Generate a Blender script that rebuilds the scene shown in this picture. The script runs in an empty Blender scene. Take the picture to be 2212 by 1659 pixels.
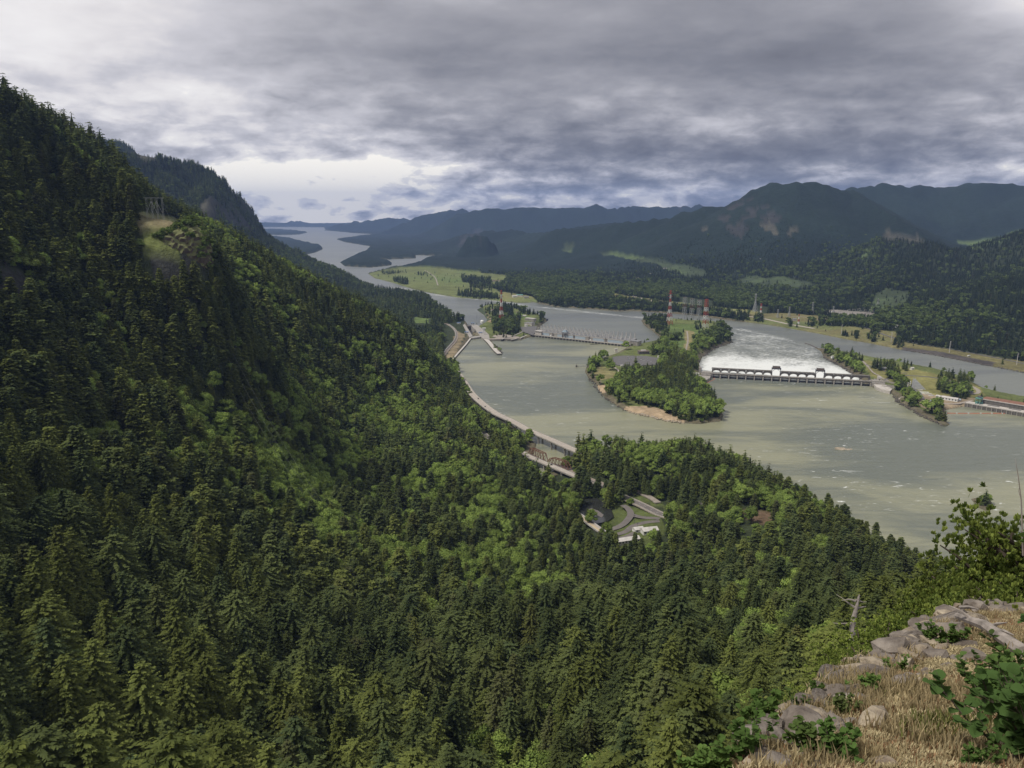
import bpy, math, random
import numpy as np
from mathutils import Vector, Matrix
random.seed(7); rng = np.random.default_rng(7)
sc = bpy.context.scene
COL = sc.collection
R = math.radians

# ------------------------------------------------------------------ camera
EYE = 400.0                       # metres above the forebay water
FP, CX, CY = 1736.0, 1106.0, 829.5   # survey photo: focal length and centre in its pixels (2212 x 1659)
PITCH = math.atan((CY-462.0)/FP)
cam_d = bpy.data.cameras.new('camera'); cam = bpy.data.objects.new('camera', cam_d); COL.objects.link(cam)
cam.location = (0, 0, EYE); cam.rotation_euler = (R(90)-PITCH, 0, 0)
cam_d.sensor_width = 36; cam_d.lens = 36*FP/2212; cam_d.clip_start = 0.2; cam_d.clip_end = 90000
sc.camera = cam

# ------------------------------------------------------------------ light
SUN_EL, SUN_AZ = R(58), R(-112)     # high sun in the south, left of the view
sun_d = bpy.data.lights.new('sun', 'SUN'); sun = bpy.data.objects.new('sun', sun_d); COL.objects.link(sun)
sun_d.energy = 3.3; sun_d.angle = R(12); sun_d.color = (1.0, 0.94, 0.84)
sd = Vector((math.sin(SUN_AZ)*math.cos(SUN_EL), math.cos(SUN_AZ)*math.cos(SUN_EL), math.sin(SUN_EL)))
sun.rotation_euler = sd.to_track_quat('Z', 'Y').to_euler(); sun.location = (0, 0, 3000)
sc.view_settings.view_transform = 'Standard'; sc.view_settings.look = 'None'
sc.view_settings.exposure = 0.12; sc.view_settings.gamma = 1.0; sc.view_settings.use_curve_mapping = False
sc.cycles.max_bounces = 6; sc.cycles.diffuse_bounces = 2; sc.cycles.glossy_bounces = 2
sc.cycles.transmission_bounces = 4; sc.cycles.transparent_max_bounces = 8; sc.cycles.volume_bounces = 0
sc.cycles.use_denoising = True
try: sc.cycles.denoiser = 'OPENIMAGEDENOISE'
except Exception: pass

class NT:
    """small helper round a node tree"""
    def __init__(s, tree): s.t = tree; s.n = tree.nodes; s.l = tree.links
    def add(s, kind, **kw):
        n = s.n.new(kind)
        for k, v in kw.items():
            if k.startswith('i_'): n.inputs[k[2:]].default_value = v
            else: setattr(n, k, v)
        return n
    def link(s, a, b): s.l.new(a, b)
    def math(s, op, a, b=None, c=None, clamp=False):
        n = s.n.new('ShaderNodeMath'); n.operation = op; n.use_clamp = clamp
        for i, v in enumerate((a, b, c)):
            if v is None: continue
            if isinstance(v, (int, float)): n.inputs[i].default_value = v
            else: s.l.new(v, n.inputs[i])
        return n.outputs[0]
    def mix(s, f, a, b, mode='MIX'):
        n = s.n.new('ShaderNodeMix'); n.data_type = 'RGBA'; n.blend_type = mode
        for i, v in ((0, f), (6, a), (7, b)):
            if isinstance(v, (int, float)): n.inputs[i].default_value = v
            elif isinstance(v, tuple): n.inputs[i].default_value = (v+(1,))[:4]
            else: s.l.new(v, n.inputs[i])
        return n.outputs[2]
    def ramp(s, f, stops, interp='LINEAR'):
        n = s.n.new('ShaderNodeValToRGB'); n.color_ramp.interpolation = interp
        e = n.color_ramp.elements
        while len(e) < len(stops): e.new(0.5)
        for k, (p, c) in enumerate(stops):
            e[k].position = p
            e[k].color = (c, c, c, 1) if isinstance(c, (int, float)) else (c+(1,))[:4]
        s.l.new(f, n.inputs[0]); return n.outputs[0]
    def noise(s, vec, scale, detail=4, rough=0.5, dist=0.0, dim='3D'):
        n = s.n.new('ShaderNodeTexNoise'); n.noise_dimensions = dim
        n.inputs['Scale'].default_value = scale; n.inputs['Detail'].default_value = detail
        n.inputs['Roughness'].default_value = rough; n.inputs['Distortion'].default_value = dist
        if vec is not None: s.l.new(vec, n.inputs['Vector'])
        return n.outputs['Fac']

# ------------------------------------------------------------------ sky: overcast deck with brighter gaps
def make_world():
    w = bpy.data.worlds.new('World'); sc.world = w; w.use_nodes = True
    t = NT(w.node_tree); t.n.clear()
    out = t.add('ShaderNodeOutputWorld'); bg = t.add('ShaderNodeBackground')
    t.link(bg.outputs[0], out.inputs[0])
    sky = t.add('ShaderNodeTexSky'); sky.sky_type = 'NISHITA'; sky.sun_disc = False
    sky.sun_elevation = SUN_EL; sky.sun_rotation = SUN_AZ; sky.air_density = 1.0; sky.dust_density = 1.5
    blue = t.mix(1.0, sky.outputs[0], (0.10, 0.10, 0.10), 'MULTIPLY')
    tc = t.add('ShaderNodeTexCoord'); sep = t.add('ShaderNodeSeparateXYZ'); t.link(tc.outputs['Generated'], sep.inputs[0])
    x, y, z = sep.outputs
    zc = t.math('MAXIMUM', z, 0.0)
    den = t.math('ADD', zc, 0.11)
    cu = t.math('DIVIDE', x, den); cv = t.math('DIVIDE', y, den)
    cmb = t.add('ShaderNodeCombineXYZ'); t.link(cu, cmb.inputs[0]); t.link(cv, cmb.inputs[1])
    P = cmb.outputs[0]
    rot = t.add('ShaderNodeMapping'); rot.inputs['Rotation'].default_value = (0, 0, R(-32)); rot.inputs['Scale'].default_value = (0.6, 1.35, 1)
    t.link(P, rot.inputs[0]); Q = rot.outputs[0]
    n1 = t.noise(Q, 0.42, 4, 0.48, 0.15)
    n2 = t.noise(Q, 1.3, 5, 0.52, 0.15)
    dmap = t.add('ShaderNodeMapping'); dmap.inputs['Scale'].default_value = (1, 1, 2.7); t.link(tc.outputs['Generated'], dmap.inputs[0])
    n3 = t.noise(dmap.outputs[0], 9.0, 6, 0.55, 0.1)        # billows seen near the horizon
    n4 = t.noise(dmap.outputs[0], 3.0, 4, 0.48, 0.1)
    az = t.math('ARCTAN2', x, y); el = t.math('ARCSINE', z)
    def blob(px, py, rx, ry, wob=0.0, tilt=0.0):
        ca, ce = math.atan((px-CX)/FP), math.atan((462-py)/FP)
        a = t.math('SUBTRACT', az, ca); e = t.math('SUBTRACT', el, ce)
        if tilt: e = t.math('MULTIPLY_ADD', a, tilt, e)
        if wob: e = t.math('ADD', e, t.math('MULTIPLY_ADD', n4, wob, -wob/2))
        a = t.math('DIVIDE', a, rx/FP); e = t.math('DIVIDE', e, ry/FP)
        q = t.math('ADD', t.math('MULTIPLY', a, a), t.math('MULTIPLY', e, e))
        return t.math('EXPONENT', t.math('MULTIPLY', q, -1.0))
    # brightness of the deck: 0 dark base .. 1 thin and bright
    b = t.math('MULTIPLY_ADD', n1, 1.05, 0.09)
    b = t.math('ADD', b, t.math('MULTIPLY_ADD', n2, 0.20, -0.10))
    b = t.math('ADD', b, t.math('ADD', t.math('MULTIPLY_ADD', n3, 0.16, -0.08), t.math('MULTIPLY_ADD', n4, 0.34, -0.17)))
    for (px, py, rx, ry, k, tilt) in ((20, 120, 560, 270, 0.32, 0.25), (900, -60, 900, 110, 0.16, 0),
                                (2230, 110, 190, 210, 0.22, 0), (1560, 300, 130, 45, 0.20, 0), (420, 300, 330, 60, -0.20, 0.06),
                                (1000, 240, 420, 90, -0.10, 0.18), (1350, 345, 640, 80, -0.30, 0.03), (1950, 290, 360, 80, -0.22, 0), (1300, 120, 700, 60, -0.12, 0.1),
                                (690, 398, 380, 84, 0.47, 0.10), (1330, 425, 330, 20, 0.50, 0.02), (600, 345, 90, 26, 0.25, 0), (380, 325, 260, 24, -0.22, 0), (1300, 392, 300, 16, -0.10, 0.02), (1950, 384, 400, 18, 0.26, 0)):
        b = t.math('ADD', b, t.math('MULTIPLY', blob(px, py, rx, ry, 0.07, tilt), k))
    low = t.math('EXPONENT', t.math('MULTIPLY', t.math('MAXIMUM', el, 0.0), -15.0))     # small cumulus crowd together towards the horizon
    n5 = t.noise(dmap.outputs[0], 22.0, 6, 0.58, 0.25)
    b = t.math('ADD', b, t.math('MULTIPLY', low, t.math('ADD', t.math('MULTIPLY_ADD', n3, 1.4, -0.70), t.math('MULTIPLY_ADD', n5, 3.0, -1.5))))
    col = t.ramp(b, [(0.10, (0.128, 0.128, 0.146)), (0.33, (0.210, 0.211, 0.234)), (0.52, (0.35, 0.345, 0.37)),
                     (0.72, (0.60, 0.585, 0.61)), (0.92, (0.98, 0.93, 0.89)), (1.0, (1.42, 1.32, 1.16))])
    thin = t.ramp(b, [(0.80, 0.0), (1.0, 0.25)])
    col = t.mix(thin, col, blue)
    # below the horizon the sky simply goes on as the pale haze at its foot
    t.link(col, bg.inputs[0]); bg.inputs[1].default_value = 1.0
    w.cycles.sampling_method = 'MANUAL'; w.cycles.sample_map_resolution = 512
make_world()

# ------------------------------------------------------------------ surveying: photo ray -> place on the ground
cp, sp = math.cos(PITCH), math.sin(PITCH)
def ray(px, py):
    u, v = (px-CX)/FP, (py-CY)/FP
    return np.array((u, cp - v*sp, -sp - v*cp))     # forward y, up z
def at(px, py, z=0.0):
    d = ray(px, py); k = (z-EYE)/d[2]
    return Vector((d[0]*k, d[1]*k, z))
def atD(px, py, D, dz=0.0):
    d = ray(px, py); k = D/math.hypot(d[0], d[1])
    return Vector((d[0]*k, d[1]*k, EYE + d[2]*k + dz))
def survey(x, y, z):
    """inverse of ray(): used only to say which plot of land a point lies in"""
    zz = z-EYE
    f = y*cp - zz*sp; up = y*sp + zz*cp
    return CX + FP*x/f, CY - FP*up/f

# ------------------------------------------------------------------ numpy noise
def _hash(ix, iy, s):
    h = (ix.astype(np.int64)*374761393 + iy.astype(np.int64)*668265263 + s*974634777) & 0xffffffff
    h = ((h ^ (h >> 13))*1274126177) & 0xffffffff
    return ((h ^ (h >> 16)) & 0xffff)/65535.0
def vnoise(x, y, s=0):
    ix, iy = np.floor(x), np.floor(y); fx, fy = x-ix, y-iy
    fx = fx*fx*(3-2*fx); fy = fy*fy*(3-2*fy)
    a = _hash(ix, iy, s); b = _hash(ix+1, iy, s); c = _hash(ix, iy+1, s); d = _hash(ix+1, iy+1, s)
    return (a*(1-fx)+b*fx)*(1-fy) + (c*(1-fx)+d*fx)*fy
def fbm(x, y, scale, octv=4, s=0, gain=0.5):
    v = 0; a = 1; tot = 0
    for o in range(octv):
        v = v + a*(vnoise(x/scale*2**o + 17.3*o, y/scale*2**o - 9.1*o, s+o)*2-1); tot += a; a *= gain
    return v/tot
def in_poly(x, y, P):
    x = np.asarray(x); y = np.asarray(y); r = np.zeros(x.shape, bool)
    n = len(P); j = n-1
    for i in range(n):
        xi, yi = P[i][0], P[i][1]; xj, yj = P[j][0], P[j][1]
        if yi != yj:
            c = ((yi > y) != (yj > y)) & (x < (xj-xi)*(y-yi)/(yj-yi)+xi)
            r ^= c
        j = i
    return r
def seg_dist(x, y, a, b):
    dx, dy = b[0]-a[0], b[1]-a[1]; L = dx*dx+dy*dy+1e-9
    t = np.clip(((x-a[0])*dx+(y-a[1])*dy)/L, 0, 1)
    return np.hypot(x-a[0]-t*dx, y-a[1]-t*dy), t
def sstep(a, b, x):
    t = np.clip((x-a)/(b-a), 0, 1); return t*t*(3-2*t)

# ------------------------------------------------------------------ mesh helpers
class MB:
    def __init__(s): s.v = []; s.f = []; s.m = []
    def poly(s, pts, m=0):
        k = len(s.v); s.v += [tuple(p) for p in pts]; s.f.append(tuple(range(k, k+len(pts)))); s.m.append(m)
    def hexa(s, p, m=0):      # 8 points: bottom ring 0-3, top ring 4-7
        k = len(s.v); s.v += [tuple(q) for q in p]
        for f in ((3,2,1,0),(4,5,6,7),(0,1,5,4),(1,2,6,5),(2,3,7,6),(3,0,4,7)):
            s.f.append(tuple(k+i for i in f)); s.m.append(m)
    def box(s, c, sz, rz=0.0, m=0, taper=1.0):
        cx, cy, cz = c; hx, hy, hz = sz[0]/2, sz[1]/2, sz[2]/2
        co, si = math.cos(rz), math.sin(rz); P = []
        for dz, k in ((-hz, 1), (hz, taper)):
            for dx, dy in ((-hx,-hy),(hx,-hy),(hx,hy),(-hx,hy)):
                dx *= k; dy *= k; P.append((cx+dx*co-dy*si, cy+dx*si+dy*co, cz+dz))
        s.hexa(P, m)
    def beam(s, a, b, w, h=None, m=0):
        a, b = Vector(a), Vector(b); h = h or w; d = (b-a)
        if d.length < 1e-6: return
        d.normalize(); up = Vector((0,0,1)) if abs(d.z) < 0.95 else Vector((1,0,0))
        sx = d.cross(up).normalized()*w/2; sy = sx.cross(d).normalized()*h/2
        s.hexa([a-sx-sy, a+sx-sy, a+sx+sy, a-sx+sy, b-sx-sy, b+sx-sy, b+sx+sy, b-sx+sy], m)
    def tube(s, pts, rad, n=6, m=0, cap=True):
        k0 = len(s.v); N = len(pts)
        for i, p in enumerate(pts):
            p = Vector(p); d = (Vector(pts[min(i+1, N-1)])-Vector(pts[max(i-1, 0)])).normalized()
            up = Vector((0,0,1)) if abs(d.z) < 0.9 else Vector((1,0,0))
            a = d.cross(up).normalized(); b = a.cross(d)
            r = rad[i] if isinstance(rad, (list, tuple)) else rad
            for j in range(n):
                an = 2*math.pi*j/n; q = p + a*(r*math.cos(an)) + b*(r*math.sin(an)); s.v.append(tuple(q))
        for i in range(N-1):
            for j in range(n):
                j2 = (j+1) % n
                s.f.append((k0+i*n+j, k0+i*n+j2, k0+(i+1)*n+j2, k0+(i+1)*n+j)); s.m.append(m)
        if cap:
            s.f.append(tuple(k0+j for j in range(n))[::-1]); s.m.append(m)
            s.f.append(tuple(k0+(N-1)*n+j for j in range(n))); s.m.append(m)
    def mesh(s, name, mats):
        me = bpy.data.meshes.new(name); me.from_pydata(s.v, [], s.f)
        if not isinstance(mats, (list, tuple)): mats = [mats]
        for q in mats: me.materials.append(q)
        if len(mats) > 1: me.polygons.foreach_set('material_index', s.m)
        return me
    def build(s, name, mats, parent=None, loc=None):
        o = bpy.data.objects.new(name, s.mesh(name, mats)); COL.objects.link(o)
        if parent: o.parent = parent
        if loc is not None: o.location = loc
        return o
def np_mesh(name, V, Fq, mats, smooth=False, attrs=None):
    """V (n,3), Fq (m,k) with constant k"""
    V = np.asarray(V, np.float32); Fq = np.asarray(Fq, np.int32); k = Fq.shape[1]
    me = bpy.data.meshes.new(name); me.vertices.add(len(V)); me.vertices.foreach_set('co', V.ravel())
    me.loops.add(Fq.size); me.loops.foreach_set('vertex_index', Fq.ravel())
    me.polygons.add(len(Fq)); me.polygons.foreach_set('loop_start', np.arange(0, Fq.size, k, dtype=np.int32))
    me.polygons.foreach_set('loop_total', np.full(len(Fq), k, np.int32))
    if smooth: me.polygons.foreach_set('use_smooth', np.ones(len(Fq), bool))
    me.update(calc_edges=True)
    for q in (mats if isinstance(mats, (list, tuple)) else [mats]): me.materials.append(q)
    for nm, arr in (attrs or {}).items():
        arr = np.asarray(arr, np.float32)
        if arr.ndim == 1:
            a = me.attributes.new(nm, 'FLOAT', 'POINT'); a.data.foreach_set('value', arr)
        else:
            a = me.attributes.new(nm, 'FLOAT_COLOR', 'POINT')
            a.data.foreach_set('color', np.concatenate([arr, np.ones((len(arr), 1), np.float32)], 1).ravel())
    return me
def link(name, me, parent=None, loc=None, **props):
    o = bpy.data.objects.new(name, me); COL.objects.link(o)
    if parent: o.parent = parent
    if loc is not None: o.location = loc
    for k, v in props.items(): o[k] = v
    return o
def tag(o, label=None, cat=None, group=None, kind=None):
    if label: o['label'] = label
    if cat: o['category'] = cat
    if group: o['group'] = group
    if kind: o['kind'] = kind
    return o
def empty(name, loc=(0,0,0), rz=0.0, label=None, cat=None, group=None):
    o = bpy.data.objects.new(name, None); COL.objects.link(o); o.location = loc; o.rotation_euler = (0,0,rz)
    o.empty_display_size = 1
    return tag(o, label, cat, group)
def copy_tree(o, loc=None, rz=None, label=None):
    r = o.copy(); COL.objects.link(r)
    if loc is not None: r.location = loc
    if rz is not None: r.rotation_euler = (0, 0, rz)
    if label: r['label'] = label
    for ch in list(o.children):
        c = ch.copy(); COL.objects.link(c); c.parent = r
        for g in list(ch.children):
            d = g.copy(); COL.objects.link(d); d.parent = c
    return r

# ------------------------------------------------------------------ materials
def mat(name, col, rough=0.8, var=0.25, scale=1.0, bump=0.0, metal=0.0, spec=0.3, streak=False, col2=None):
    m = bpy.data.materials.new(name); m.use_nodes = True; t = NT(m.node_tree)
    bs = t.n['Principled BSDF']; bs.inputs['Roughness'].default_value = rough; bs.inputs['Metallic'].default_value = metal
    bs.inputs['Specular IOR Level'].default_value = spec
    tc = t.add('ShaderNodeTexCoord'); v = tc.outputs['Object']
    if streak:
        mp = t.add('ShaderNodeMapping'); mp.inputs['Scale'].default_value = (1, 1, 0.15); t.link(v, mp.inputs[0]); v = mp.outputs[0]
    n = t.noise(v, scale, 5, 0.6)
    c2 = col2 or tuple(c*(1-var) for c in col); c1 = tuple(min(1, c*(1+var*0.5)) for c in col)
    f = t.ramp(n, [(0.3, 0.0), (0.7, 1.0)])
    t.link(t.mix(f, c2, c1), bs.inputs['Base Color'])
    if bump:
        b = t.add('ShaderNodeBump'); b.inputs['Strength'].default_value = bump; b.inputs['Distance'].default_value = 0.1
        t.link(n, b.inputs['Height']); t.link(b.outputs[0], bs.inputs['Normal'])
    return m
def foliage_mat(name, dark, light, tipc, bump_hue=0.0, transl=0.18):
    m = bpy.data.materials.new(name); m.use_nodes = True; t = NT(m.node_tree); t.n.clear()
    out = t.add('ShaderNodeOutputMaterial')
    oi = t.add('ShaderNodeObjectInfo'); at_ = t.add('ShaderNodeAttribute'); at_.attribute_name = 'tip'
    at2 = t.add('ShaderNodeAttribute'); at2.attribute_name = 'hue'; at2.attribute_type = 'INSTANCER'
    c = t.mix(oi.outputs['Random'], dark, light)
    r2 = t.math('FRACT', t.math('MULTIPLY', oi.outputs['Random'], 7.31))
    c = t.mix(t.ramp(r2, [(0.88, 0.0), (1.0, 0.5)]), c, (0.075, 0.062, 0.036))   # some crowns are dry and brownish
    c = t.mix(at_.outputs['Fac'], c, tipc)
    br = t.add('ShaderNodeMapRange'); t.link(t.math('FRACT', t.math('MULTIPLY', oi.outputs['Random'], 23.7)), br.inputs[0])
    br.inputs[3].default_value = 0.72; br.inputs[4].default_value = 1.3
    vm = t.add('ShaderNodeVectorMath'); vm.operation = 'SCALE'; t.link(c, vm.inputs[0]); t.link(br.outputs[0], vm.inputs['Scale'])
    c = vm.outputs[0]
    df = t.add('ShaderNodeBsdfDiffuse'); tr = t.add('ShaderNodeBsdfTranslucent'); t.link(c, df.inputs[0]); t.link(c, tr.inputs[0])
    mx = t.add('ShaderNodeMixShader'); mx.inputs[0].default_value = transl
    t.link(df.outputs[0], mx.inputs[1]); t.link(tr.outputs[0], mx.inputs[2]); t.link(mx.outputs[0], out.inputs[0])
    return m
M = dict(
    concrete=mat('concrete', (0.32, 0.30, 0.27), 0.85, 0.35, 0.25, streak=True),
    pale_concrete=mat('pale_concrete', (0.47, 0.44, 0.40), 0.85, 0.25, 0.2),
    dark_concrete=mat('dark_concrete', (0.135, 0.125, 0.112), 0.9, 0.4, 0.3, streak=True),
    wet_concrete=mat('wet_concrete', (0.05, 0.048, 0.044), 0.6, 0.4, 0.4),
    asphalt=mat('asphalt', (0.13, 0.125, 0.122), 0.9, 0.3, 0.15),
    ground_road=mat('ground_road', (0.145, 0.13, 0.12), 0.9, 0.2, 0.12),
    road_grey=mat('road_grey', (0.37, 0.33, 0.285), 0.9, 0.2, 0.12),
    gravel=mat('gravel', (0.30, 0.265, 0.225), 0.95, 0.3, 0.2),
    white=mat('white_paint', (0.66, 0.66, 0.63), 0.6, 0.12, 0.3),
    red=mat('red_paint', (0.36, 0.085, 0.055), 0.6, 0.25, 0.2),
    orange=mat('orange_paint', (0.62, 0.17, 0.09), 0.6, 0.15, 0.4),
    blue=mat('blue_paint', (0.12, 0.20, 0.40), 0.6, 0.2, 0.3),
    lblue=mat('pale_blue_glass', (0.36, 0.44, 0.50), 0.35, 0.25, 0.3, spec=0.5),
    steel=mat('galvanised_steel', (0.34, 0.35, 0.34), 0.5, 0.2, 0.3, metal=0.0),
    dsteel=mat('dark_steel', (0.10, 0.10, 0.11), 0.5, 0.2, 0.3),
    rust=mat('rusty_steel', (0.17, 0.085, 0.055), 0.85, 0.4, 0.5),
    rustroof=mat('rust_brown_roof', (0.23, 0.115, 0.075), 0.8, 0.3, 0.12),
    brownroof=mat('brown_roof', (0.17, 0.13, 0.11), 0.85, 0.3, 0.2),
    greyroof=mat('grey_roof', (0.22, 0.22, 0.22), 0.85, 0.3, 0.2),
    tealroof=mat('teal_roof', (0.12, 0.27, 0.24), 0.7, 0.2, 0.2),
    whiteroof=mat('pale_roof', (0.50, 0.48, 0.45), 0.7, 0.2, 0.2),
    dark=mat('dark_opening', (0.02, 0.02, 0.022), 0.5, 0.2, 1),
    yellow=mat('yellow_line', (0.55, 0.38, 0.10), 0.7, 0.2, 0.4),
    bark=mat('bark', (0.085, 0.066, 0.052), 0.95, 0.45, 6.0),
    deadwood=mat('dead_wood', (0.30, 0.265, 0.235), 0.9, 0.5, 4.0),
    wire=mat('wire', (0.22, 0.23, 0.22), 0.5, 0.1, 1),
    carblack=mat('black_car_paint', (0.02, 0.02, 0.025), 0.3, 0.1, 1, spec=0.5),
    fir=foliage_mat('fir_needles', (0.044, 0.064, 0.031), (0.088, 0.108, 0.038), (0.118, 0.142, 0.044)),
    fir_lit=foliage_mat('sunlit_fir_needles', (0.075, 0.094, 0.030), (0.115, 0.135, 0.038), (0.165, 0.188, 0.048)),  # brighter copy: sunlight on some crowns put into the needle colour
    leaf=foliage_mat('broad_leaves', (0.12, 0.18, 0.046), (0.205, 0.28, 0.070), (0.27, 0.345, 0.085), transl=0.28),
    far_fir=foliage_mat('shaded_distant_fir_needles', (0.026, 0.037, 0.021), (0.044, 0.058, 0.028), (0.05, 0.065, 0.03)), far_leaf=foliage_mat('shaded_distant_broad_leaves', (0.070, 0.100, 0.036), (0.110, 0.145, 0.048), (0.12, 0.16, 0.05)),  # darkened copies: cloud shade on distant slopes put into the leaf colour
    bush=foliage_mat('bank_bush_leaves', (0.060, 0.090, 0.025), (0.10, 0.14, 0.038), (0.14, 0.18, 0.05), transl=0.25),
)
# ================================================================== LAND AND WATER
TAIL = -16.0                       # river level below the dams
def L(pts, z): return [(*at(px, py, z)[:2], z) for px, py in pts]
# --- north mainland (far bank); its shoreline from far to near, then closed far outside the view
north_shore = [(640,490.5),(700,491),(704,495.5),(702,498),(720,499),(760,503),(812,506),(775,511),(728,517),(745,523),(800,532),(789,543),(760,554),
    (735,567),(745,575),(800,578),(845,573),(846,567),(822,561),(898,558),(898,551),(958,553),(920,558),(900,570),(862,577),(830,583),
    (795,591),(810,601),(850,611),(890,624),(930,633),(990,643),(1060,648),(1082,651),(1130,655),(1152,653),(1200,663),(1280,668),
    (1340,673),(1364,671.5),(1420,675),(1463,678),(1520,684),(1562,690),(1600,695),(1631,698),(1685,706),(1759,719),(1833,734),(1880,742),
    (1951,756),(2033,770),(2136,790.6),(2212,805),(2330,835),(2600,900)]
north = L(north_shore, TAIL) + [(9000, 900, TAIL), (20000, 9000, TAIL), (24000, 40000, TAIL), (-15500, 40000, TAIL), (-15000, 25500, TAIL)]
b1 = L([(1152,727)], 0) + L([(1124,734),(1082,734.5),(1060,736),(1085,761),(1082,764),(1073,764),(1040,724),(1024,727)], 0) + \
     L([(1018,716),(1036,703),(1050,697),(1052,690),(1046,681),(1030,669),(1048,664),(1080,664),(1104,665),(1132,674),(1156,681),(1178,687),(1182,694),(1172,700),(1166,708)], TAIL)
b2 = L([(1394,746),(1423,741),(1425,729),(1412,717),(1393,704),(1385,692),(1401,684.6),(1438,692),(1480,699.5),(1557,702),(1569,709),(1579,724),(1581,740),
        (1547,751),(1517,771),(1510,786),(1514,799)], TAIL) + L([(1514,806),(1530,817),(1520,826),(1537,847),(1562,897),(1558,910),(1512,916),(1475,914),(1438,909),(1395,898),(1364,892),
        (1340,881),(1319,868),(1301,853),(1293,841),(1288,829),(1272,818),(1264,803),(1268,790),(1300,774),(1329,765),(1356,750)], 0)
ci = L([(1860,820),(1848,811),(1821,793),(1799,782),(1779,771),(1774,759),(1760,751),(1788,757),(1800,766),(1824,769),(1865,776),(1914,786.5),(1957,791.7),(1972,797),
        (2033,808),(2074,819),(2105,828.5),(2123,838),(2136,850),(2180,862),(2212,868),(2400,900)], TAIL) + L([(2400,925),(2212,896),(2082,878),(2062,882),(2040,886),(2041,907),(2051,917),(2043,922),(2019,911),
        (1992,899),(1966,883),(1943,870),(1935,857),(1919,847),(1902,841),(1881,836)], 0)
south_tail = [(1010,701),(984,697),(971,685),(947,670),(923,647),(870,640),(814,631),(785,620),(740,600),(650,590),(560,585),(400,585)]
south_fore = [(1018,727),(1000,751),(979,773),(986,795),(1003,835),(1040,882),(1085,908),(1120,930),(1158,960),(1150,985),(1135,1003),(1148,1020),(1168,1034),(1186,1026),
    (1228,990),(1252,972),(1300,965),(1400,975),(1500,975),(1600,1010),(1700,1065),(1800,1120),(1900,1185),(1980,1240),(2060,1275),(2150,1300),(2300,1330),(2700,1330)]
south = L(south_fore, 0) + [(3000, 700, 0), (4000, -2000, TAIL), (-16000, -2000, TAIL), (-16000, 5000, TAIL)] + L(south_tail[::-1], TAIL)
pen = L([(560,512),(600,513),(633,518),(666,527),(695,533),(697,538),(682,545),(656,551),(560,562),(100,562),(100,512)], TAIL)
far_left = L([(400,508),(584,507.5),(626,507.5),(646,506.5),(664,502.3),(640,499),(600,496),(100,493),(100,508)], TAIL)
islet = L([(2098,1078),(2118,1074),(2140,1082),(2146,1096),(2132,1104),(2112,1096)], 0)
LANDS = dict(north=north, b1=b1, b2=b2, ci=ci, south=south, pen=pen, far_left=far_left, islet=islet)
# --- the forebay (z=0) as one polygon: south shore, then the dams back to the start
i0 = [i for i, p in enumerate(b1)][0]
forebay = L(south_fore, 0) + [(3000, 700, 0), (3200, 1500, 0)] + [p for p in ci if p[2] == 0] + \
    [p for p in b2 if p[2] == 0] + [p for p in b1 if p[2] == 0]

# --- near hillsides: control places (photo column, row, distance, metres of canopy above the ground)
CTRL = [(0,200,1150,14),(120,285,1230,18),(240,328,1330,18),(280,395,1430,25),(340,455,1520,25),(450,525,1400,38),(548,560,1450,41),(606,594,1500,43),(665,625,1550,43),(724,642,1600,43),(802,659,1700,43),(860,676,1750,43),(900,704,1780,43),(930,738,1790,43),(958,768,1800,41),(982,800,1790,37),(992,850,1660,24),
    (330,470,1120,2),(380,480,1090,2),(440,530,1080,6),(300,455,1130,6),(400,620,1000,20),(330,640,990,25),
    (0,500,900,30),(0,700,740,30),(0,900,600,32),(0,1200,440,32),(0,1500,320,32),(0,1659,265,32),(-300,200,1000,30),(-300,700,650,30),(-300,1300,350,30),
    (200,500,1050,30),(200,700,900,30),(200,900,740,30),(200,1200,520,32),(200,1450,375,32),(200,1659,290,32),
    (400,750,990,30),(400,900,840,30),(400,1100,650,30),(400,1300,500,32),(400,1500,380,32),(400,1659,310,32),
    (600,770,1300,30),(600,900,1050,30),(600,1100,780,30),(600,1300,570,32),(600,1500,420,32),(600,1659,330,32),
    (800,830,1500,30),(800,950,1230,30),(800,1100,950,30),(800,1250,730,30),(800,1450,490,32),(800,1659,350,32),
    (950,850,1560,28),(950,920,1350,28),(950,1000,1150,28),(950,1120,960,24),
    (1000,1300,690,30),(1000,1450,500,34),(1000,1659,340,34),(1100,1395,560,4),(1060,1430,520,20),(1200,1300,690,32),(1200,1500,420,34),(1200,1659,310,34),
    (1400,1300,640,32),(1400,1480,400,36),(1400,1659,250,36),(1550,1240,720,34),(1600,1330,430,36),(1600,1500,200,36),(1700,1250,480,46),(1750,1350,240,46),(1800,1240,330,46),
    (1900,1215,330,40),(1980,1240,260,40),(1500,1210,840,30),
    (1250,985,1330,28),(1330,975,1320,30),(1400,945,1280,37),(1480,935,1230,39),(1560,965,1160,39),(1650,1010,1060,39),(1750,1065,960,39),(1850,1125,860,39),(1940,1180,780,39),(2030,1215,700,30),
    (1750,1200,650,40),(1850,1195,600,42),(1850,1218,430,44),(1940,1220,500,44),(1940,1210,620,42),(2030,1245,450,44),(2030,1240,560,40),(1650,1180,800,36),(2100,1262,400,44),
    (1620,1100,1000,8),(1670,1110,985,8),(1750,1150,900,26)]
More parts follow.
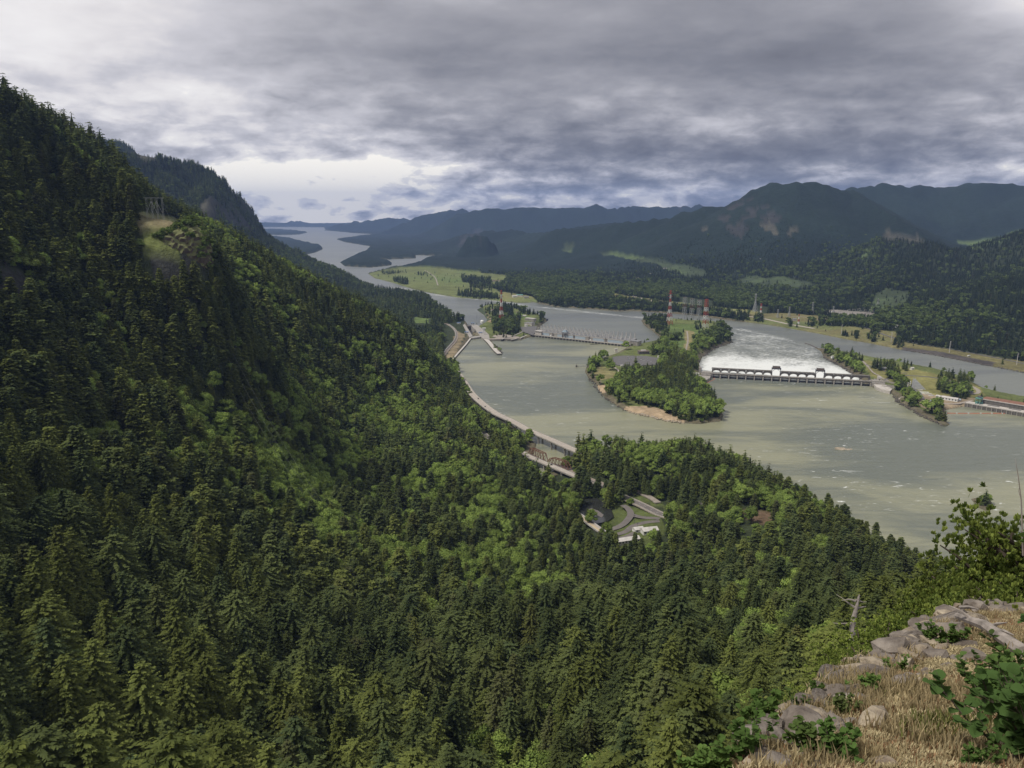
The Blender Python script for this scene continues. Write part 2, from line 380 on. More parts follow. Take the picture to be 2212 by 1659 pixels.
GRD = [(1000,820,6),(1030,870,8),(1070,900,8),(1120,935,6),(1030,929,8),(1060,950,8),(1100,975,7),(1120,1000,3),(1180,1030,0),(1230,1050,3),(1290,1100,1),(1300,1125,1),(1260,1180,4),(1150,1160,6),(1050,1180,6),(950,1200,8),
    (1250,1010,9),(1330,1065,9),(1420,1110,10),(1380,1130,9),(1320,1150,9),(1400,1160,10),(1440,1055,12),(1475,1078,13),(1380,1065,10),(1520,1140,14),(1340,1000,10),(1450,1160,14),(1600,1170,30),(1300,990,8)]
cp3 = [tuple(atD(px, py, D, -c)) for px, py, D, c in CTRL] + [tuple(at(px, py, z)) for px, py, z in GRD]
for px, D, z in ((1480,1310,8),(1560,1240,10),(1650,1140,12),(1750,1030,14),(1850,930,20),(1940,840,32),(2030,770,50)):
    q_ = atD(px, 1100, D); cp3.append((q_.x, q_.y, z))
for az_, D, z in ((-32,1600,515),(-27,1650,495),(-24,1950,330),(-18,2000,200),(-12,2050,90),(-8,2080,40),(-4.5,1960,8),(-40,1200,520),(-50,900,500),(-55,500,400),(-60,200,330),
                (40,60,350),(60,200,330),(35,200,270),(30,450,130),(27,700,20),(90,80,385),(-90,60,370),(0,20,372),(0,-60,390),(-25,100,285),(0,110,255),(20,70,320),(-45,160,260),(-20,180,215),(8,170,200),(-160,200,430),(150,300,440),(180,600,560)):
    cp3.append((D*math.sin(R(az_)), D*math.cos(R(az_)), z))
cp3 = np.array(cp3)
def tps_fit(P, lam):
    X = P[:, :2]/1000.0; n = len(X)
    r = np.hypot(X[:, None, 0]-X[None, :, 0], X[:, None, 1]-X[None, :, 1])
    K = np.where(r > 0, r*r*np.log(np.maximum(r, 1e-9)), 0) + lam*np.eye(n)
    Q = np.hstack([np.ones((n, 1)), X]); A = np.block([[K, Q], [Q.T, np.zeros((3, 3))]])
    return np.linalg.solve(A, np.concatenate([P[:, 2], np.zeros(3)])), X
TW, TX = tps_fit(cp3, 0.0006)
def tps(x, y):
    sh = x.shape; x = x.ravel()/1000; y = y.ravel()/1000; out = TW[-3] + TW[-2]*x + TW[-1]*y
    for i in range(len(TX)):
        r2 = (x-TX[i, 0])**2 + (y-TX[i, 1])**2
        out = out + TW[i]*0.5*r2*np.log(np.maximum(r2, 1e-12))
    return out.reshape(sh)

# --- mountain ridges: crest (column, row, distance), width of the foot, steepness, and who owns them
RIDGES = [
 ([(1190,499,7600),(1280,489,7200),(1327,482,7000),(1409,468,6800),(1455,457,6700),(1480,445,6650),(1545,437,6600),(1600,420,6550),(1612,410,6500),(1650,392,6450),(1680,384,6400),(1720,385,6400),(1767,395,6450),(1800,402,6500),(1840,408,6600),(1870,430,6300),(1940,470,6000)], 0.62, 1.6, 1),
 ([(1835,409,8600),(1884,400,8700),(1913,389,8800),(1962,394,8900),(2027,391,9000),(2066,389,9000),(2092,385,9000),(2118,386,9000),(2157,392,9000),(2183,393,9000),(2212,398,9000),(2300,380,8800),(2500,360,8500),(2900,340,8000)], 0.5, 1.5, 1),
 ([(1770,585,4700),(1853,545,4900),(1905,510,5000),(1949,506,5000),(1986,510,4950),(2014,520,4900),(2060,524,5200),(2110,520,5400),(2157,512,5400),(2196,497,5400),(2300,455,5300),(2500,400,5000),(2900,330,4500)], 0.45, 1.5, 1),
 ([(1014,500,9800),(1100,496,9400),(1190,491,8800),(1280,488,8300),(1340,480,8000)], 0.42, 1.6, 1),
 ([(978,474,13800),(982,470,13800),(993,457,14000),(1025,450,14000),(1081,441.5,14000),(1138,445,14000),(1181,440,14000),(1238,437.6,14000),(1259,441,14000),(1327,443,14200),(1369,438,14600),(1398,442,14600),(1476,441,14500),(1600,440,14000)], 0.75, 1.7, 1),
 ([(830,500,16500),(860,487,16800),(893,472,17000),(919,462.5,17000),(946,460,17000),(972,454,17000),(1000,452,17200)], 0.6, 1.5, 1),
 ([(702,497,21500),(712,486,21500),(738,480.6,21500),(771,477,21300),(814,472,21000),(840,467.8,21000),(863,470,21000),(893,470.5,20800),(930,468,20500)], 0.6, 1.5, 1),
 ([(560,476,29000),(597,476.6,29000),(623,477,29000),(645,475,29500),(669,481,29000),(696,479.6,29000),(735,478,29000),(800,478,29000)], 0.5, 1.3, 1),
 ([(360,430,15500),(480,440,15500),(534,444,15500),(556,445.6,15500),(574,458,15600),(595,474,15700),(613,490,15800),(641,501,15800),(663,503,15800)], 1.1, 1.2, 4),
 ([(150,325,3900),(246,334,4000),(270,345,4100),(317,338,4200),(356,345,4300),(403,353,4400),(438,370,4500),(467,390,4550),(499,420,4600),(518,444,4650),(528,460,4680)], 2.1, 1.0, 3),
 ([(490,470,4500),(535,494,4750),(556,510,4800),(587,526,4850),(626,543,4900),(665,566,4850),(696,578,4750),(735,597,4550),(747,612,4450),(775,628,4300)], .85, 1.1, 3),
 ([(350,380,4100),(420,440,4300),(470,476,4450)], 1.3, 1.1, 3),
 ([(120,300,5200),(246,310,5300),(296,333,5400),(330,350,5500)], 0.9, 1.0, 3),
 ([(1003,534,7650),(1010,524,7650),(1019,505,7650),(1032,500,7650),(1044,504,7650),(1056,520,7700)], 2.2, 0.7, 1),
 ([(150,400,2800),(300,450,3300),(400,470,3600),(480,510,3900),(560,562,4000),(650,612,3900),(720,655,3700),(780,690,3300)], 0.62, 1.1, 3),
 ([(400,470,3600),(440,410,4200),(438,376,4400)], 1.6, 1.0, 3),
 ([(1500,500,6100),(1590,470,6300),(1660,392,6450)], 0.7, 1.4, 1), ([(1700,560,5600),(1740,480,6100),(1767,395,6450)], 0.6, 1.4, 1),
 ([(2079,519,5200),(1990,560,4500),(1930,600,4100)], 0.4, 1.4, 1), ([(2212,560,4200),(2230,500,4700),(2300,455,5300)], 0.45, 1.4, 1), ([(2212,640,3600),(2350,560,3800),(2500,480,4200)], 0.4, 1.4, 1),
 ([(1400,540,7000),(1440,500,7000),(1455,457,6700)], 0.6, 1.5, 1),
]
RW = [([tuple(atD(px, py, D)) for px, py, D in c], w, p, own) for c, w, p, own in RIDGES]
def ridge_h(x, y, own):
    h = np.full(x.shape, -60.0)
    for c, w, p, o in RW:
        if o != own: continue
        for a, b in zip(c[:-1], c[1:]):
            d, t = seg_dist(x, y, a, b)
            zc = a[2] + (b[2]-a[2])*t
            wd = np.maximum(zc+20, 20)*p/w          # w is the slope just under the crest
            if w > 0.8: d = np.maximum(0, d-50)
            k = np.clip(1-d/wd, 0, 1)**p
            h = np.maximum(h, -20 + (zc+20)*k)
    return h
clear_rock = [ # places where rock or turf shows, or sunlight is painted on the slopes, in survey columns and rows
 ('rock', [(1455,453),(1480,446),(1545,440),(1600,424),(1620,432),(1700,440),(1690,470),(1640,505),(1600,520),(1560,480),(1500,470),(1455,470)]),
 ('tan', [(1638,496),(1660,478),(1672,490),(1675,505),(1645,502)]), ('tan', [(1690,505),(1705,488),(1716,500),(1700,508)]),('tan', [(1512,504),(1535,500),(1530,508)]),
 ('tan', [(1903,512),(1920,506),(1955,505),(1985,507),(1990,520),(2012,525),(1990,530),(1945,520),(1908,521)]),
 ('lit', [(2070,530),(2100,520),(2160,516),(2200,498),(2195,520),(2120,534)]), ('lit', [(1850,548),(1890,528),(1905,530),(1860,560)]),  # brighter forest: sunlight painted into the ground colour
 ('green', [(1287,544),(1352,549),(1423,560),(1523,577.6),(1530,592),(1476,595),(1459,581),(1387,567),(1302,553)]),
 ('green', [(1220,551),(1223,531),(1241,528),(1236,551)]), ('green', [(1594,606),(1637,592),(1708,599),(1772,620),(1744,628),(1672,620)]),
 ('green', [(1874,669),(1887,645),(1910,622),(1978,624.6),(1952,653),(1944,666),(1897,674)]),
 ('rock', [(462,400),(520,432),(543,462),(552,490),(530,500),(470,480),(430,460)]), ('tan', [(268,338),(317,333),(352,340),(340,352),(300,350)]),('tan',[(428,450),(440,428),(462,445),(440,470)]),
 ('rock', [(1003,534),(1008,512),(1030,498),(1042,502),(1040,530)]),
 ('knolltop', [(290,452),(330,462),(380,470),(395,490),(390,512),(330,520),(300,500)]),
 ('hillgrass', [(310,505),(390,490),(425,495),(450,525),(445,555),(380,545),(310,545)]),
 ('rock', [(310,548),(450,555),(460,600),(400,640),(330,610)]), ('rock', [(0,560),(60,590),(80,650),(20,690),(-20,690),(-20,560)]),
 ('brownbank', [(1568,1088),(1600,1100),(1665,1105),(1672,1135),(1640,1130),(1570,1105)]), 
 ('bluff', [(1345,888),(1352,878),(1400,876),(1440,884),(1478,900),(1480,922),(1340,905)]), ('bluff', [(1288,834),(1312,830),(1320,846),(1296,850)]),
]
meadows = [ # (kind, outline)
 ('field', [(790,592),(830,583),(880,577),(940,579),(1000,586),(1090,594),(1100,603),(1062,620),(1090,637),(1150,650),(1152,656),(1060,649),(990,644),(890,626),(805,604)]),
 ('dryfield', [(1085,630),(1150,640),(1165,655),(1130,658),(1080,653)]),('dryfield',[(1320,634),(1400,645),(1520,660),(1640,672),(1640,682),(1520,668),(1440,658),(1330,645)]),
 ('drymeadow', [(1560,672),(1640,678),(1700,676),(1790,684),(1815,702),(1870,709),(1935,717),(1942,733),(1972,743),(2027,750),(2095,762),(2230,783),(2230,810),(2033,775),(1880,748),(1759,722),(1685,710),(1625,700)]),
 ('yard', [(1770,672),(1800,668),(1896,677),(1882,691),(1800,684)]),
 ('grass', [(1445,700),(1500,700),(1520,712),(1500,730),(1480,752),(1430,748),(1440,722)]), ('dry', [(1480,712),(1500,716),(1490,760),(1478,760)]),
 ('dry', [(1284,800),(1290,790),(1330,795),(1332,815),(1300,822),(1283,812)]), ('grass', [(1300,786),(1318,772),(1326,772),(1318,792)]),
 ('grass', [(1100,674),(1128,676),(1150,688),(1125,690),(1120,682),(1105,690)]), ('tanbank', [(1040,676),(1048,678),(1066,694),(1056,698)]),
 ('green', [(1032,668),(1052,664),(1062,690),(1052,694)]),
 ('grass', [(895,684),(928,688),(926,698),(890,698)]),
 ('islandgrass', [(1860,776),(1972,797),(2074,819),(2112,832),(2126,852),(2090,862),(2000,860),(1930,830),(1880,812)]),
 ('islandbare', [(1940,838),(1990,850),(2110,860),(2090,880),(2045,884),(2020,890),(1985,876),(1965,856)]),
 ('roadside', [(1330,1085),(1425,1105),(1440,1150),(1390,1185),(1290,1180),(1290,1155)]), ('roadside', [(1360,1058),(1420,1078),(1440,1100),(1380,1085)]),
 ('beach', [(1285,965),(1325,975),(1325,1005),(1290,995)]), ('trackside',[(985,715),(1005,722),(980,775),(968,790),(958,780),(975,750)]),
 ('riprap', [(1951,750),(2033,760),(2150,783),(2140,793),(2033,772),(1945,757)]),
]
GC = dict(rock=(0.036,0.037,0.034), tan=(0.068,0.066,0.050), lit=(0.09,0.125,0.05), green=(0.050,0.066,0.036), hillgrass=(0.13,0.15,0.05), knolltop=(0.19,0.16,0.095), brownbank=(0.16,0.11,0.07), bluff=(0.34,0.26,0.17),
    field=(0.14,0.16,0.058), dryfield=(0.20,0.195,0.08), drymeadow=(0.165,0.15,0.068), yard=(0.20,0.185,0.165), grass=(0.105,0.145,0.045), dry=(0.23,0.20,0.095), tanbank=(0.25,0.19,0.12),
    islandgrass=(0.20,0.19,0.072), islandbare=(0.27,0.215,0.145), roadside=(0.085,0.105,0.035), beach=(0.26,0.23,0.18), trackside=(0.25,0.205,0.13), riprap=(0.085,0.076,0.07))
BARE = {'rock', 'tan', 'brownbank', 'bluff', 'yard', 'islandbare', 'beach', 'trackside', 'riprap', 'tanbank'}

def terrain(x, y):
    """height, distance to the nearest shore (positive inland), water level there"""
    r = np.hypot(x, y)
    best = np.full(x.shape, 1e9); lev = np.zeros(x.shape)
    land = np.zeros(x.shape, bool); who = np.zeros(x.shape, np.int8)
    for k, (nm, P) in enumerate(LANDS.items()):
        ins = in_poly(x, y, P); land |= ins; who[ins] = k+1
        for a, b in zip(P, P[1:]+P[:1]):
            if max(abs(a[0]), abs(b[0])) > 14500 or min(a[1], b[1]) < -100: continue
            d, t = seg_dist(x, y, a, b); m = d < best; best[m] = d[m]
            lev[m] = (a[2] + (b[2]-a[2])*t)[m]
    wf = in_poly(x, y, forebay)
    lev = np.where(land, lev, np.where(wf, 0.0, TAIL))
    # targets
    n1 = fbm(x, y, 420, 5, 3); n2 = fbm(x, y, 90, 4, 11); n3 = fbm(x, y, 2200, 5, 29)
    h = np.zeros(x.shape)
    mN = who == 1
    if mN.any():
        inland = np.clip(best, 0, 4000)
        hn = -11 + 0.010*inland + 5*n1*np.clip(inland/400, 0, 1)
        rg = ridge_h(x, y, 1)
        rel = np.clip((rg+20)/200, 0, 1)
        gul = 1-np.abs(fbm(x, y, 900, 5, 41))*2.2
        rg = rg + rel*(-60*(1-np.clip(gul, 0, 1)) + 10*n3) - rel*8*np.abs(n1)
        h = np.where(mN, np.maximum(hn, rg), h)
    h = np.where((who == 2) | (who == 3), 5 + 2.5*n2, h)
    h = np.where(who == 4, 5 + 1.2*n2, h)
    mS = who == 5
    if mS.any():
        hs = np.full(x.shape, 4.0)
        near = mS & (r < 2700)
        if near.any():
            tv = np.zeros(x.shape); tv[near] = tps(x[near], y[near])
            w = 1-sstep(2000, 2600, r)
            hs = np.where(near, tv*w + 4*(1-w), hs)
            hs = hs + (np.abs(n1)*-10 + 5*n2)*sstep(30, 150, hs)*sstep(60, 300, r)
        rg = ridge_h(x, y, 3); rel = np.clip(rg/200, 0, 1)
        gul = 1-np.abs(fbm(x, y, 500, 5, 57))*2.2
        rg = rg - rel*12*(1-np.clip(gul, 0, 1))*sstep(60, 500, rg)
        hs = np.maximum(hs, np.where(r > 2300, rg, -50))
        hs = np.maximum(hs, 2.5)
        h = np.where(mS, hs, h)
    h = np.where(who == 6, 0 + 10*n1, h)
    h = np.where(who == 7, np.maximum(-8, ridge_h(x, y, 4)), h)
    h = np.where(who == 8, 2.0, h)
    steep = np.where(mS, 1.6, 0.55)
    hl = np.minimum(np.maximum(h, lev+1.2), lev + 0.4 + steep*best)
    hw = lev - np.minimum(7, 0.5*best)
    out = np.where(land, hl, hw)
    return out, np.where(land, best, -best), lev, who

def ground_classes(x, y, z):
    px, py = survey(x, y, z)
    c = np.full(x.shape, -1, int); names = []
    for k, (nm, P) in enumerate(meadows + clear_rock):
        big = nm in ('rock', 'tan', 'lit', 'green')
        jx = px + 3*fbm(x, y, 60, 3, 5)*np.clip(1500/np.hypot(x, y), 0.15, 1.5); jy = py + 1.2*fbm(x, y, 60, 3, 6)
        if big:
            rD = np.hypot(x, y)/6000; jx = px + 16*fbm(x, y, 180*rD+30, 4, 15)*1.6; jy = py + 9*fbm(x, y, 160*rD+30, 4, 16)*1.6
        m = in_poly(jx, jy, P)
        if nm in ('rock',): m = m & (fbm(x, y, 110, 4, 19) > (0.12 if P[0][0] > 1400 else -0.12))
        c[m] = k; names.append(nm)
    return c, names, px, py

# --- polar terrain sheet centred on the viewpoint: fine near, coarse far
TH0, TH1, NTH = R(-42), R(42), 620
rr = [14.0]
while rr[-1] < 1150: rr.append(rr[-1]*1.0135)
while rr[-1] < 3600: rr.append(rr[-1]*1.0042)
while rr[-1] < 33000: rr.append(rr[-1]*1.0095)
rr = np.array(rr); th = np.linspace(TH0, TH1, NTH)
RRg, THg = np.meshgrid(rr, th, indexing='ij'); GX = RRg*np.sin(THg); GY = RRg*np.cos(THg)
GZ, GD, GLEV, GWHO = terrain(GX, GY)
cls, cls_names, GPX, GPY = ground_classes(GX, GY, GZ)
def sample(A, x, y):
    r = np.hypot(x, y); t = np.arctan2(x, y)
    i = np.clip(np.interp(r, rr, np.arange(len(rr))), 0, len(rr)-1.001); j = np.clip((t-TH0)/(TH1-TH0)*(NTH-1), 0, NTH-1.001)
    a = i.astype(int); b = j.astype(int); fi, fj = i-a, j-b
    return (A[a, b]*(1-fj)+A[a, b+1]*fj)*(1-fi) + (A[a+1, b]*(1-fj)+A[a+1, b+1]*fj)*fi
def ground_z(x, y): return float(sample(GZ, np.array([x]), np.array([y]))[0])

colr = np.zeros(GX.shape+(3,)); nz = fbm(GX, GY, 55, 4, 70); nz2 = fbm(GX, GY, 300, 4, 71)
floor_c = np.array((0.036, 0.046, 0.022)); far_c = np.array((0.014, 0.023, 0.017))  # far forest darkened: cloud shade put into its colour
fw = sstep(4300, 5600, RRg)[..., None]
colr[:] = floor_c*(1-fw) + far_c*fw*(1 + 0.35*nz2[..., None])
for w_ in (2, 3, 4):
    m = (GWHO == w_) & (cls < 0); colr[m] = np.array((0.115, 0.135, 0.048))*(1+.35*nz[m]+.2*nz2[m])[:, None]
bank = (GD > 0) & (GD < 14) & (RRg < 4500) & (RRg > 600)
colr[bank] = np.array((0.13, 0.115, 0.075))*(1+0.4*nz[bank])[:, None]
for k, nm in enumerate(cls_names):
    m = cls == k
    if m.any():
        v = (1 + 0.30*nz[m] + 0.25*nz2[m])
        cc = np.array(GC[nm]); g = np.array((0.085, 0.12, 0.04))
        f = np.clip(nz2[m]*1.6+nz[m]*0.6, 0, 1)[:, None]*(0.0 if nm in BARE else 0.75)
        colr[m] = (cc*(1-f) + g*f)*v[:, None]
colr[(GD < -1)] = (0.10, 0.095, 0.065)
# canopy relief of the unbroken forest too far away for single trees
farm = (GD > 0) & ((cls < 0) | np.isin(cls, [k for k, n_ in enumerate(cls_names) if n_ in ('lit',)]))
bump = sstep(4800, 6000, RRg)*farm*(16 + 9*fbm(GX, GY, 45, 2, 88) + 10*fbm(GX, GY, 140, 2, 89))*np.clip(GD/40, 0, 1)
GZr = GZ + bump
nr, nt = GX.shape
idx = np.arange(nr*nt).reshape(nr, nt)
Fq = np.stack([idx[:-1, :-1], idx[1:, :-1], idx[1:, 1:], idx[:-1, 1:]], -1).reshape(-1, 4)[:, ::-1]
keep = ~((GD < -60)[:-1, :-1] & (GD < -60)[1:, 1:]).reshape(-1)
Fq = Fq[keep]
def terrain_mat():
    m = bpy.data.materials.new('ground'); m.use_nodes = True; t = NT(m.node_tree)
    bs = t.n['Principled BSDF']; bs.inputs['Roughness'].default_value = 0.95; bs.inputs['Specular IOR Level'].default_value = 0.1
    a = t.add('ShaderNodeAttribute'); a.attribute_name = 'col'
    tc = t.add('ShaderNodeTexCoord')
    n = t.noise(tc.outputs['Object'], 0.11, 7, 0.65); n2 = t.noise(tc.outputs['Object'], 0.022, 6, 0.7)
    v = t.math('MULTIPLY', t.ramp(n, [(0.25, 0.62), (0.75, 1.38)]), t.ramp(n2, [(0.25, 0.75), (0.75, 1.3)]))
    vm = t.add('ShaderNodeVectorMath'); vm.operation = 'SCALE'; t.link(a.outputs['Color'], vm.inputs[0]); t.link(v, vm.inputs['Scale'])
    t.link(vm.outputs[0], bs.inputs['Base Color'])
    b = t.add('ShaderNodeBump'); b.inputs['Strength'].default_value = 0.8; b.inputs['Distance'].default_value = 14.0
    t.link(n2, b.inputs['Height'])
    t.link(b.outputs[0], bs.inputs['Normal'])
    return m
me = np_mesh('terrain', np.stack([GX, GY, GZr], -1).reshape(-1, 3), Fq, terrain_mat(), smooth=True, attrs={'col': colr.reshape(-1, 3)})
link('terrain', me, kind='structure')

# ------------------------------------------------------------------ water
def water_mat(name, silty_base, sun_patch, foam_attr=False, fleck=0.70):
    m = bpy.data.materials.new(name); m.use_nodes = True; t = NT(m.node_tree)
    bs = t.n['Principled BSDF']
    tc = t.add('ShaderNodeTexCoord'); o = tc.outputs['Object']
    mp = t.add('ShaderNodeMapping'); mp.inputs['Scale'].default_value = (0.45, 1.25, 1); mp.inputs['Rotation'].default_value = (0, 0, R(12)); t.link(o, mp.inputs[0])
    ms = t.add('ShaderNodeMapping'); ms.inputs['Scale'].default_value = (0.5, 1.6, 1); ms.inputs['Rotation'].default_value = (0, 0, R(-20)); t.link(o, ms.inputs[0])
    big = t.noise(mp.outputs[0], 0.0032, 4, 0.55, 0.8); med = t.noise(ms.outputs[0], 0.02, 5, 0.6, 1.0)
    s = t.math('ADD', t.math('MULTIPLY', big, 0.8), t.math('MULTIPLY', med, 0.2))
    base = t.mix(t.ramp(s, [(0.42, 0.0), (0.60, 1.0)], 'EASE'), silty_base, sun_patch)  # silty water; pale patches stand for sun, painted into the colour
    # foam flecks and wind streaks
    fl = t.noise(ms.outputs[0], 0.055, 6, 0.72, 1.6); wh = t.noise(o, 0.0042, 3, 0.5, 0.5)
    fk = t.math('MULTIPLY', t.ramp(fl, [(fleck-.10, 0.0), (fleck-.05, 1.0)]), t.ramp(wh, [(0.46, 0.0), (0.56, 1.0)]))
    if foam_attr:
        a = t.add('ShaderNodeAttribute'); a.attribute_name = 'foam'
        mt = t.add('ShaderNodeMapping'); mt.inputs['Scale'].default_value = (0.55, 1.5, 1); mt.inputs['Rotation'].default_value = (0, 0, R(28)); t.link(o, mt.inputs[0])
        tb = t.noise(mt.outputs[0], 0.12, 8, 0.72, 1.0); tb2 = t.noise(o, 0.013, 5, 0.55, 0.8)
        q = t.math('ADD', t.math('MULTIPLY_ADD', tb, 2.6, -1.3), t.math('MULTIPLY_ADD', tb2, 0.5, -0.25))
        q = t.math('ADD', q, t.math('MULTIPLY_ADD', a.outputs['Fac'], 1.75, -0.52))
        fz = t.ramp(q, [(0.0, 0.0), (0.5, 1.0)])
        fz = t.math('MULTIPLY', fz, t.ramp(a.outputs['Fac'], [(0.0, 0.0), (0.08, 1.0)]))
        fk = t.math('MAXIMUM', fk, fz)
    t.link(t.mix(fk, base, (0.66, 0.68, 0.66)), bs.inputs['Base Color'])
    t.link(t.math('MULTIPLY_ADD', fk, 0.6, 0.30), bs.inputs['Roughness'])
    bs.inputs['IOR'].default_value = 1.33; bs.inputs['Specular IOR Level'].default_value = 0.5
    w1 = t.noise(ms.outputs[0], 0.35, 5, 0.6, 0.5); w2 = t.noise(ms.outputs[0], 0.05, 4, 0.6, 0.8)
    hgt = t.math('ADD', t.math('MULTIPLY', w1, 0.8), t.math('MULTIPLY', w2, 3.0))
    b = t.add('ShaderNodeBump'); b.inputs['Strength'].default_value = 0.55; b.inputs['Distance'].default_value = 1.0; t.link(hgt, b.inputs['Height'])
    t.link(b.outputs[0], bs.inputs['Normal'])
    return m
# forebay sheet: the shoreline polygon grown a little so that its rim lies under the banks and the dams
def grow(P, k):
    n = len(P); A = sum(P[i][0]*P[(i+1) % n][1]-P[(i+1) % n][0]*P[i][1] for i in range(n)); s = 1 if A > 0 else -1
    out = []
    for i in range(n):
        a, b, c = P[i-1], P[i], P[(i+1) % n]
        d1 = Vector((b[0]-a[0], b[1]-a[1])); d2 = Vector((c[0]-b[0], c[1]-b[1]))
        if d1.length < 1e-6 or d2.length < 1e-6: out.append((b[0], b[1])); continue
        d1.normalize(); d2.normalize()
        n1_ = Vector((d1.y, -d1.x))*s; n2_ = Vector((d2.y, -d2.x))*s; nn = n1_+n2_
        nn = nn.normalized() if nn.length > 0.2 else n1_
        out.append((b[0]+nn.x*k, b[1]+nn.y*k))
    return out
fb = grow(forebay, 9.0)
from mathutils.geometry import tessellate_polygon
tri = tessellate_polygon([[Vector((p[0], p[1], 0)) for p in fb]])
me = bpy.data.meshes.new('forebay'); me.from_pydata([(p[0], p[1], 0) for p in fb], [], [t_ for t_ in tri])
if me.polygons[0].normal.z < 0: me.flip_normals()
me.materials.append(water_mat('forebay_water', (0.125, 0.138, 0.108), (0.25, 0.25, 0.162), fleck=0.715)); me.name = 'lake_water'
link('lake_water', me, kind='structure')
# river below the dams: polar sheet with a measured foam field
r2 = [1700.0]
while r2[-1] < 5200: r2.append(r2[-1]*1.0055)
while r2[-1] < 33000: r2.append(r2[-1]*1.03)
r2 = np.array(r2); t2 = np.linspace(R(-41), R(41), 330)
A, B = np.meshgrid(r2, t2, indexing='ij'); WX, WY = A*np.sin(B), A*np.cos(B)
basin = [(1512,800),(1860,826),(1880,830),(1848,812),(1821,794),(1799,783),(1779,772),(1774,758),(1759,752),(1700,738),(1650,722),(1590,714),(1575,740),(1547,752),(1517,772),(1510,787)]
bw = L(basin, TAIL)
d = np.full(WX.shape, 1e9)
for a, b in zip(bw, bw[1:]+bw[:1]): d = np.minimum(d, seg_dist(WX, WY, a, b)[0])
ins = in_poly(WX, WY, bw)
dd, _ = seg_dist(WX, WY, at(1500,802,TAIL), at(1880,829,TAIL))      # distance below the dam
foam = np.where(ins, np.clip(1.08 - dd/480, 0.40, 1), 0)*np.where(ins, np.clip(d/25, 0, 1)*0.4+0.6, 0)
foam = np.where(~ins, np.clip(0.40-d/150, 0, 1)*(WY > 2100), foam)
for ln, wd, amp in (([(860,622),(960,640),(1060,649),(1140,661),(1250,672),(1340,682),(1420,689),(1500,697),(1600,712),(1700,735)], 42, 0.40),
                 ([(910,650),(980,652),(1040,656)], 30, 0.25), ([(700,520),(720,545)], 60, 0.1)):
    for a, b in zip(ln[:-1], ln[1:]):
        q, _ = seg_dist(WX, WY, at(*a, TAIL), at(*b, TAIL)); foam = np.maximum(foam, amp*np.exp(-(q/wd)**2))
foam = foam*(0.85+0.3*fbm(WX, WY, 60, 3, 9))
idx = np.arange(WX.size).reshape(WX.shape)
F2 = np.stack([idx[:-1, :-1], idx[1:, :-1], idx[1:, 1:], idx[:-1, 1:]], -1).reshape(-1, 4)[:, ::-1]
wz = np.full(WX.shape, TAIL) + foam*1.2*fbm(WX, WY, 16, 2, 31)
me = np_mesh('river_water', np.stack([WX, WY, wz], -1).reshape(-1, 3), F2, water_mat('river_water', (0.115, 0.125, 0.115), (0.16, 0.17, 0.145), True, 0.74), smooth=True, attrs={'foam': foam.ravel()})
link('river_water', me, kind='structure')
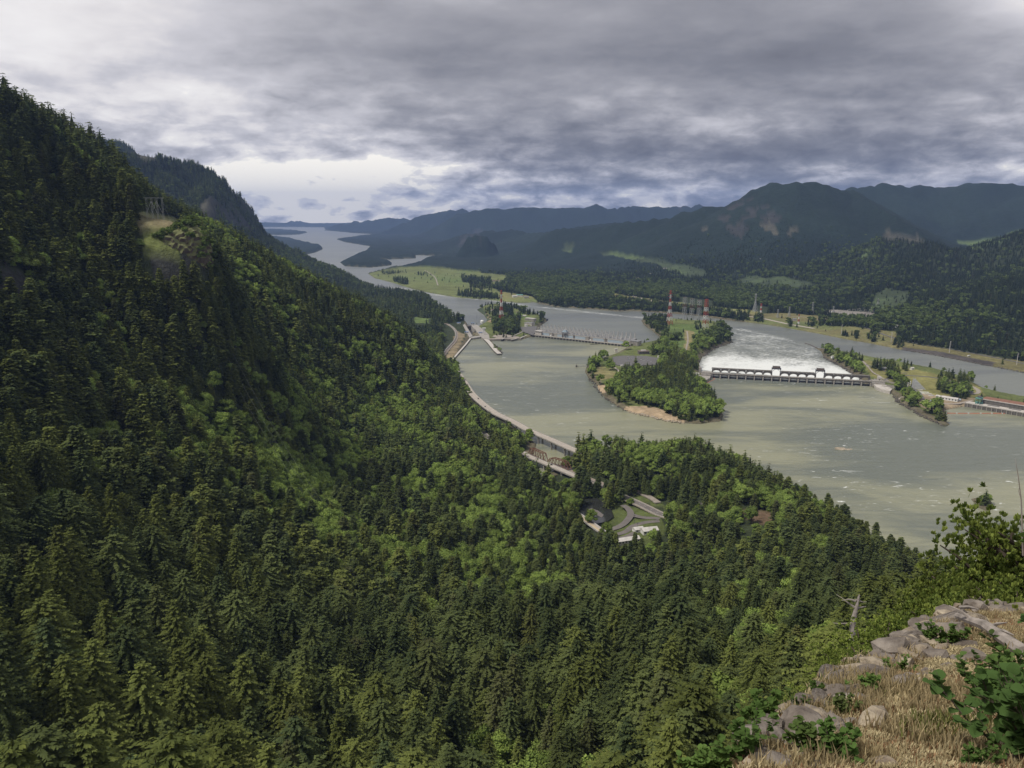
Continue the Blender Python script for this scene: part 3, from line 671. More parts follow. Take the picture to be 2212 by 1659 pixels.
# ================================================================== TREES
def quads_mesh(name, Q, tip, material):
    """Q (n,4,3) leaf quads"""
    Q = np.asarray(Q, np.float32); n = len(Q)
    V = Q.reshape(-1, 3); Fq = np.arange(4*n).reshape(n, 4)
    return np_mesh(name, V, Fq, material, attrs={'tip': np.repeat(np.asarray(tip, np.float32), 4)})
def conifer_quads(seed, layers, nb, nseg, r0=0.16, base=0.10, leaf=0.030, ragged=0.3, pw=0.85, bend=0.0):
    g = random.Random(seed); Q = []; T = []
    lean = (g.uniform(-1, 1)*bend, g.uniform(-1, 1)*bend)
    for i in range(layers):
        f = (i+g.random()*0.8)/layers; z = base + (0.985-base)*f
        prof = (1-f)**pw*(0.62+0.38*min(1, f*5+0.35))
        rr_ = r0*prof*(1+g.uniform(-ragged, ragged)*0.5) + 0.006
        k = max(3, int(round(nb*(0.45+0.55*prof)))); a0 = g.random()*6.28
        cx, cy = lean[0]*z*z, lean[1]*z*z
        for b in range(k):
            if g.random() < 0.10: continue
            a = a0 + 6.28318*(b+g.uniform(-.35, .35))/k; Lb = rr_*g.uniform(1-ragged, 1+ragged*0.6)
            ca, sa = math.cos(a), math.sin(a); up = 0.38*(f-0.35)+g.uniform(-.08, .12)
            m = max(1, int(round(nseg*min(1.0, 0.35+Lb/r0))))
            for s in range(m):
                t = (s+0.55+g.uniform(-.25, .25))/m; rad = Lb*t
                zz = z + rad*up - 0.42*Lb*t*t*(1-f*0.6) + g.uniform(-.004, .004)
                x, y = cx+ca*rad, cy+sa*rad
                for side in ((-1, 1) if m > 1 else (0,)):
                    aa = a + side*g.uniform(.35, 1.0); w = leaf*(0.75+0.5*g.random())*(1.15-0.5*t)*(0.65+0.5*prof); dl = w*1.9
                    dx, dy = math.cos(aa), math.sin(aa); lx, ly = -dy, dx; dz = g.uniform(-.55, -.05)*dl; roll = g.uniform(-.5, .5)*w
                    p0 = (x-dx*w*.3, y-dy*w*.3, zz+.003)
                    p1 = (x+dx*dl*.45+lx*w*.55, y+dy*dl*.45+ly*w*.55, zz+dz*.35+roll)
                    p2 = (x+dx*dl, y+dy*dl, zz+dz)
                    p3_ = (x+dx*dl*.4-lx*w*.55, y+dy*dl*.4-ly*w*.55, zz+dz*.35-roll)
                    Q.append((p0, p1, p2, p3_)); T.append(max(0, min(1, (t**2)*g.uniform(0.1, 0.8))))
    # leader
    cx, cy = lean[0], lean[1]
    for k in range(5):
        a = k*1.3; Q.append(((cx, cy, .96), (cx+.006*math.cos(a), cy+.006*math.sin(a), .975), (cx, cy, 1.0), (cx-.006*math.cos(a), cy-.006*math.sin(a), .97))); T.append(.4)
    # dense inner foliage so that no daylight shows through the heart of the crown
    n = 9; rings = 5
    for i in range(rings):
        f0, f1 = i/rings, (i+1)/rings
        for j in range(n):
            P = []
            for (f, jj) in ((f0, j), (f0, j+1), (f1, j+1), (f1, j)):
                q = (1-f)**pw*r0*0.50*(0.8+0.4*_rnd(seed, i if f == f0 else i+1, jj % n)); an = 6.283*jj/n
                zz = base + (0.93-base)*f + 0.02*_rnd(seed+5, i if f == f0 else i+1, jj % n)
                P.append((lean[0]*zz*zz+q*math.cos(an), lean[1]*zz*zz+q*math.sin(an), zz))
            Q.append(P); T.append(0.0)
    return Q, T
def _rnd(a, b, c): return random.Random(a*7919+b*131+c).random()
def leafy_quads(seed, lobes, per, size, zc=(0.42, 0.86), rc=0.27, lr=(0.10, 0.17), flat=0.85):
    g = random.Random(seed); Q = []; T = []
    for i in range(lobes):
        zf = g.random(); z = zc[0]+(zc[1]-zc[0])*zf; a = g.random()*6.28; rmax = rc*math.sqrt(max(0.05, 1-(zf*1.0)**2*0.85)); r = rmax*math.sqrt(g.random())
        c = (r*math.cos(a), r*math.sin(a), z); R0 = g.uniform(*lr); lt = g.uniform(0, .45)
        for k in range(per):
            u = g.uniform(-0.55, 1); an = g.random()*6.283; s = math.sqrt(max(0, 1-u*u)); rad = R0*g.uniform(.72, 1.08)
            n = Vector((s*math.cos(an), s*math.sin(an), u*flat)); p = Vector(c)+n*rad
            n = (n + Vector((g.uniform(-.8, .8), g.uniform(-.8, .8), g.uniform(-.3, .9)))).normalized()
            t1 = n.orthogonal().normalized(); t1.rotate(Matrix.Rotation(g.random()*6.28, 3, n)); t2 = n.cross(t1); w = size*g.uniform(.6, 1.3)
            bow = n*w*g.uniform(-.3, .3)
            Q.append((p-t1*w, p-t2*w*.8+bow, p+t1*w, p+t2*w*.8+bow)); T.append(max(0, min(1, lt+g.uniform(-.1, .5))))
        n = 6                                    # lobe heart
        for j in range(n):
            for (u0, u1) in ((-.6, .1), (.1, .75)):
                P = []
                for (u, jj) in ((u0, j), (u0, j+1), (u1, j+1), (u1, j)):
                    s = math.sqrt(1-u*u)*R0*.72; an = 6.283*(jj % n)/n; P.append((c[0]+s*math.cos(an), c[1]+s*math.sin(an), c[2]+u*R0*.72))
                Q.append(P); T.append(0.05)
    return Q, T
def trunk_mesh(name, r=0.013, top=0.93, bend=0.0, limbs=0, seed=0):
    b = MB(); g = random.Random(seed)
    b.tube([(0, 0, -0.10), (0, 0, 0.0), (g.uniform(-.01, .01), g.uniform(-.01, .01), .35), (0, 0, top)], [r*1.5, r*1.15, r*.85, r*.12], 6)
    for k in range(limbs):
        z = g.uniform(.2, .6); a = g.random()*6.28; l = g.uniform(.12, .24)
        b.tube([(0, 0, z), (math.cos(a)*l*.5, math.sin(a)*l*.5, z+l*.55), (math.cos(a)*l, math.sin(a)*l, z+l*1.0)], [r*.5, r*.3, r*.1], 4, cap=False)
    return b.mesh(name, M['bark'])
near_fir = []      # (crown mesh, trunk mesh, crown mesh in sunlit colour)
for k, (ly, nb, ns, r0, base, rg, pw, bd) in enumerate(((36, 11, 5, .15, .08, .35, .52, .0), (32, 11, 5, .165, .10, .45, .48, .01), (38, 10, 4, .125, .06, .3, .55, .0), (30, 11, 5, .18, .16, .5, .45, .02), (26, 10, 5, .20, .32, .6, .55, .03), (34, 10, 4, .14, .12, .55, .5, .012))):
    Q, T = conifer_quads(100+k, ly, nb, ns, r0, base, .030, rg, pw, bd)
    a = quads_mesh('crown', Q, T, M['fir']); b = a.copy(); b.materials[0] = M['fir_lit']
    near_fir.append((a, b, trunk_mesh('trunk', .014, .9, seed=k)))
fine_fir = []      # for the trees closest to the ledge: finer sprays
for k, (ly, nb, ns, r0, base, rg, pw, bd) in enumerate(((36, 13, 11, .19, .34, .6, .5, .03), (44, 13, 10, .17, .14, .5, .6, .01), (32, 12, 11, .21, .42, .7, .42, .04), (48, 12, 9, .15, .10, .45, .62, .01))):
    Q, T = conifer_quads(160+k, ly, nb, ns, r0, base, .0122, rg, pw, bd)
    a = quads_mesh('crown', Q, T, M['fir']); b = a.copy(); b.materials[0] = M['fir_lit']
    fine_fir.append((a, b, trunk_mesh('trunk', .012, .93, seed=60+k, bend=.02)))
near_leaf = []
for k, (lb, per, rc) in enumerate(((26, 95, .30), (22, 100, .34), (28, 90, .26), (20, 105, .36))):
    Q, T = leafy_quads(200+k, lb, per, .022, rc=rc)
    near_leaf.append((quads_mesh('crown', Q, T, M['leaf']), trunk_mesh('trunk', .02, .7, limbs=6, seed=k)))
# forms used by the unbroken forest (kept out of the scene itself, instanced over points)
def form_collection(name, items):
    c = bpy.data.collections.new(name)
    for k, me in enumerate(items):
        o = bpy.data.objects.new('%s_%02d' % (name, k), me); c.objects.link(o)
    return c
def join(name, parts):
    """one mesh out of a crown and a trunk"""
    V = []; Fs = []; T = []; mi = []; mats = []; off = 0
    for me in parts:
        v = np.empty(len(me.vertices)*3, np.float32); me.vertices.foreach_get('co', v); v = v.reshape(-1, 3)
        t = np.zeros(len(v), np.float32)
        if 'tip' in me.attributes: me.attributes['tip'].data.foreach_get('value', t)
        if me.materials[0] not in mats: mats.append(me.materials[0])
        k = mats.index(me.materials[0])
        for p in me.polygons:
            if len(p.vertices) == 4: Fs.append([i+off for i in p.vertices]); mi.append(k)
        V.append(v); T.append(t); off += len(v)
    out = np_mesh(name, np.concatenate(V), np.array(Fs), mats, attrs={'tip': np.concatenate(T)})
    out.polygons.foreach_set('material_index', np.array(mi, np.int32)); return out
fir_forms = []
for a, b, tr in near_fir: fir_forms += [join('fir_form', (a, tr)), join('fir_form', (b, tr))]          # 0-11 near
FINE0 = len(fir_forms)
for k in range(3):                                                                                      # 12-17 middle
    Q, T = conifer_quads(300+k, 15, 8, 2, .165+.02*k, .08, .052, .4, .8)
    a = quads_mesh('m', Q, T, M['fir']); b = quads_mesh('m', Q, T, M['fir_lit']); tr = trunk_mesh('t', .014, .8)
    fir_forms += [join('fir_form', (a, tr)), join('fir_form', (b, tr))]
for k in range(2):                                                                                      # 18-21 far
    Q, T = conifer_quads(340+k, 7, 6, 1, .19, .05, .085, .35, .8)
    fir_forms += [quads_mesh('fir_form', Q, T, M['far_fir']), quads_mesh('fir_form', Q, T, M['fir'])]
for a, b, tr in fine_fir: fir_forms += [join('fir_form', (a, tr)), join('fir_form', (b, tr))]            # 22-29 finest
leaf_forms = [join('leaf_form', (a, t_)) for a, t_ in near_leaf]                                        # 0-3 near
for k in range(2):
    Q, T = leafy_quads(400+k, 14, 34, .045, rc=.32); leaf_forms.append(quads_mesh('leaf_form', Q, T, M['leaf']))   # 4-5
for k in range(2):
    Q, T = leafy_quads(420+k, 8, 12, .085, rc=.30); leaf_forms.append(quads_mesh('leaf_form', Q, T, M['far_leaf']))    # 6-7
bush_forms = []
for k in range(3):
    Q, T = leafy_quads(440+k, 12, 26, .075, zc=(.25, .75), rc=.5, lr=(.18, .3)); bush_forms.append(quads_mesh('bush_form', Q, T, M['bush']))

# --- where trees stand
E = (GZ + 0 - EYE)/RRg; EM = np.maximum.accumulate(E, axis=0)
def scatter(r0, r1, sp_):
    y1 = r1; xs = np.arange(-r1*0.72, r1*0.72, sp_); ys = np.arange(r0*0.6, y1, sp_)
    X, Y = np.meshgrid(xs, ys); X = X + rng.uniform(-.45, .45, X.shape)*sp_; Y = Y + rng.uniform(-.45, .45, X.shape)*sp_
    r = np.hypot(X, Y); t = np.arctan2(X, Y); m = (r >= r0) & (r < r1) & (np.abs(t) < R(37.5)); return X[m], Y[m]
KEEP_OUT = []      # (polyline, half width) filled from the roads below
ROADS = dict(
  viaduct=([(984,800),(999,819.5),(1017,847.6),(1037.6,868),(1068,891),(1099,906),(1122,918),(1140,928),(1191,950),(1245,974),(1290,992)], 13, 9.5),
  lower=([(1085,955),(1112.5,968),(1140,984.5),(1188.5,1005),(1240,1027),(1285,1046),(1330,1066),(1380,1088),(1425,1110),(1475,1132)], 9.5, 8.5),
  upper=([(1340,1012),(1400,1035),(1440,1055),(1480,1078),(1540,1112)], 13.5, 7.0),
  south=([(1490,1125),(1515,1137),(1545,1152)], 14, 7), )
def keep_line(pts, z, w): 
    W = [at(px, py, z) for px, py in pts]; KEEP_OUT.append((W, w))
keep_line(ROADS['viaduct'][0][:6], 9, 13); keep_line(ROADS['lower'][0][4:], 8, 10); keep_line(ROADS['upper'][0], 13, 9); keep_line([(1478,1120),(1545,1152)], 14, 8)
keep_line([(1030,925),(1063,950)], 8, 9); keep_line(ROADS['viaduct'][0][5:], 9, 5); keep_line(ROADS['lower'][0][:5], 8, 5)
keep_line([(1145,984),(1236,1014)], 8, 7); keep_line([(1236,1014),(1330,1055),(1380,1072)], 8, 5)
BLANK = [ # open ground and yards without trees
 [(1300,770),(1325,768),(1400,766),(1428,772),(1424,788),(1395,789),(1328,789)], [(1376,752),(1404,752),(1404,770),(1376,770)],
 [(1285,1135),(1310,1165),(1330,1178),(1375,1160),(1430,1145),(1425,1118),(1372,1100),(1345,1090),(1335,1120)], [(1250,1080),(1300,1072),(1325,1120),(1290,1145),(1245,1110)],
 [(1326,1158),(1370,1140),(1440,1130),(1440,1165),(1340,1186)], [(1125,680),(1166,680),(1160,722),(1120,726)], [(1030,690),(1062,690),(1066,735),(1030,735)],
 [(1493,798),(1530,798),(1530,826),(1500,826)], [(1562,738),(1578,738),(1515,800),(1500,790)], [(1440,695),(1500,700),(1498,712),(1440,709)],[(1513,695),(1537,699),(1535,712),(1512,709)],
 [(1860,812),(1905,812),(1905,846),(1860,836)], [(960,700),(1012,690),(1020,735),(985,780),(960,785),(955,765)], [(1136,955),(1180,975),(1160,1035),(1128,1015),(1120,985)], [(1015,855),(1100,908),(1090,930),(1000,870)],
 [(290,452),(335,455),(392,475),(400,500),(390,515),(330,515)], [(1635,660),(1660,664),(1655,690),(1632,684)], [(1466,640),(1540,650),(1540,662),(1466,655)],
 [(1050,1385),(1075,1368),(1135,1366),(1170,1378),(1160,1398),(1090,1402)],[(640,490),(900,490),(900,520),(640,520)]]
SPECKS = {'knolltop': .03, 'field': .012, 'dryfield': .01, 'drymeadow': .012, 'yard': .0, 'grass': .03, 'dry': .01, 'green': .05, 'islandgrass': .012, 'islandbare': .008, 'roadside': .01, 'rock': .10, 'tan': .04, 'lit': .9,
    'hillgrass': .22, 'brownbank': .10, 'bluff': .10, 'beach': 0, 'trackside': .0, 'riprap': .004, 'tanbank': .02}
COPSE = [ # denser groups standing on the open ground: outline, density
 ([(850,603),(880,606),(882,616),(850,612)], .7), ([(985,627),(1040,630),(1080,643),(1075,650),(990,640)], .6), ([(995,598),(1060,602),(1062,616),(1000,610)], .8),
 ([(1012,612),(1065,616),(1062,628),(1015,622)], .55), ([(900,588),(925,588),(925,596),(900,596)], .3), ([(820,588),(915,573),(960,574),(900,585),(830,594)], .8),
 ([(1632,683),(1648,683),(1648,701),(1630,700)], .9), ([(1555,672),(1590,678),(1590,694),(1550,688)], .9), ([(1592,676),(1618,680),(1616,697),(1592,692)], .9), ([(1768,690),(1830,694),(1830,706),(1768,704)], .8),
 ([(1800,684),(1945,706),(1950,728),(1935,717),(1812,702)], .9), ([(1745,696),(1762,696),(1762,706),(1745,706)], .6), ([(1700,698),(1712,698),(1712,706),(1700,706)], .5),
 ([(1818,720),(1840,724),(1840,734),(1818,730)], .5), ([(1845,722),(1855,722),(1855,734),(1845,734)], .8), ([(1875,728),(1895,731),(1890,744),(1872,740)], .6), ([(1930,735),(1952,740),(1950,756),(1928,750)], .6), ([(1880,715),(1897,716),(1896,724),(1880,722)], .9),
 ([(2024,828),(2045,832),(2095,850),(2085,862),(2050,858),(2026,842)], .95), ([(1916,800),(1940,804),(1940,824),(1918,818)], .7), ([(1965,862),(1985,868),(1985,882),(1962,876)], .9), ([(1950,850),(1965,853),(1963,866),(1950,864)], .9),
 ([(1935,824),(1955,826),(1955,846),(1935,844)], .9), ([(1988,884),(2012,892),(2008,900),(1988,894)], .8), ([(2018,876),(2040,880),(2042,912),(2022,906)], .9), ([(1809,768),(1862,776),(1862,812),(1846,806),(1824,790),(1806,780)], .75),
 ([(1774,757),(1796,757),(1796,776),(1778,768)], .95), ([(2030,808),(2100,824),(2098,834),(2060,824),(2030,814)], .45), ([(1885,792),(1960,797),(1958,803),(1890,800)], .3), ([(2040,915),(2052,914),(2052,921),(2042,921)], .8)]
ISLE = {2: .12, 3: .07, 4: .03}     # open ground of the three islands
ISLE_WOODS = [
 ([(1364,788),(1395,792),(1430,786),(1440,765),(1458,757),(1502,772),(1512,823),(1535,855),(1561,890),(1559,912),(1512,916),(1463,906),(1426,884),(1377,872),(1342,853),(1327,830),(1337,812),(1345,795)], 1.0),
 ([(1486,752),(1499,735),(1545,715),(1557,700),(1575,716),(1581,740),(1530,758),(1500,757)], .95), ([(1384,688),(1440,688),(1446,712),(1440,735),(1425,729),(1400,708)], .95),
 ([(1428,738),(1465,730),(1470,757),(1435,757)], .7), ([(1455,755),(1510,750),(1500,772),(1458,770)], .45), ([(1404,752),(1436,750),(1436,770),(1406,768)], .5), ([(1330,746),(1376,752),(1376,764),(1332,766)], .6), ([(1500,705),(1514,700),(1514,712),(1500,716)], .4),
 ([(1262,800),(1268,789),(1300,774),(1318,768),(1300,786),(1284,800),(1283,816),(1300,828),(1327,830),(1318,846),(1290,830),(1272,818)], .55), ([(1312,790),(1332,788),(1334,800),(1316,802)], .7), ([(1296,812),(1316,812),(1316,824),(1298,824)], .8), ([(1301,853),(1330,840),(1350,870),(1360,885),(1330,874),(1310,862)], .4),
 ([(1104,662),(1132,672),(1156,680),(1180,686),(1180,699),(1166,702),(1160,690),(1128,676)], .8), ([(1062,692),(1112,690),(1125,708),(1128,724),(1098,724),(1066,714)], .95), ([(1082,662),(1105,664),(1110,690),(1085,700)], .75), ([(1046,666),(1080,670),(1080,692),(1052,686)], .55), ([(1143,706),(1163,700),(1158,716),(1143,717)], .8), ([(1128,680),(1118,682),(1112,705),(1124,705)], .6)]
# openings through which the photograph shows roads, buildings and bare rock: (outline, distance of the thing)
GAPS = [([(888,680),(930,684),(930,702),(890,700)], 3300), ([(1106,956),(1140,950),(1246,966),(1250,990),(1236,1030),(1200,1030),(1106,975)], 1230), ([(984,795),(1003,812),(1022,845),(1070,888),(1142,922),(1138,938),(1060,902),(1010,858),(980,805)], 1500), ([(1150,932),(1248,968),(1244,982),(1150,945)], 1300),
 ([(1028,922),(1050,930),(1064,948),(1058,956),(1030,938)], 1400), ([(1260,1082),(1320,1090),(1345,1062),(1372,1066),(1438,1096),(1436,1158),(1330,1180),(1292,1150),(1240,1118),(1252,1105)], 1040), ([(1325,1058),(1345,1056),(1442,1098),(1440,1116),(1400,1108)], 1060),
 ([(1362,1050),(1400,1056),(1422,1078),(1400,1082)], 1080), ([(1432,1044),(1482,1068),(1480,1084),(1434,1062)], 1100), ([(1498,1122),(1548,1144),(1544,1160),(1500,1142)], 1000), ([(1570,1082),(1610,1092),(1674,1100),(1672,1122),(1640,1128),(1572,1104)], 985),
 ([(1045,1378),(1070,1366),(1140,1366),(1178,1380),(1160,1400),(1052,1400)], 540), ([(288,448),(330,420),(350,425),(370,462),(400,474),(448,525),(452,560),(380,560),(312,545),(300,500)], 1080), ([(310,550),(452,555),(452,590),(380,600),(320,590)], 1010),
 ([(1318,766),(1345,766),(1398,767),(1424,773),(1420,782),(1400,790),(1372,784),(1330,790)], 2200), ([(1282,800),(1300,786),(1330,797),(1330,814),(1300,820)], 2050), ([(1150,706),(1180,702),(1394,738),(1394,748),(1350,750),(1150,730)], 2500), ([(1376,752),(1404,752),(1404,768),(1376,768)], 2300),
 ([(1448,700),(1500,702),(1512,714),(1490,752),(1478,758),(1440,735)], 2600), ([(1898,815),(1990,812),(2080,830),(2030,862),(1940,850),(1900,840)], 1700), ([(1128,690),(1166,686),(1166,702),(1150,720),(1128,708)], 2600), ([(1340,880),(1360,876),(1440,880),(1478,896),(1478,912),(1430,910),(1350,894)], 1650),
 ([(2080,850),(2212,868),(2230,930),(2070,882)], 1500), ([(1000,698),(1060,700),(1062,740),(1000,728)], 2500),([(955,700),(985,705),(1010,722),(990,760),(960,785)], 2400),([(905,580),(950,580),(1000,588),(1080,596),(1080,603),(940,640),(860,608)], 4500)]
def inside(x, y, P):
    r = False; j = len(P)-1
    for i in range(len(P)):
        yi, yj = P[i][1], P[j][1]
        if (yi > y) != (yj > y) and x < (P[j][0]-P[i][0])*(y-yi)/(yj-yi)+P[i][0]: r = not r
        j = i
    return r
GAPS = [(P, D, min(p[0] for p in P)-25, max(p[0] for p in P)+25, min(p[1] for p in P), max(p[1] for p in P)) for P, D in GAPS]
def blocks(x, y, z, h, r, k, wide):
    for f in (.55, .8, .97):
        px, py = survey(x, y, z+h*f); hw = .16*wide*h*(1.05-f)*FP/r
        for P, D, xa, xb, ya, yb in GAPS:
            if r < D-8 and xa < px < xb and ya < py < yb:
                for q in (-hw, 0, hw):
                    if inside(px+q, py, P): return random.random() > (k if D != 1040 else .38)
    return False
def classify(x, y):
    z = sample(GZ, x, y); r = np.hypot(x, y)
    ok = sample(GD, x, y) > 5
    c, names, px, py = ground_classes(x, y, z)
    dens = np.ones(x.shape)
    for k, nm in enumerate(names): dens[c == k] = SPECKS[nm]
    who = GWHO[np.clip(np.searchsorted(rr, r), 0, len(rr)-1), np.clip(((np.arctan2(x, y)-TH0)/(TH1-TH0)*(NTH-1)).round().astype(int), 0, NTH-1)]
    for w_, dv in ISLE.items(): dens[(who == w_) & (c < 0)] = dv
    for P, dv in ISLE_WOODS: dens[in_poly(px, py, P) & (who > 1) & (who < 5)] = dv
    dens[in_poly(px, py, [(786,627),(850,632),(940,650),(985,690),(985,720),(960,763),(919,717),(880,686),(802,655)]) & (c < 0) & (r > 2200)] = .6
    for P, dv in COPSE: dens[in_poly(px, py, P)] = dv
    for P in BLANK: dens[in_poly(px, py, P)] = 0
    for W, w in KEEP_OUT:
        for a, b in zip(W[:-1], W[1:]):
            q, _ = seg_dist(x, y, a, b); dens[q < w] = 0
    vis = (z + 42 - EYE)/r >= sample(EM, x, y) - 0.002
    return z, px, py, c, dens, ok & vis
LEAFY = [(1180,610,120,16,.6),(1420,625,120,14,.5),(1560,640,80,14,.5),(2000,690,120,20,.45),(1640,660,60,10,.4),(480,960,120,90,.8),(620,1080,110,70,.8),(330,1010,80,60,.7),(780,1000,90,60,.75),(700,1180,80,50,.6),(140,1120,70,60,.6),(560,820,50,40,.5),(940,1080,60,50,.7),(640,900,60,60,.5),(540,1010,130,110,.75),(230,990,90,80,.7),(700,1070,100,80,.75),(850,930,110,70,.7),(1050,1120,60,50,.7),(860,1240,60,60,.8),(450,890,40,50,.5),(20,1600,110,80,.55),(420,1420,60,60,.4),
 (900,1330,50,50,.6),(990,1250,40,40,.6),(700,580,70,25,.6),(640,560,60,25,.5),(1080,700,60,14,.25),(1500,880,40,26,.65),(1430,870,80,14,.8),(1310,850,40,30,.5),(1460,730,60,30,.45),(1530,720,50,30,.35),(1600,1120,70,40,.7),(1380,1000,60,25,.5),(1180,960,60,25,.6),(1100,930,40,20,.7),
 (1240,630,150,18,.45),(1150,640,40,12,.9),(1700,610,150,26,.55),(1900,700,160,16,.45),(1150,1330,60,50,.35),(860,1400,60,50,.35),(440,1030,60,50,.45),(1850,560,60,40,.5),(1330,790,80,60,.35),(1100,1200,70,40,.4),(120,1280,60,60,.3),(960,1040,60,60,.4)]
fir = []; leafy = []; bush = []
for (r0, r1, spc) in ((125, 450, 14.0), (450, 800, 12.6), (800, 1500, 11.0), (1500, 2700, 9.4), (2700, 4200, 10.5), (4200, 6100, 13.5)):
    X, Y = scatter(r0, r1, spc)
    z, px, py, c, dens, ok = classify(X, Y)
    r = np.hypot(X, Y); kd = sample(GD, X, Y)
    dens = dens*np.where((r > 2300) | (dens < .9), np.clip(1.0 + 0.9*fbm(X, Y, 90, 3, 120), 0.35, 1), 1)*np.where(r > 4600, 1-sstep(5200, 6100, r), 1)
    m = ok & (rng.random(X.shape) < dens)
    pl = np.zeros(X.shape)
    for (a, b, ra, rb, k) in LEAFY: pl = np.maximum(pl, k*np.exp(-((px-a)/ra)**2-((py-b)/rb)**2))
    nz_ = fbm(X, Y, 70, 3, 200)
    pl = np.where(r > 2700, pl*.9 + .04, np.clip(pl*1.15 + 0.12 + 0.8*nz_, 0.0, 0.95))
    pl = np.where(r > 4600, pl*0.6, pl); pl = np.where((kd < 16) & (r > 1100), np.maximum(pl, .6), pl)
    pl = np.where(in_poly(px, py, [(1330,786),(1400,790),(1500,775),(1540,850),(1545,880),(1440,868),(1360,850),(1330,825)]), pl*.18, pl)
    isl = rng.random(X.shape) < pl
    isb = isl & (kd < 14) & (r > 1100) & (rng.random(X.shape) < .6)
    lit = (rng.random(X.shape) < np.clip(0.30 + 0.7*fbm(X, Y, 160, 3, 300), 0.03, .8)*np.where((r > 2700) & (px > 1000), .12, 1) + np.where((r > 2700) & (px <= 1000), .45, 0))  # which crowns take the sunlit colour, by patch and by slope
    for k in np.nonzero(m)[0]:
        x, y, zz, rk = X[k], Y[k], z[k], r[k]
        age = 0.66+0.62*random.random()**1.3
        small = dens[k] < .2 and rk > 1200
        if not isb[k] and blocks(x, y, zz, 24 if (isl[k] or rk > 1150) else 38, rk, .04, 1.0): continue
        if isb[k]: bush.append((x, y, zz-0.3, random.uniform(4, 9), random.uniform(.8, 1.3)))
        elif isl[k]: leafy.append((x, y, zz-0.3, (random.uniform(10, 17) if small else random.uniform(19, 30)), random.uniform(.85, 1.25), lit[k], rk))
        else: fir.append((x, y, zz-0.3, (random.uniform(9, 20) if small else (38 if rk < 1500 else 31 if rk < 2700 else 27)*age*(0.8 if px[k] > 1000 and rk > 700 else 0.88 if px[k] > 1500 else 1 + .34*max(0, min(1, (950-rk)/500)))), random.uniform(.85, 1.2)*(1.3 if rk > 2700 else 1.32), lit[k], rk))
# undergrowth of young maples and hazel between the tall trunks
for (r0, r1, spc) in ((125, 700, 8.5), (700, 1500, 10)):
    X, Y = scatter(r0, r1, spc); z, px, py, c, dens, ok = classify(X, Y); m = ok & (dens > .5) & (rng.random(X.shape) < .62 + .5*fbm(X, Y, 80, 3, 210)); r = np.hypot(X, Y)
    for k in np.nonzero(m)[0]:
        h = random.uniform(7, 15)
        if blocks(X[k], Y[k], z[k], h, r[k], .15, 1.4): continue
        leafy.append((X[k], Y[k], z[k]-.8, h, random.uniform(1.1, 1.5), False, r[k]))
# a few exact ones that stand alone
SOLO = [(1085,985,0),(1136,936,1),(1172,935,1),(1163,938,1),(1292,985,3),(1305,985,3),(1318,983,3)]
fir = np.array(fir); leafy = np.array(leafy); bush = np.array(bush)
print('trees', len(fir), len(leafy), len(bush))

# --- which trees show largest: a painter's pass over simple silhouettes
def pick(T, others, n):
    S = 3.0; Wd, Hg = int(2212/S), int(1659/S); buf = np.full((Hg, Wd), -1, np.int32)
    allT = [(t[0], t[1], t[2], t[3], t[4], i, 0) for i, t in enumerate(T) if t[6] < 1400] + [(t[0], t[1], t[2], t[3], t[4]*1.7, i, 1) for i, t in enumerate(others) if t[6] < 1400]
    allT.sort(key=lambda t: -(t[0]**2+t[1]**2))
    for (x, y, z, h, w, i, o) in allT:
        u0, v0 = survey(x, y, z); u1, v1 = survey(x, y, z+h); rpx = 0.16*h*w*FP/math.hypot(x, y)
        y0, y1 = int(v1/S), int(v0/S); 
        if y1 < 0 or y0 >= Hg or u0 < -20 or u0 > 2232: continue
        for yy in range(max(0, y0), min(Hg, y1+1)):
            f = (yy-y0+.5)/max(1, y1-y0+1); hw = rpx*f/S; a, b = int(max(0, u0/S-hw)), int(min(Wd, u0/S+hw+1))
            if b > a: buf[yy, a:b] = i if o == 0 else -2
    ids, cnt = np.unique(buf[buf >= 0], return_counts=True)
    o = np.argsort(-cnt)[:n]; return set(int(i) for i in ids[o])
single_fir = pick(fir, leafy, 296); single_leaf = pick(leafy, fir, 180)

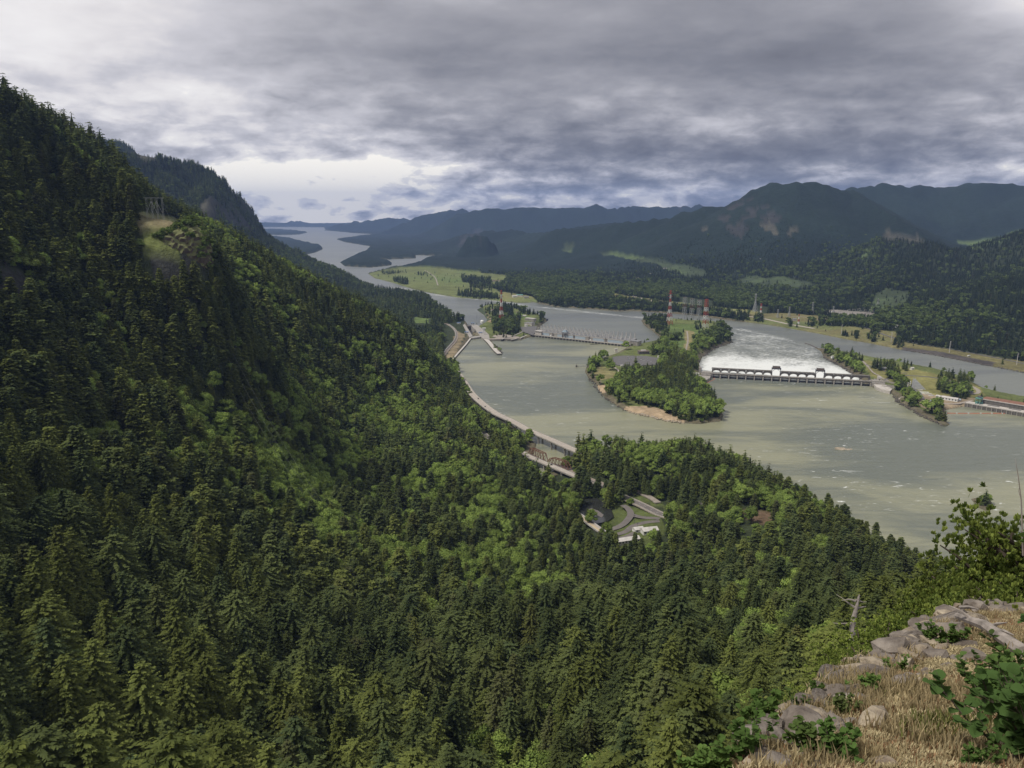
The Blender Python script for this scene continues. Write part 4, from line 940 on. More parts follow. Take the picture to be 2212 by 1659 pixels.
def scatter_object(name, coll, pts, idx, scl, rot, label=None):
    me = bpy.data.meshes.new(name); me.vertices.add(len(pts)); me.vertices.foreach_set('co', np.asarray(pts, np.float32).ravel())
    for nm, ty, arr in (('form', 'INT', idx), ('turn', 'FLOAT', rot)):
        a = me.attributes.new(nm, ty, 'POINT'); a.data.foreach_set('value', np.asarray(arr, np.int32 if ty == 'INT' else np.float32))
    a = me.attributes.new('size', 'FLOAT_VECTOR', 'POINT'); a.data.foreach_set('vector', np.asarray(scl, np.float32).ravel())
    o = link(name, me, kind='stuff')
    g = bpy.data.node_groups.new(name, 'GeometryNodeTree')
    g.interface.new_socket('Geometry', in_out='INPUT', socket_type='NodeSocketGeometry'); g.interface.new_socket('Geometry', in_out='OUTPUT', socket_type='NodeSocketGeometry')
    gi = g.nodes.new('NodeGroupInput'); go = g.nodes.new('NodeGroupOutput'); ip = g.nodes.new('GeometryNodeInstanceOnPoints'); ci_ = g.nodes.new('GeometryNodeCollectionInfo')
    ci_.inputs['Collection'].default_value = coll; ci_.inputs['Separate Children'].default_value = True; ci_.inputs['Reset Children'].default_value = True
    def na(nm, ty):
        n = g.nodes.new('GeometryNodeInputNamedAttribute'); n.data_type = ty; n.inputs['Name'].default_value = nm; return n.outputs['Attribute']
    cx = g.nodes.new('ShaderNodeCombineXYZ'); g.links.new(na('turn', 'FLOAT'), cx.inputs[2])
    ip.inputs['Pick Instance'].default_value = True
    g.links.new(gi.outputs[0], ip.inputs['Points']); g.links.new(ci_.outputs[0], ip.inputs['Instance']); g.links.new(na('form', 'INT'), ip.inputs['Instance Index'])
    g.links.new(cx.outputs[0], ip.inputs['Rotation']); g.links.new(na('size', 'FLOAT_VECTOR'), ip.inputs['Scale']); g.links.new(ip.outputs[0], go.inputs[0])
    md = o.modifiers.new('scatter', 'NODES'); md.node_group = g
    return o
fc = form_collection('fir_form', fir_forms); lc = form_collection('leaf_form', leaf_forms); bc = form_collection('bush_form', bush_forms)
def fir_form_index(t, k):
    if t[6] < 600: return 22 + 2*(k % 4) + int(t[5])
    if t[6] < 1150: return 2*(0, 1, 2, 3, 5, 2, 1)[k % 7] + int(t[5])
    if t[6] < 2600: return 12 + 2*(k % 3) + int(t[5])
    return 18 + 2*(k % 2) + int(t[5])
rest = [i for i in range(len(fir)) if i not in single_fir]
scatter_object('conifer_forest', fc, fir[rest][:, :3], [fir_form_index(fir[i], i) for i in rest], [(fir[i][3]*fir[i][4],)*2+(fir[i][3],) for i in rest], rng.uniform(0, 6.28, len(rest)))
rest = [i for i in range(len(leafy)) if i not in single_leaf]
scatter_object('broadleaf_wood', lc, leafy[rest][:, :3], [(i % 4 if leafy[i][6] < 1150 else 4+i % 2 if leafy[i][6] < 2600 else 6+i % 2) for i in rest], [(leafy[i][3]*leafy[i][4],)*2+(leafy[i][3],) for i in rest], rng.uniform(0, 6.28, len(rest)))
scatter_object('bank_bushes', bc, bush[:, :3], np.arange(len(bush)) % 3, [(b[3]*b[4],)*2+(b[3],) for b in bush], rng.uniform(0, 6.28, len(bush)))

# --- the singles
used_labels = set()
ONES = 'zero one two three four five six seven eight nine ten eleven twelve thirteen fourteen fifteen sixteen seventeen eighteen nineteen'.split()
TENS = ['', '', 'twenty', 'thirty', 'forty', 'fifty', 'sixty', 'seventy', 'eighty', 'ninety', 'hundred']
def in_words(n):
    n = max(0, min(100, int(n)))
    return ONES[n] if n < 20 else TENS[n//10] + ('' if n % 10 == 0 else ' '+ONES[n % 10])
def where_words(px, py): return '%s percent across and %s percent down the photo' % (in_words(round(px/22.12)), in_words(round(py/16.59)))
def plot_word(px, py, r):
    if px < 700 and py < 1150: return 'on the left mountainside'
    if r < 260: return 'below the ledge'
    if px > 1250 and 900 < py < 1250: return 'on the river hill'
    return 'in the valley forest'
fkind = ['slender dark fir', 'broad dark fir', 'narrow dark fir', 'ragged dark fir', 'spreading dark fir', 'uneven dark fir']
def uniq(base, px, py):
    w = where_words(px, py); s = '%s, tip %s' % (base, w)
    if s in used_labels: s = s.replace('tip', 'crown tip')
    if s in used_labels: s = s.replace('crown tip', 'topmost twig')
    used_labels.add(s); return s
for i in sorted(single_fir):
    x, y, z, h, w, lit, r = fir[i]; k = (0, 1, 2, 3, 5, 2, 1)[i % 7]
    src = near_fir
    if r < 600: src = fine_fir; k = (0, 1, 2, 3)[i % 4] if (r < 330 and survey(x, y, z)[0] > 1250) else (1, 3, 1, 3, 0)[i % 5]
    px, py = survey(x, y, z+h)
    nm = fkind[k].replace('dark', 'light green') if lit else fkind[k]
    root = empty('fir_tree', (x, y, z), random.random()*6.28, uniq(nm, px, py), 'fir tree', 'fir trees of the near forest')
    root.scale = (h*w, h*w, h)
    link('crown', src[k][1 if lit else 0], root); link('trunk', src[k][2], root)
for i in sorted(single_leaf):
    x, y, z, h, w, lit, r = leafy[i]; k = i % 4; px, py = survey(x, y, z+h*.9)
    root = empty('broadleaf_tree', (x, y, z), random.random()*6.28, uniq(('wide', 'broad', 'upright', 'domed')[k]+' green maple', px, py).replace('tip', 'top'), 'maple tree', 'broadleaf trees of the near forest')
    root.scale = (h*w, h*w, h)
    link('crown', near_leaf[k][0], root); link('trunk', near_leaf[k][1], root)
# ================================================================== ROADS, BRIDGES, DAMS AND BUILDINGS
def V2(px, py, z): p = at(px, py, z); return Vector((p.x, p.y, z))
def smooth_line(P, n=6):
    """Catmull-Rom through points"""
    out = []
    for i in range(len(P)-1):
        a, b, c, d = P[max(i-1, 0)], P[i], P[i+1], P[min(i+2, len(P)-1)]
        for k in range(n):
            t = k/n; out.append(0.5*((2*b)+(c-a)*t+(2*a-5*b+4*c-d)*t*t+(-a+3*b-3*c+d)*t**3))
    out.append(P[-1]); return out
def normals2(W):
    N = []
    for i in range(len(W)):
        d = W[min(i+1, len(W)-1)]-W[max(i-1, 0)]; d.z = 0; d.normalize(); N.append(Vector((-d.y, d.x, 0)))
    return N
def strip(W, off0, off1, z0, z1=None, b=None, m=0, N=None):
    """extruded band along W between two side offsets; z0 bottom, z1 top relative to the line"""
    b = b or MB(); N = N or normals2(W); flat = z1 is None; z1 = z0 if flat else z1; k = len(b.v)
    for p, n in zip(W, N):
        for o, z in ((off0, z1), (off1, z1), (off1, z0), (off0, z0)): q = p+n*o; b.v.append((q.x, q.y, q.z+z))
    for i in range(len(W)-1):
        for (u, v) in (((1, 0),) if flat else ((1, 0), (2, 1), (3, 2), (0, 3))):
            b.f.append((k+i*4+v, k+i*4+u, k+i*4+4+u, k+i*4+4+v)[::-1]); b.m.append(m)
    if not flat:
        b.f.append((k, k+1, k+2, k+3)); b.m.append(m); e = k+(len(W)-1)*4; b.f.append((e+3, e+2, e+1, e)); b.m.append(m)
    return b
def dashes(W, off, z, w, on, gap, b=None):
    b = b or MB(); N = normals2(W); s = 0; acc = []
    for i in range(len(W)-1):
        Ls = (W[i+1]-W[i]).length; k = 0.0
        while k < Ls:
            if ((s+k) % (on+gap)) < on:
                e = min(Ls, k+2.0); p = W[i].lerp(W[i+1], k/Ls)+N[i]*off; q = W[i].lerp(W[i+1], e/Ls)+N[i]*off; n = N[i]*w/2
                b.poly([p-n+Vector((0,0,z)), p+n+Vector((0,0,z)), q+n+Vector((0,0,z)), q-n+Vector((0,0,z))])
            k += 2.0
        s += Ls
    return b
def bridge(name, pts, z, width, label, cat, pier_every=38, pier_h=None, tracks=True, first_pier=10, water=0.0, pier_w=2.4):
    W = smooth_line([V2(px, py, z) for px, py in pts], 6); root = empty(name, W[0], 0, label, cat); o0 = W[0].copy(); W = [w-o0 for w in W]; N = normals2(W); h = width/2
    strip(W, -h, h, -1.1, 0.0, N=N).build('deck', M['pale_concrete'], root)
    strip(W, -h+.9, h-.9, 0.012, N=N).build('roadway', M['road_grey'], root)
    b = strip(W, -h+1.8, -h+2.0, 0.02, N=N); strip(W, h-2.0, h-1.8, 0.02, b=b, N=N)
    b.build('edge_line', M['white'], root)
    dashes(W, 0, 0.02, 0.22, 4, 8).build('centre_line', M['white'], root)
    for s in (-1, 1): strip(W, s*h-.25, s*h+.25, -1.2, 0.95, N=N).build('parapet', M['concrete'], root)
    g = MB()
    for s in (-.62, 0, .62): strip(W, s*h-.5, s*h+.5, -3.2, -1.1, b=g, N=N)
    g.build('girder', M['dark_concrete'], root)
    s = 0; nxt = first_pier; pm = None
    for i in range(len(W)-1):
        Ls = (W[i+1]-W[i]).length
        while s+Ls > nxt:
            t = (nxt-s)/Ls; p = W[i].lerp(W[i+1], t); zb = min(ground_z(p.x+o0.x, p.y+o0.y), water)-2-o0.z
            c = MB(); an = math.atan2(N[i].y, N[i].x)
            c.box((p.x, p.y, -3.9), (width*.86, 2.2, 1.4), an)
            for q in (-.28, .28): c.box((p.x+N[i].x*width*q, p.y+N[i].y*width*q, (zb-4.6)/2), (pier_w, 2.0, abs(zb)-4.6), an)
            c.build('pier', M['concrete'], root); nxt += pier_every
        s += Ls
    return root, [w+o0 for w in W]
vp, vz, vw = ROADS['viaduct']; lp, lz, lw = ROADS['lower']; up_, uz, uw = ROADS['upper']
viaduct, VW = bridge('highway_viaduct', vp, vz+2.0, 15.5, 'long curved concrete highway viaduct along the foot of the wooded hill', 'viaduct', 42)
lowbr, LW = bridge('highway_bridge', lp[:6], lz+1.0, 11.5, 'straight concrete road bridge beside the rusty railway trusses over the creek mouth', 'bridge', 46, first_pier=50)
def road(name, pts, z, width, m='ground_road', lines=True, centre='white'):
    W = smooth_line([V2(px, py, z) for px, py in pts], 8)
    W = [Vector((w.x, w.y, max(z, ground_z(w.x, w.y))+0.45)) for w in W]
    o = strip(W, -width/2-2.5, width/2+2.5, -1.5, -0.06).build('verge', M['gravel']); o['kind'] = 'structure'; o.name = 'road_shoulder'
    o = strip(W, -width/2, width/2, 0.0).build(name, M[m]); o['kind'] = 'structure'
    if lines:
        b = strip(W, -width/2+.6, -width/2+.8, 0.012); strip(W, width/2-.8, width/2-.6, 0.012, b=b); dashes(W, 0, .012, .2, 4, 8, b)
        b.build('lane_line', M[centre], o)
    return W
LR = road('road', [(1285,1046),(1330,1066),(1380,1088),(1425,1110),(1475,1132)], 10, 11)
UR = road('road', up_, 13, 10)
road('road', [(1478,1118),(1515,1135),(1545,1152)], 15, 9)
road('road', [(1495,1150),(1530,1165)], 15, 7)
road('road', [(1018,924),(1030,929),(1063,950),(1080,962)], 8, 9)
road('service_road', [(1345,1048),(1400,1072),(1422,1086)], 10.5, 4, 'gravel', False)
# interchange loop at the foot of the forest
for pts, w in (([(1297,1147),(1318,1143),(1345,1132),(1362,1112),(1357,1098),(1345,1090)], 9), ([(1362,1110),(1385,1116),(1412,1119),(1425,1122)], 9), ([(1320,1156),(1350,1148),(1368,1135),(1395,1128),(1425,1127)], 8), ([(1297,1147),(1320,1156),(1345,1160),(1375,1148)], 7)):
    W = smooth_line([V2(px, py, 10) for px, py in pts], 8); W = [Vector((w_.x, w_.y, max(9, ground_z(w_.x, w_.y))+0.40+random.random()*.02)) for w_ in W]
    o = strip(W, -w/2, w/2, 0.0).build('service_road', M['ground_road']); o['kind'] = 'structure'
# island and bank roads
def flat_road(pts, z, w, m, name='service_road'):
    W = smooth_line([V2(px, py, z) for px, py in pts], 6); W = [Vector((q.x, q.y, ground_z(q.x, q.y)+0.5)) for q in W]
    o = strip(W, -w/2, w/2, -0.5, 0.0).build(name, M[m]); o['kind'] = 'structure'; return W
flat_road([(1336,606),(1340,620),(1360,632),(1400,642),(1450,652),(1520,662),(1580,671),(1640,678),(1700,690),(1760,700)], 6, 16, 'road_grey', 'highway')
flat_road([(1800,688),(1835,700),(1900,722),(1960,738),(2040,752),(2130,768),(2225,785)], -6, 9, 'asphalt')
flat_road([(1700,682),(1740,684),(1770,690),(1800,700)], -6, 6, 'gravel'); flat_road([(1320,790),(1336,800),(1340,812)], 6, 5, 'road_grey')
flat_road([(1502,796),(1512,782),(1530,758),(1548,744),(1560,740)], 6, 7, 'asphalt'); flat_road([(1484,715),(1486,735),(1480,760)], 6, 5, 'gravel')
flat_road([(1900,826),(1935,812),(1985,812),(2035,818),(2080,832),(2098,846),(2080,854)], 6, 8, 'asphalt'); flat_road([(1862,778),(1875,790),(1900,812),(1920,822)], 6, 6, 'gravel')
flat_road([(1870,786),(1890,793),(1920,803),(1960,806)], 6, 5, 'asphalt'); flat_road([(2088,850),(2112,848),(2108,838),(2070,824)], 6, 9, 'gravel')
flat_road([(917,584),(930,592),(940,600),(946,616)], -8, 7, 'gravel', 'dirt_track'); flat_road([(1090,604),(1120,600),(1150,604)], -6, 6, 'gravel', 'dirt_track')
flat_road([(1910,874),(1960,855),(2010,868),(2060,872),(2100,864)], 6, 8, 'gravel')
# visitor car park
pk = MB(); P = [V2(px, py, 7.6) for px, py in [(1323,771),(1345,768),(1396,768.5),(1421,773),(1424,787),(1395,789),(1345,790),(1328,787)]]; pk.poly(P)
for i in range(len(P)): a, b = P[i], P[(i+1) % len(P)]; pk.poly([a, b, b+Vector((0,0,-4)), a+Vector((0,0,-4))])
o = pk.build('car_park', M['asphalt']); o['kind'] = 'structure'

# ------------------------------------------------------------------ cars, vans, train
def make_car(paint, van=False, name='parked_car'):
    root = empty(name); b = MB(); l, w, h = (5.4, 2.0, 1.3) if van else (4.5, 1.8, .75)
    b.box((0, 0, .3+h/2), (l, w, h), taper=.96); b.build('body', paint, root)
    c = MB(); c.box((-.2, 0, .3+h+.32), ((3.6 if van else 2.6), w*.88, .65), taper=.78); c.build('cabin', M['dark'] if not van else paint, root)
    for x in (-l*.31, l*.31):
        for y in (-w*.46, w*.46):
            t = MB(); t.tube([(x, y-.1, .33), (x, y+.1, .33)], .33, 8); t.build('wheel', M['dark'], root)
    return root
cars = [('white', 1356, 770.5), ('white', 1352, 773), ('white', 1362, 774.5), ('white', 1366, 777), ('white', 1385, 777), ('white', 1390, 779.5), ('white', 1396, 776), ('white', 1401, 779), ('white', 1406, 781), ('lblue', 1380, 779), ('lblue', 1358, 776.5), ('carblack', 1372, 780)]
pr = {}
def put_car(col, p, rz, label, group=None, van=False, name='parked_car', cat='car'):
    if (col, van) not in pr: pr[(col, van)] = r = make_car(M[col], van, name)
    else: r = copy_tree(pr[(col, van)])
    r.name = name; r.location = p; r.rotation_euler = (0, 0, rz); tag(r, label, cat, group); return r
ordn = ['leftmost', 'second', 'third', 'fourth', 'fifth', 'sixth', 'seventh', 'eighth', 'ninth', 'tenth', 'eleventh', 'rightmost']
cw = {'white': 'white', 'lblue': 'silver', 'carblack': 'black'}
for k, (c, px, py) in enumerate(sorted(cars, key=lambda q: q[1])):
    put_car(c, V2(px, py, 7.62), .3+random.uniform(-.2, .2)+(1.57 if k % 3 else 0), '%s car in the island car park, %s of those in sight' % (cw[c], ordn[k] if k in (0, 11) else ordn[k]+' from the left'), 'cars in the island car park')
def on_line(W, f, off): 
    i = min(int(f*(len(W)-1)), len(W)-2); p = W[i].lerp(W[i+1], f*(len(W)-1)-i); d = (W[i+1]-W[i]).normalized(); n = Vector((-d.y, d.x, 0)); return p+n*off+Vector((0,0,.02)), math.atan2(d.y, d.x)
for W, f, off, c, van, lb in ((VW, .115, 2.5, 'carblack', False, 'dark car on the far bend of the curved viaduct'), (VW, .27, 2.5, 'carblack', True, 'dark van half way round the bend of the viaduct'),
        (VW, .345, -2.5, 'carblack', False, 'dark car where the viaduct straightens towards the creek'), (LW, .60, 2.4, 'carblack', False, 'dark car crossing the straight bridge by the railway trusses')):
    p, a = on_line(W, f, off); put_car(c, p, a, lb, 'cars on the highway', van, 'moving_car')
put_car('white', V2(1041, 936.5, ground_z(*V2(1041, 936.5, 8).xy)+.6), -.9, 'white van on the stretch of road showing between the trees', None, True, 'moving_van', 'van')
for px, py, lb in ((1462,653.5,'tiny white lorry on the far bank highway beyond the lattice masts'), (1433,646,'tiny white van on the far bank highway near the pines'), (2093,766,'white lorry parked on the far bank meadow between two pale poles'), (1896,797,'white car at the island picnic ground')):
    p = V2(px, py, -5); put_car('white', Vector((p.x, p.y, ground_z(p.x, p.y)+.7)), .4, lb, None, True, 'far_van', 'van').scale = (1.8, 1.6, 1.6)
# railway and the freight train on the south bank
RWL = smooth_line([V2(px, py, 4.5) for px, py in [(954,772),(960,764),(971,750),(981,739),(986,729),(986,720),(982,712),(973,704),(962,699)]], 10)
RWL = [Vector((p.x, p.y, max(3.0, ground_z(p.x, p.y))+.9)) for p in RWL]
zs = [p.z for p in RWL]; RWL = [Vector((p.x, p.y, sum(zs[max(0,i-8):i+9])/len(zs[max(0,i-8):i+9])+.4)) for i, p in enumerate(RWL)]
o = strip(RWL, -5, 5, -2.5, 0).build('railway_ballast', M['gravel']); o['kind'] = 'structure'
b = MB(); [strip(RWL, s-.12, s+.12, 0, .18, b=b) for s in (-3.2, -1.8, 1.8, 3.2)]; b.build('rail', M['rust'], o)
wag = empty('freight_wagon'); b = MB(); b.box((0, 0, 2.7), (14, 2.9, 3.1), taper=.95); b.build('body', M['whiteroof'], wag); b = MB(); b.box((0, 0, 1.0), (13.4, 2.2, .35)); b.build('underframe', M['dsteel'], wag)
b = MB(); b.box((0, 0, 4.32), (12.8, 2.2, .12)); b.build('roof_walk', M['greyroof'], wag)
for x in (-5, 5):
    t = MB(); [t.tube([(x+q, -1.0, .5), (x+q, 1.0, .5)], .45, 8) for q in (-.9, .9)]; t.build('bogie', M['dsteel'], wag)
acc = 0; k = 0; pos = []
for i in range(len(RWL)-1):
    acc += (RWL[i+1]-RWL[i]).length
    if acc > 15.4: acc = 0; pos.append((RWL[i].copy(), RWL[i+1]-RWL[i-1]))
word = 'first second third fourth fifth sixth seventh eighth ninth tenth eleventh twelfth thirteenth fourteenth fifteenth sixteenth seventeenth eighteenth nineteenth twentieth'.split()
for k, (p, d) in enumerate(pos[:34]):
    n = Vector((-d.y, d.x, 0)).normalized()*2.5; r = wag if k == 0 else copy_tree(wag)
    r.location = p+n; r.rotation_euler = (0, 0, math.atan2(d.y, d.x))
    tag(r, 'pale grey freight wagon on the bank railway, %s from the near end' % (word[k] if k < 20 else 'twenty '+word[k-20]), 'rail wagon', 'wagons of the freight train')

# ------------------------------------------------------------------ railway truss bridges over the creek mouth
def truss(pa, pb, z, height, label, camel=False):
    a, b_ = V2(*pa, z), V2(*pb, z); d = b_-a; Ls = d.length; root = empty('railway_truss_bridge', a, math.atan2(d.y, d.x), label, 'railway bridge', 'rusty truss spans over the creek mouth')
    n = 7; w = 6.0; st = Ls/n
    for s in (-w/2, w/2):
        top = [(i*st, s, height*(1.0 if not camel else (0.80 if i in (1, n-1) else 1.0))) for i in range(1, n)]
        b = MB(); [b.beam(p, q, .95) for p, q in zip(top[:-1], top[1:])]; b.beam((0, s, 0), top[0], 1.0); b.beam((Ls, s, 0), top[-1], 1.0); b.build('top_chord', M['rust'], root)
        b = MB(); b.beam((0, s, 0), (Ls, s, 0), .9, 1.2); b.build('bottom_chord', M['rust'], root)
        for i, t in enumerate(top):
            c = MB(); c.beam((t[0], s, 0), t, .45); c.build('vertical_post', M['rust'], root)
            if 0 < i < len(top): 
                q = top[i-1]; c = MB(); c.beam((q[0], s, q[2]) if i <= n//2 else (q[0], s, 0), (t[0], s, 0) if i <= n//2 else t, .42); c.build('diagonal', M['rust'], root)
    b = MB(); [b.beam((i*st, -w/2, height*.97 if (1 < i < n-1 or not camel) else height*.78), (i*st, w/2, height*.97 if (1 < i < n-1 or not camel) else height*.78), .5) for i in range(1, n)]
    for i in range(1, n-1): b.beam((i*st, -w/2, height*.96), ((i+1)*st, w/2, height*.96), .25); b.beam((i*st, w/2, height*.96), ((i+1)*st, -w/2, height*.96), .25)
    b.build('top_bracing', M['rust'], root)
    b = MB(); b.box((Ls/2, 0, .2), (Ls, w-1, .7)); b.build('track_bed', M['dsteel'], root); b = MB(); [b.box((Ls/2, s, .65), (Ls, .14, .2)) for s in (-.75, .75)]; b.build('rail', M['rust'], root)
    b = MB(); [b.box((x, 0, -z/2-2), (3.0, 9, z+4)) for x in (0, Ls)]; b.build('pier', M['dark_concrete'], root)
truss((1144,982), (1181,999), 8.0, 13.5, 'rusty steel railway truss with flat top chord, the span nearer the viaduct bend')
truss((1183,999.8), (1232,1014), 8.0, 11.5, 'rusty steel railway truss with arched top chord, the span nearer the wooded bank', True)
W = smooth_line([V2(px, py, 9) for px, py in [(1232,1014),(1280,1036),(1330,1056),(1372,1070)]], 6); W = [Vector((w.x, w.y, max(7, ground_z(w.x, w.y))+.6)) for w in W]
o = strip(W, -3.5, 3.5, -1, 0).build('railway_ballast', M['gravel']); o['kind'] = 'structure'; b = MB(); [strip(W, s-.12, s+.12, 0, .18, b=b) for s in (-.75, .75)]; b.build('rail', M['rust'], o)
# old road bridge with the yellow line
a, b_ = V2(1246,1110,9), V2(1299,1147,10); root = empty('creek_road_bridge', a, 0, 'narrow old concrete road bridge with pale parapets and yellow line over the dark creek', 'bridge'); Wb = [Vector((0,0,0)), (b_-a)*.5, b_-a]
strip(Wb, -4.2, 4.2, -1.2, 0).build('deck', M['road_grey'], root); [strip(Wb, s-.35, s+.35, -1.2, 1.0).build('parapet', M['whiteroof'], root) for s in (-4.3, 4.3)]
strip(Wb, -.35, .35, .02).build('centre_line', M['yellow'], root); strip(Wb, -2.4, -1.8, .02).build('edge_line', M['yellow'], root)
d = (b_-a).normalized(); n = Vector((-d.y, d.x, 0)); Lb = (b_-a).length
ab = MB(); K = 12
for s in (-3.6, 3.0):
    for i in range(K):
        t0, t1 = i/K, (i+1)/K; q = lambda t: -1.2-7.0*(abs(2*t-1)**2.2)
        p0, p1 = d*Lb*t0+n*s, d*Lb*t1+n*s; w = n*.6; Z = Vector((0,0,1))
        ab.hexa([p0+Z*(q(t0)-.6), p1+Z*(q(t1)-.6), p1+w+Z*(q(t1)-.6), p0+w+Z*(q(t0)-.6), p0+Z*-1.2, p1+Z*-1.2, p1+w+Z*-1.2, p0+w+Z*-1.2])
ab.build('arch', M['dark_concrete'], root)
# creek pool with its gravel bar
def sheet(name, pts, z, m, kind='structure'):
    b = MB(); b.poly([V2(px, py, z) for px, py in pts]); o = b.build(name, m); o['kind'] = kind; return o
creek_m = mat('creek_water', (0.03, 0.032, 0.028), 0.12, .3, .05, spec=.5)
sheet('creek_water', [(1255,1078),(1290,1076),(1318,1094),(1326,1116),(1312,1126),(1285,1132),(1262,1120),(1250,1098)], 5.2, creek_m)
sheet('gravel_bar', [(1268,1100),(1278,1098),(1292,1103),(1304,1112),(1300,1118),(1288,1112),(1278,1106),(1268,1108)], 5.45, M['ground_road'])
sheet('creek_water', [(1120,985),(1140,990),(1168,1012),(1180,1030),(1160,1035),(1138,1018),(1120,1000)], .05, creek_m) if False else None
# fish hatchery sheds
def shed(px, py, z, l, w, h, rz, wall, roof, label, name='building', pitch=.25, cat='building', windows=0, group=None, flat=False):
    p = at(px, py, z); gz = max(ground_z(p.x, p.y), z-3) if z is not None else 0; root = empty(name, (p.x, p.y, gz), rz, label, cat, group)
    b = MB(); b.box((0, 0, h/2-1), (l, w, h+2)); b.build('wall', M[wall], root)
    r = MB(); e = .6
    if flat: r.box((0, 0, h+.35), (l+e, w+e, .7))
    else:
        k = w*pitch; P = [(-l/2-e, -w/2-e, h), (l/2+e, -w/2-e, h), (l/2+e, w/2+e, h), (-l/2-e, w/2+e, h)]; q0, q1 = (-l/2-e, 0, h+k), (l/2+e, 0, h+k)
        r.poly([P[0], P[1], q1, q0]); r.poly([P[2], P[3], q0, q1]); r.poly([P[1], P[2], q1]); r.poly([P[3], P[0], q0]); r.poly(P[::-1])
    r.build('roof', M[roof], root)
    if windows:
        wb = MB(); wb.box((0, 0, 0), (min(3, l/windows*.5), .15, min(2.2, h*.4))); me = wb.mesh('window', M['dark'])
        for i in range(windows):
            for s in (-1, 1): link('window', me, root, ((i+.5)/windows*l-l/2, s*(w/2+.03), h*.55))
    return root
shed(1352,1167,10,34,10,4,.35,'pale_concrete','whiteroof','long pale roofed hatchery shed, lowest of the buildings at the forest edge', windows=8)
shed(1402,1151,10,20,12,4.5,.25,'white','whiteroof','white roofed hatchery building at the forest edge nearest the highway', windows=4)
shed(1378,1147,10,12,9,4,.3,'white','whiteroof','smaller white roofed hatchery building between its two larger neighbours', windows=2)
shed(1310,1148,9.5,7,3,3,.8,'white','whiteroof','small white shed beside the end of the creek road bridge', windows=1)
def lamp_post(px, py, z, h, label):
    p = V2(px, py, z); p.z = ground_z(p.x, p.y); r = empty('lamp_post', p, 0, label, 'lamp post'); b = MB(); b.tube([(0,0,0),(0,0,h)], [.25,.14], 6); b.build('pole', M['dsteel'], r); b = MB(); b.box((0,0,h), (2.4,.8,.7)); b.build('lamp_head', M['dsteel'], r)
lamp_post(1370,1131,10,13,'dark post with a lamp in the middle of the road loop'); lamp_post(1377,1144,10,9,'slim grey post beside the hatchery approach road')

# ------------------------------------------------------------------ lattice towers
def lattice(name, px, py, ptop, base, half, colours, label, cat='pylon', arms=(), group=None, legs=.7, z=5.0, rz=.5, half_top=None, waist=.62):
    p = at(px, py, z); gz = ground_z(p.x, p.y); D = math.hypot(p.x, p.y)
    d = ray(px, ptop); top = EYE + d[2]*D/math.hypot(d[0], d[1]); Hh = top-gz; root = empty(name, (p.x, p.y, gz-.5), rz, label, cat, group)
    n = len(colours); lv = [i/n for i in range(n+1)]; ht = half_top or half*.16
    wd = [ht+(half-ht)*(max(0, 1-f/waist))**1.15 for f in lv]; u = legs
    for i in range(n):
        b = MB(); z0, z1 = lv[i]*Hh, lv[i+1]*Hh; w0, w1 = wd[i], wd[i+1]; C0 = [(-w0,-w0,z0),(w0,-w0,z0),(w0,w0,z0),(-w0,w0,z0)]; C1 = [(-w1,-w1,z1),(w1,-w1,z1),(w1,w1,z1),(-w1,w1,z1)]
        for k in range(4):
            k2 = (k+1) % 4; b.beam(C0[k], C1[k], u*1.25); b.beam(C0[k], C1[k2], u*.6); b.beam(C0[k2], C1[k], u*.6); b.beam(C1[k], C1[k2], u*.75)
            m0 = (Vector(C0[k])+Vector(C1[k]))/2; m1 = (Vector(C0[k2])+Vector(C1[k2]))/2; b.beam(m0, m1, u*.55)
        b.build('lattice_section', M[colours[i]], root)
    for (f, l, c) in arms:
        b = MB(); zz = f*Hh
        for s in (-1, 1): b.beam((0, -ht, zz), (s*l, 0, zz+.5), u); b.beam((0, ht, zz), (s*l, 0, zz+.5), u); b.beam((0, 0, zz+Hh*.035), (s*l, 0, zz+.6), u)
        b.build('crossarm', M[c], root)
    return root
rw = ['red', 'white']
lattice('striped_power_tower', 1083, 697, 627, 0, 8, (['white','red']*4)[:7]+['red'], 'red and white river crossing tower among the trees of the lock island', arms=((.80,9,'red'),(.90,8,'red'),(.98,4,'red')), group='red and white river crossing towers', legs=.85, waist=.8)
lattice('striped_power_tower', 1446, 701, 628, 0, 8.5, ['red','white','red','white','red','white','red','white','red'], 'tallest red and white tower, on the wooded tip of the middle island', arms=((.83,10,'red'),(.91,9,'red'),(.985,6,'red')), group='red and white river crossing towers', legs=.85, waist=.8)
lattice('striped_power_tower', 1523.5, 708, 646, 0, 7.5, ['white','red','white','red','white','red','red'], 'broad red and white tower with a wide red head on the middle island', arms=((.97,6,'red'),), group='red and white river crossing towers', legs=.8, half_top=3.8, waist=1.0)
lattice('striped_power_tower', 1643, 684, 655.5, 0, 4.0, ['white','red','white','red','white','red'], 'short red and white tower standing on the far bank', arms=((.8,6,'red'),(.97,5,'red')), group='red and white river crossing towers', legs=1.2, z=-8, half_top=1.5)
lattice('striped_power_tower', 1725, 699, 678, 0, 3.5, ['white','red','white','red'], 'smallest red and white tower, faint on the far bank meadow', arms=((.95,3,'red'),), group='red and white river crossing towers', legs=.8, z=-8)
lattice('power_tower', 1631, 672, 634, 0, 8, ['steel']*7, 'tall bare grey lattice tower just behind the short striped one', arms=((.8,8,'steel'),(.92,7,'steel')), legs=1.2, z=-6)
nm = 'left hand', 'middle', 'right hand'
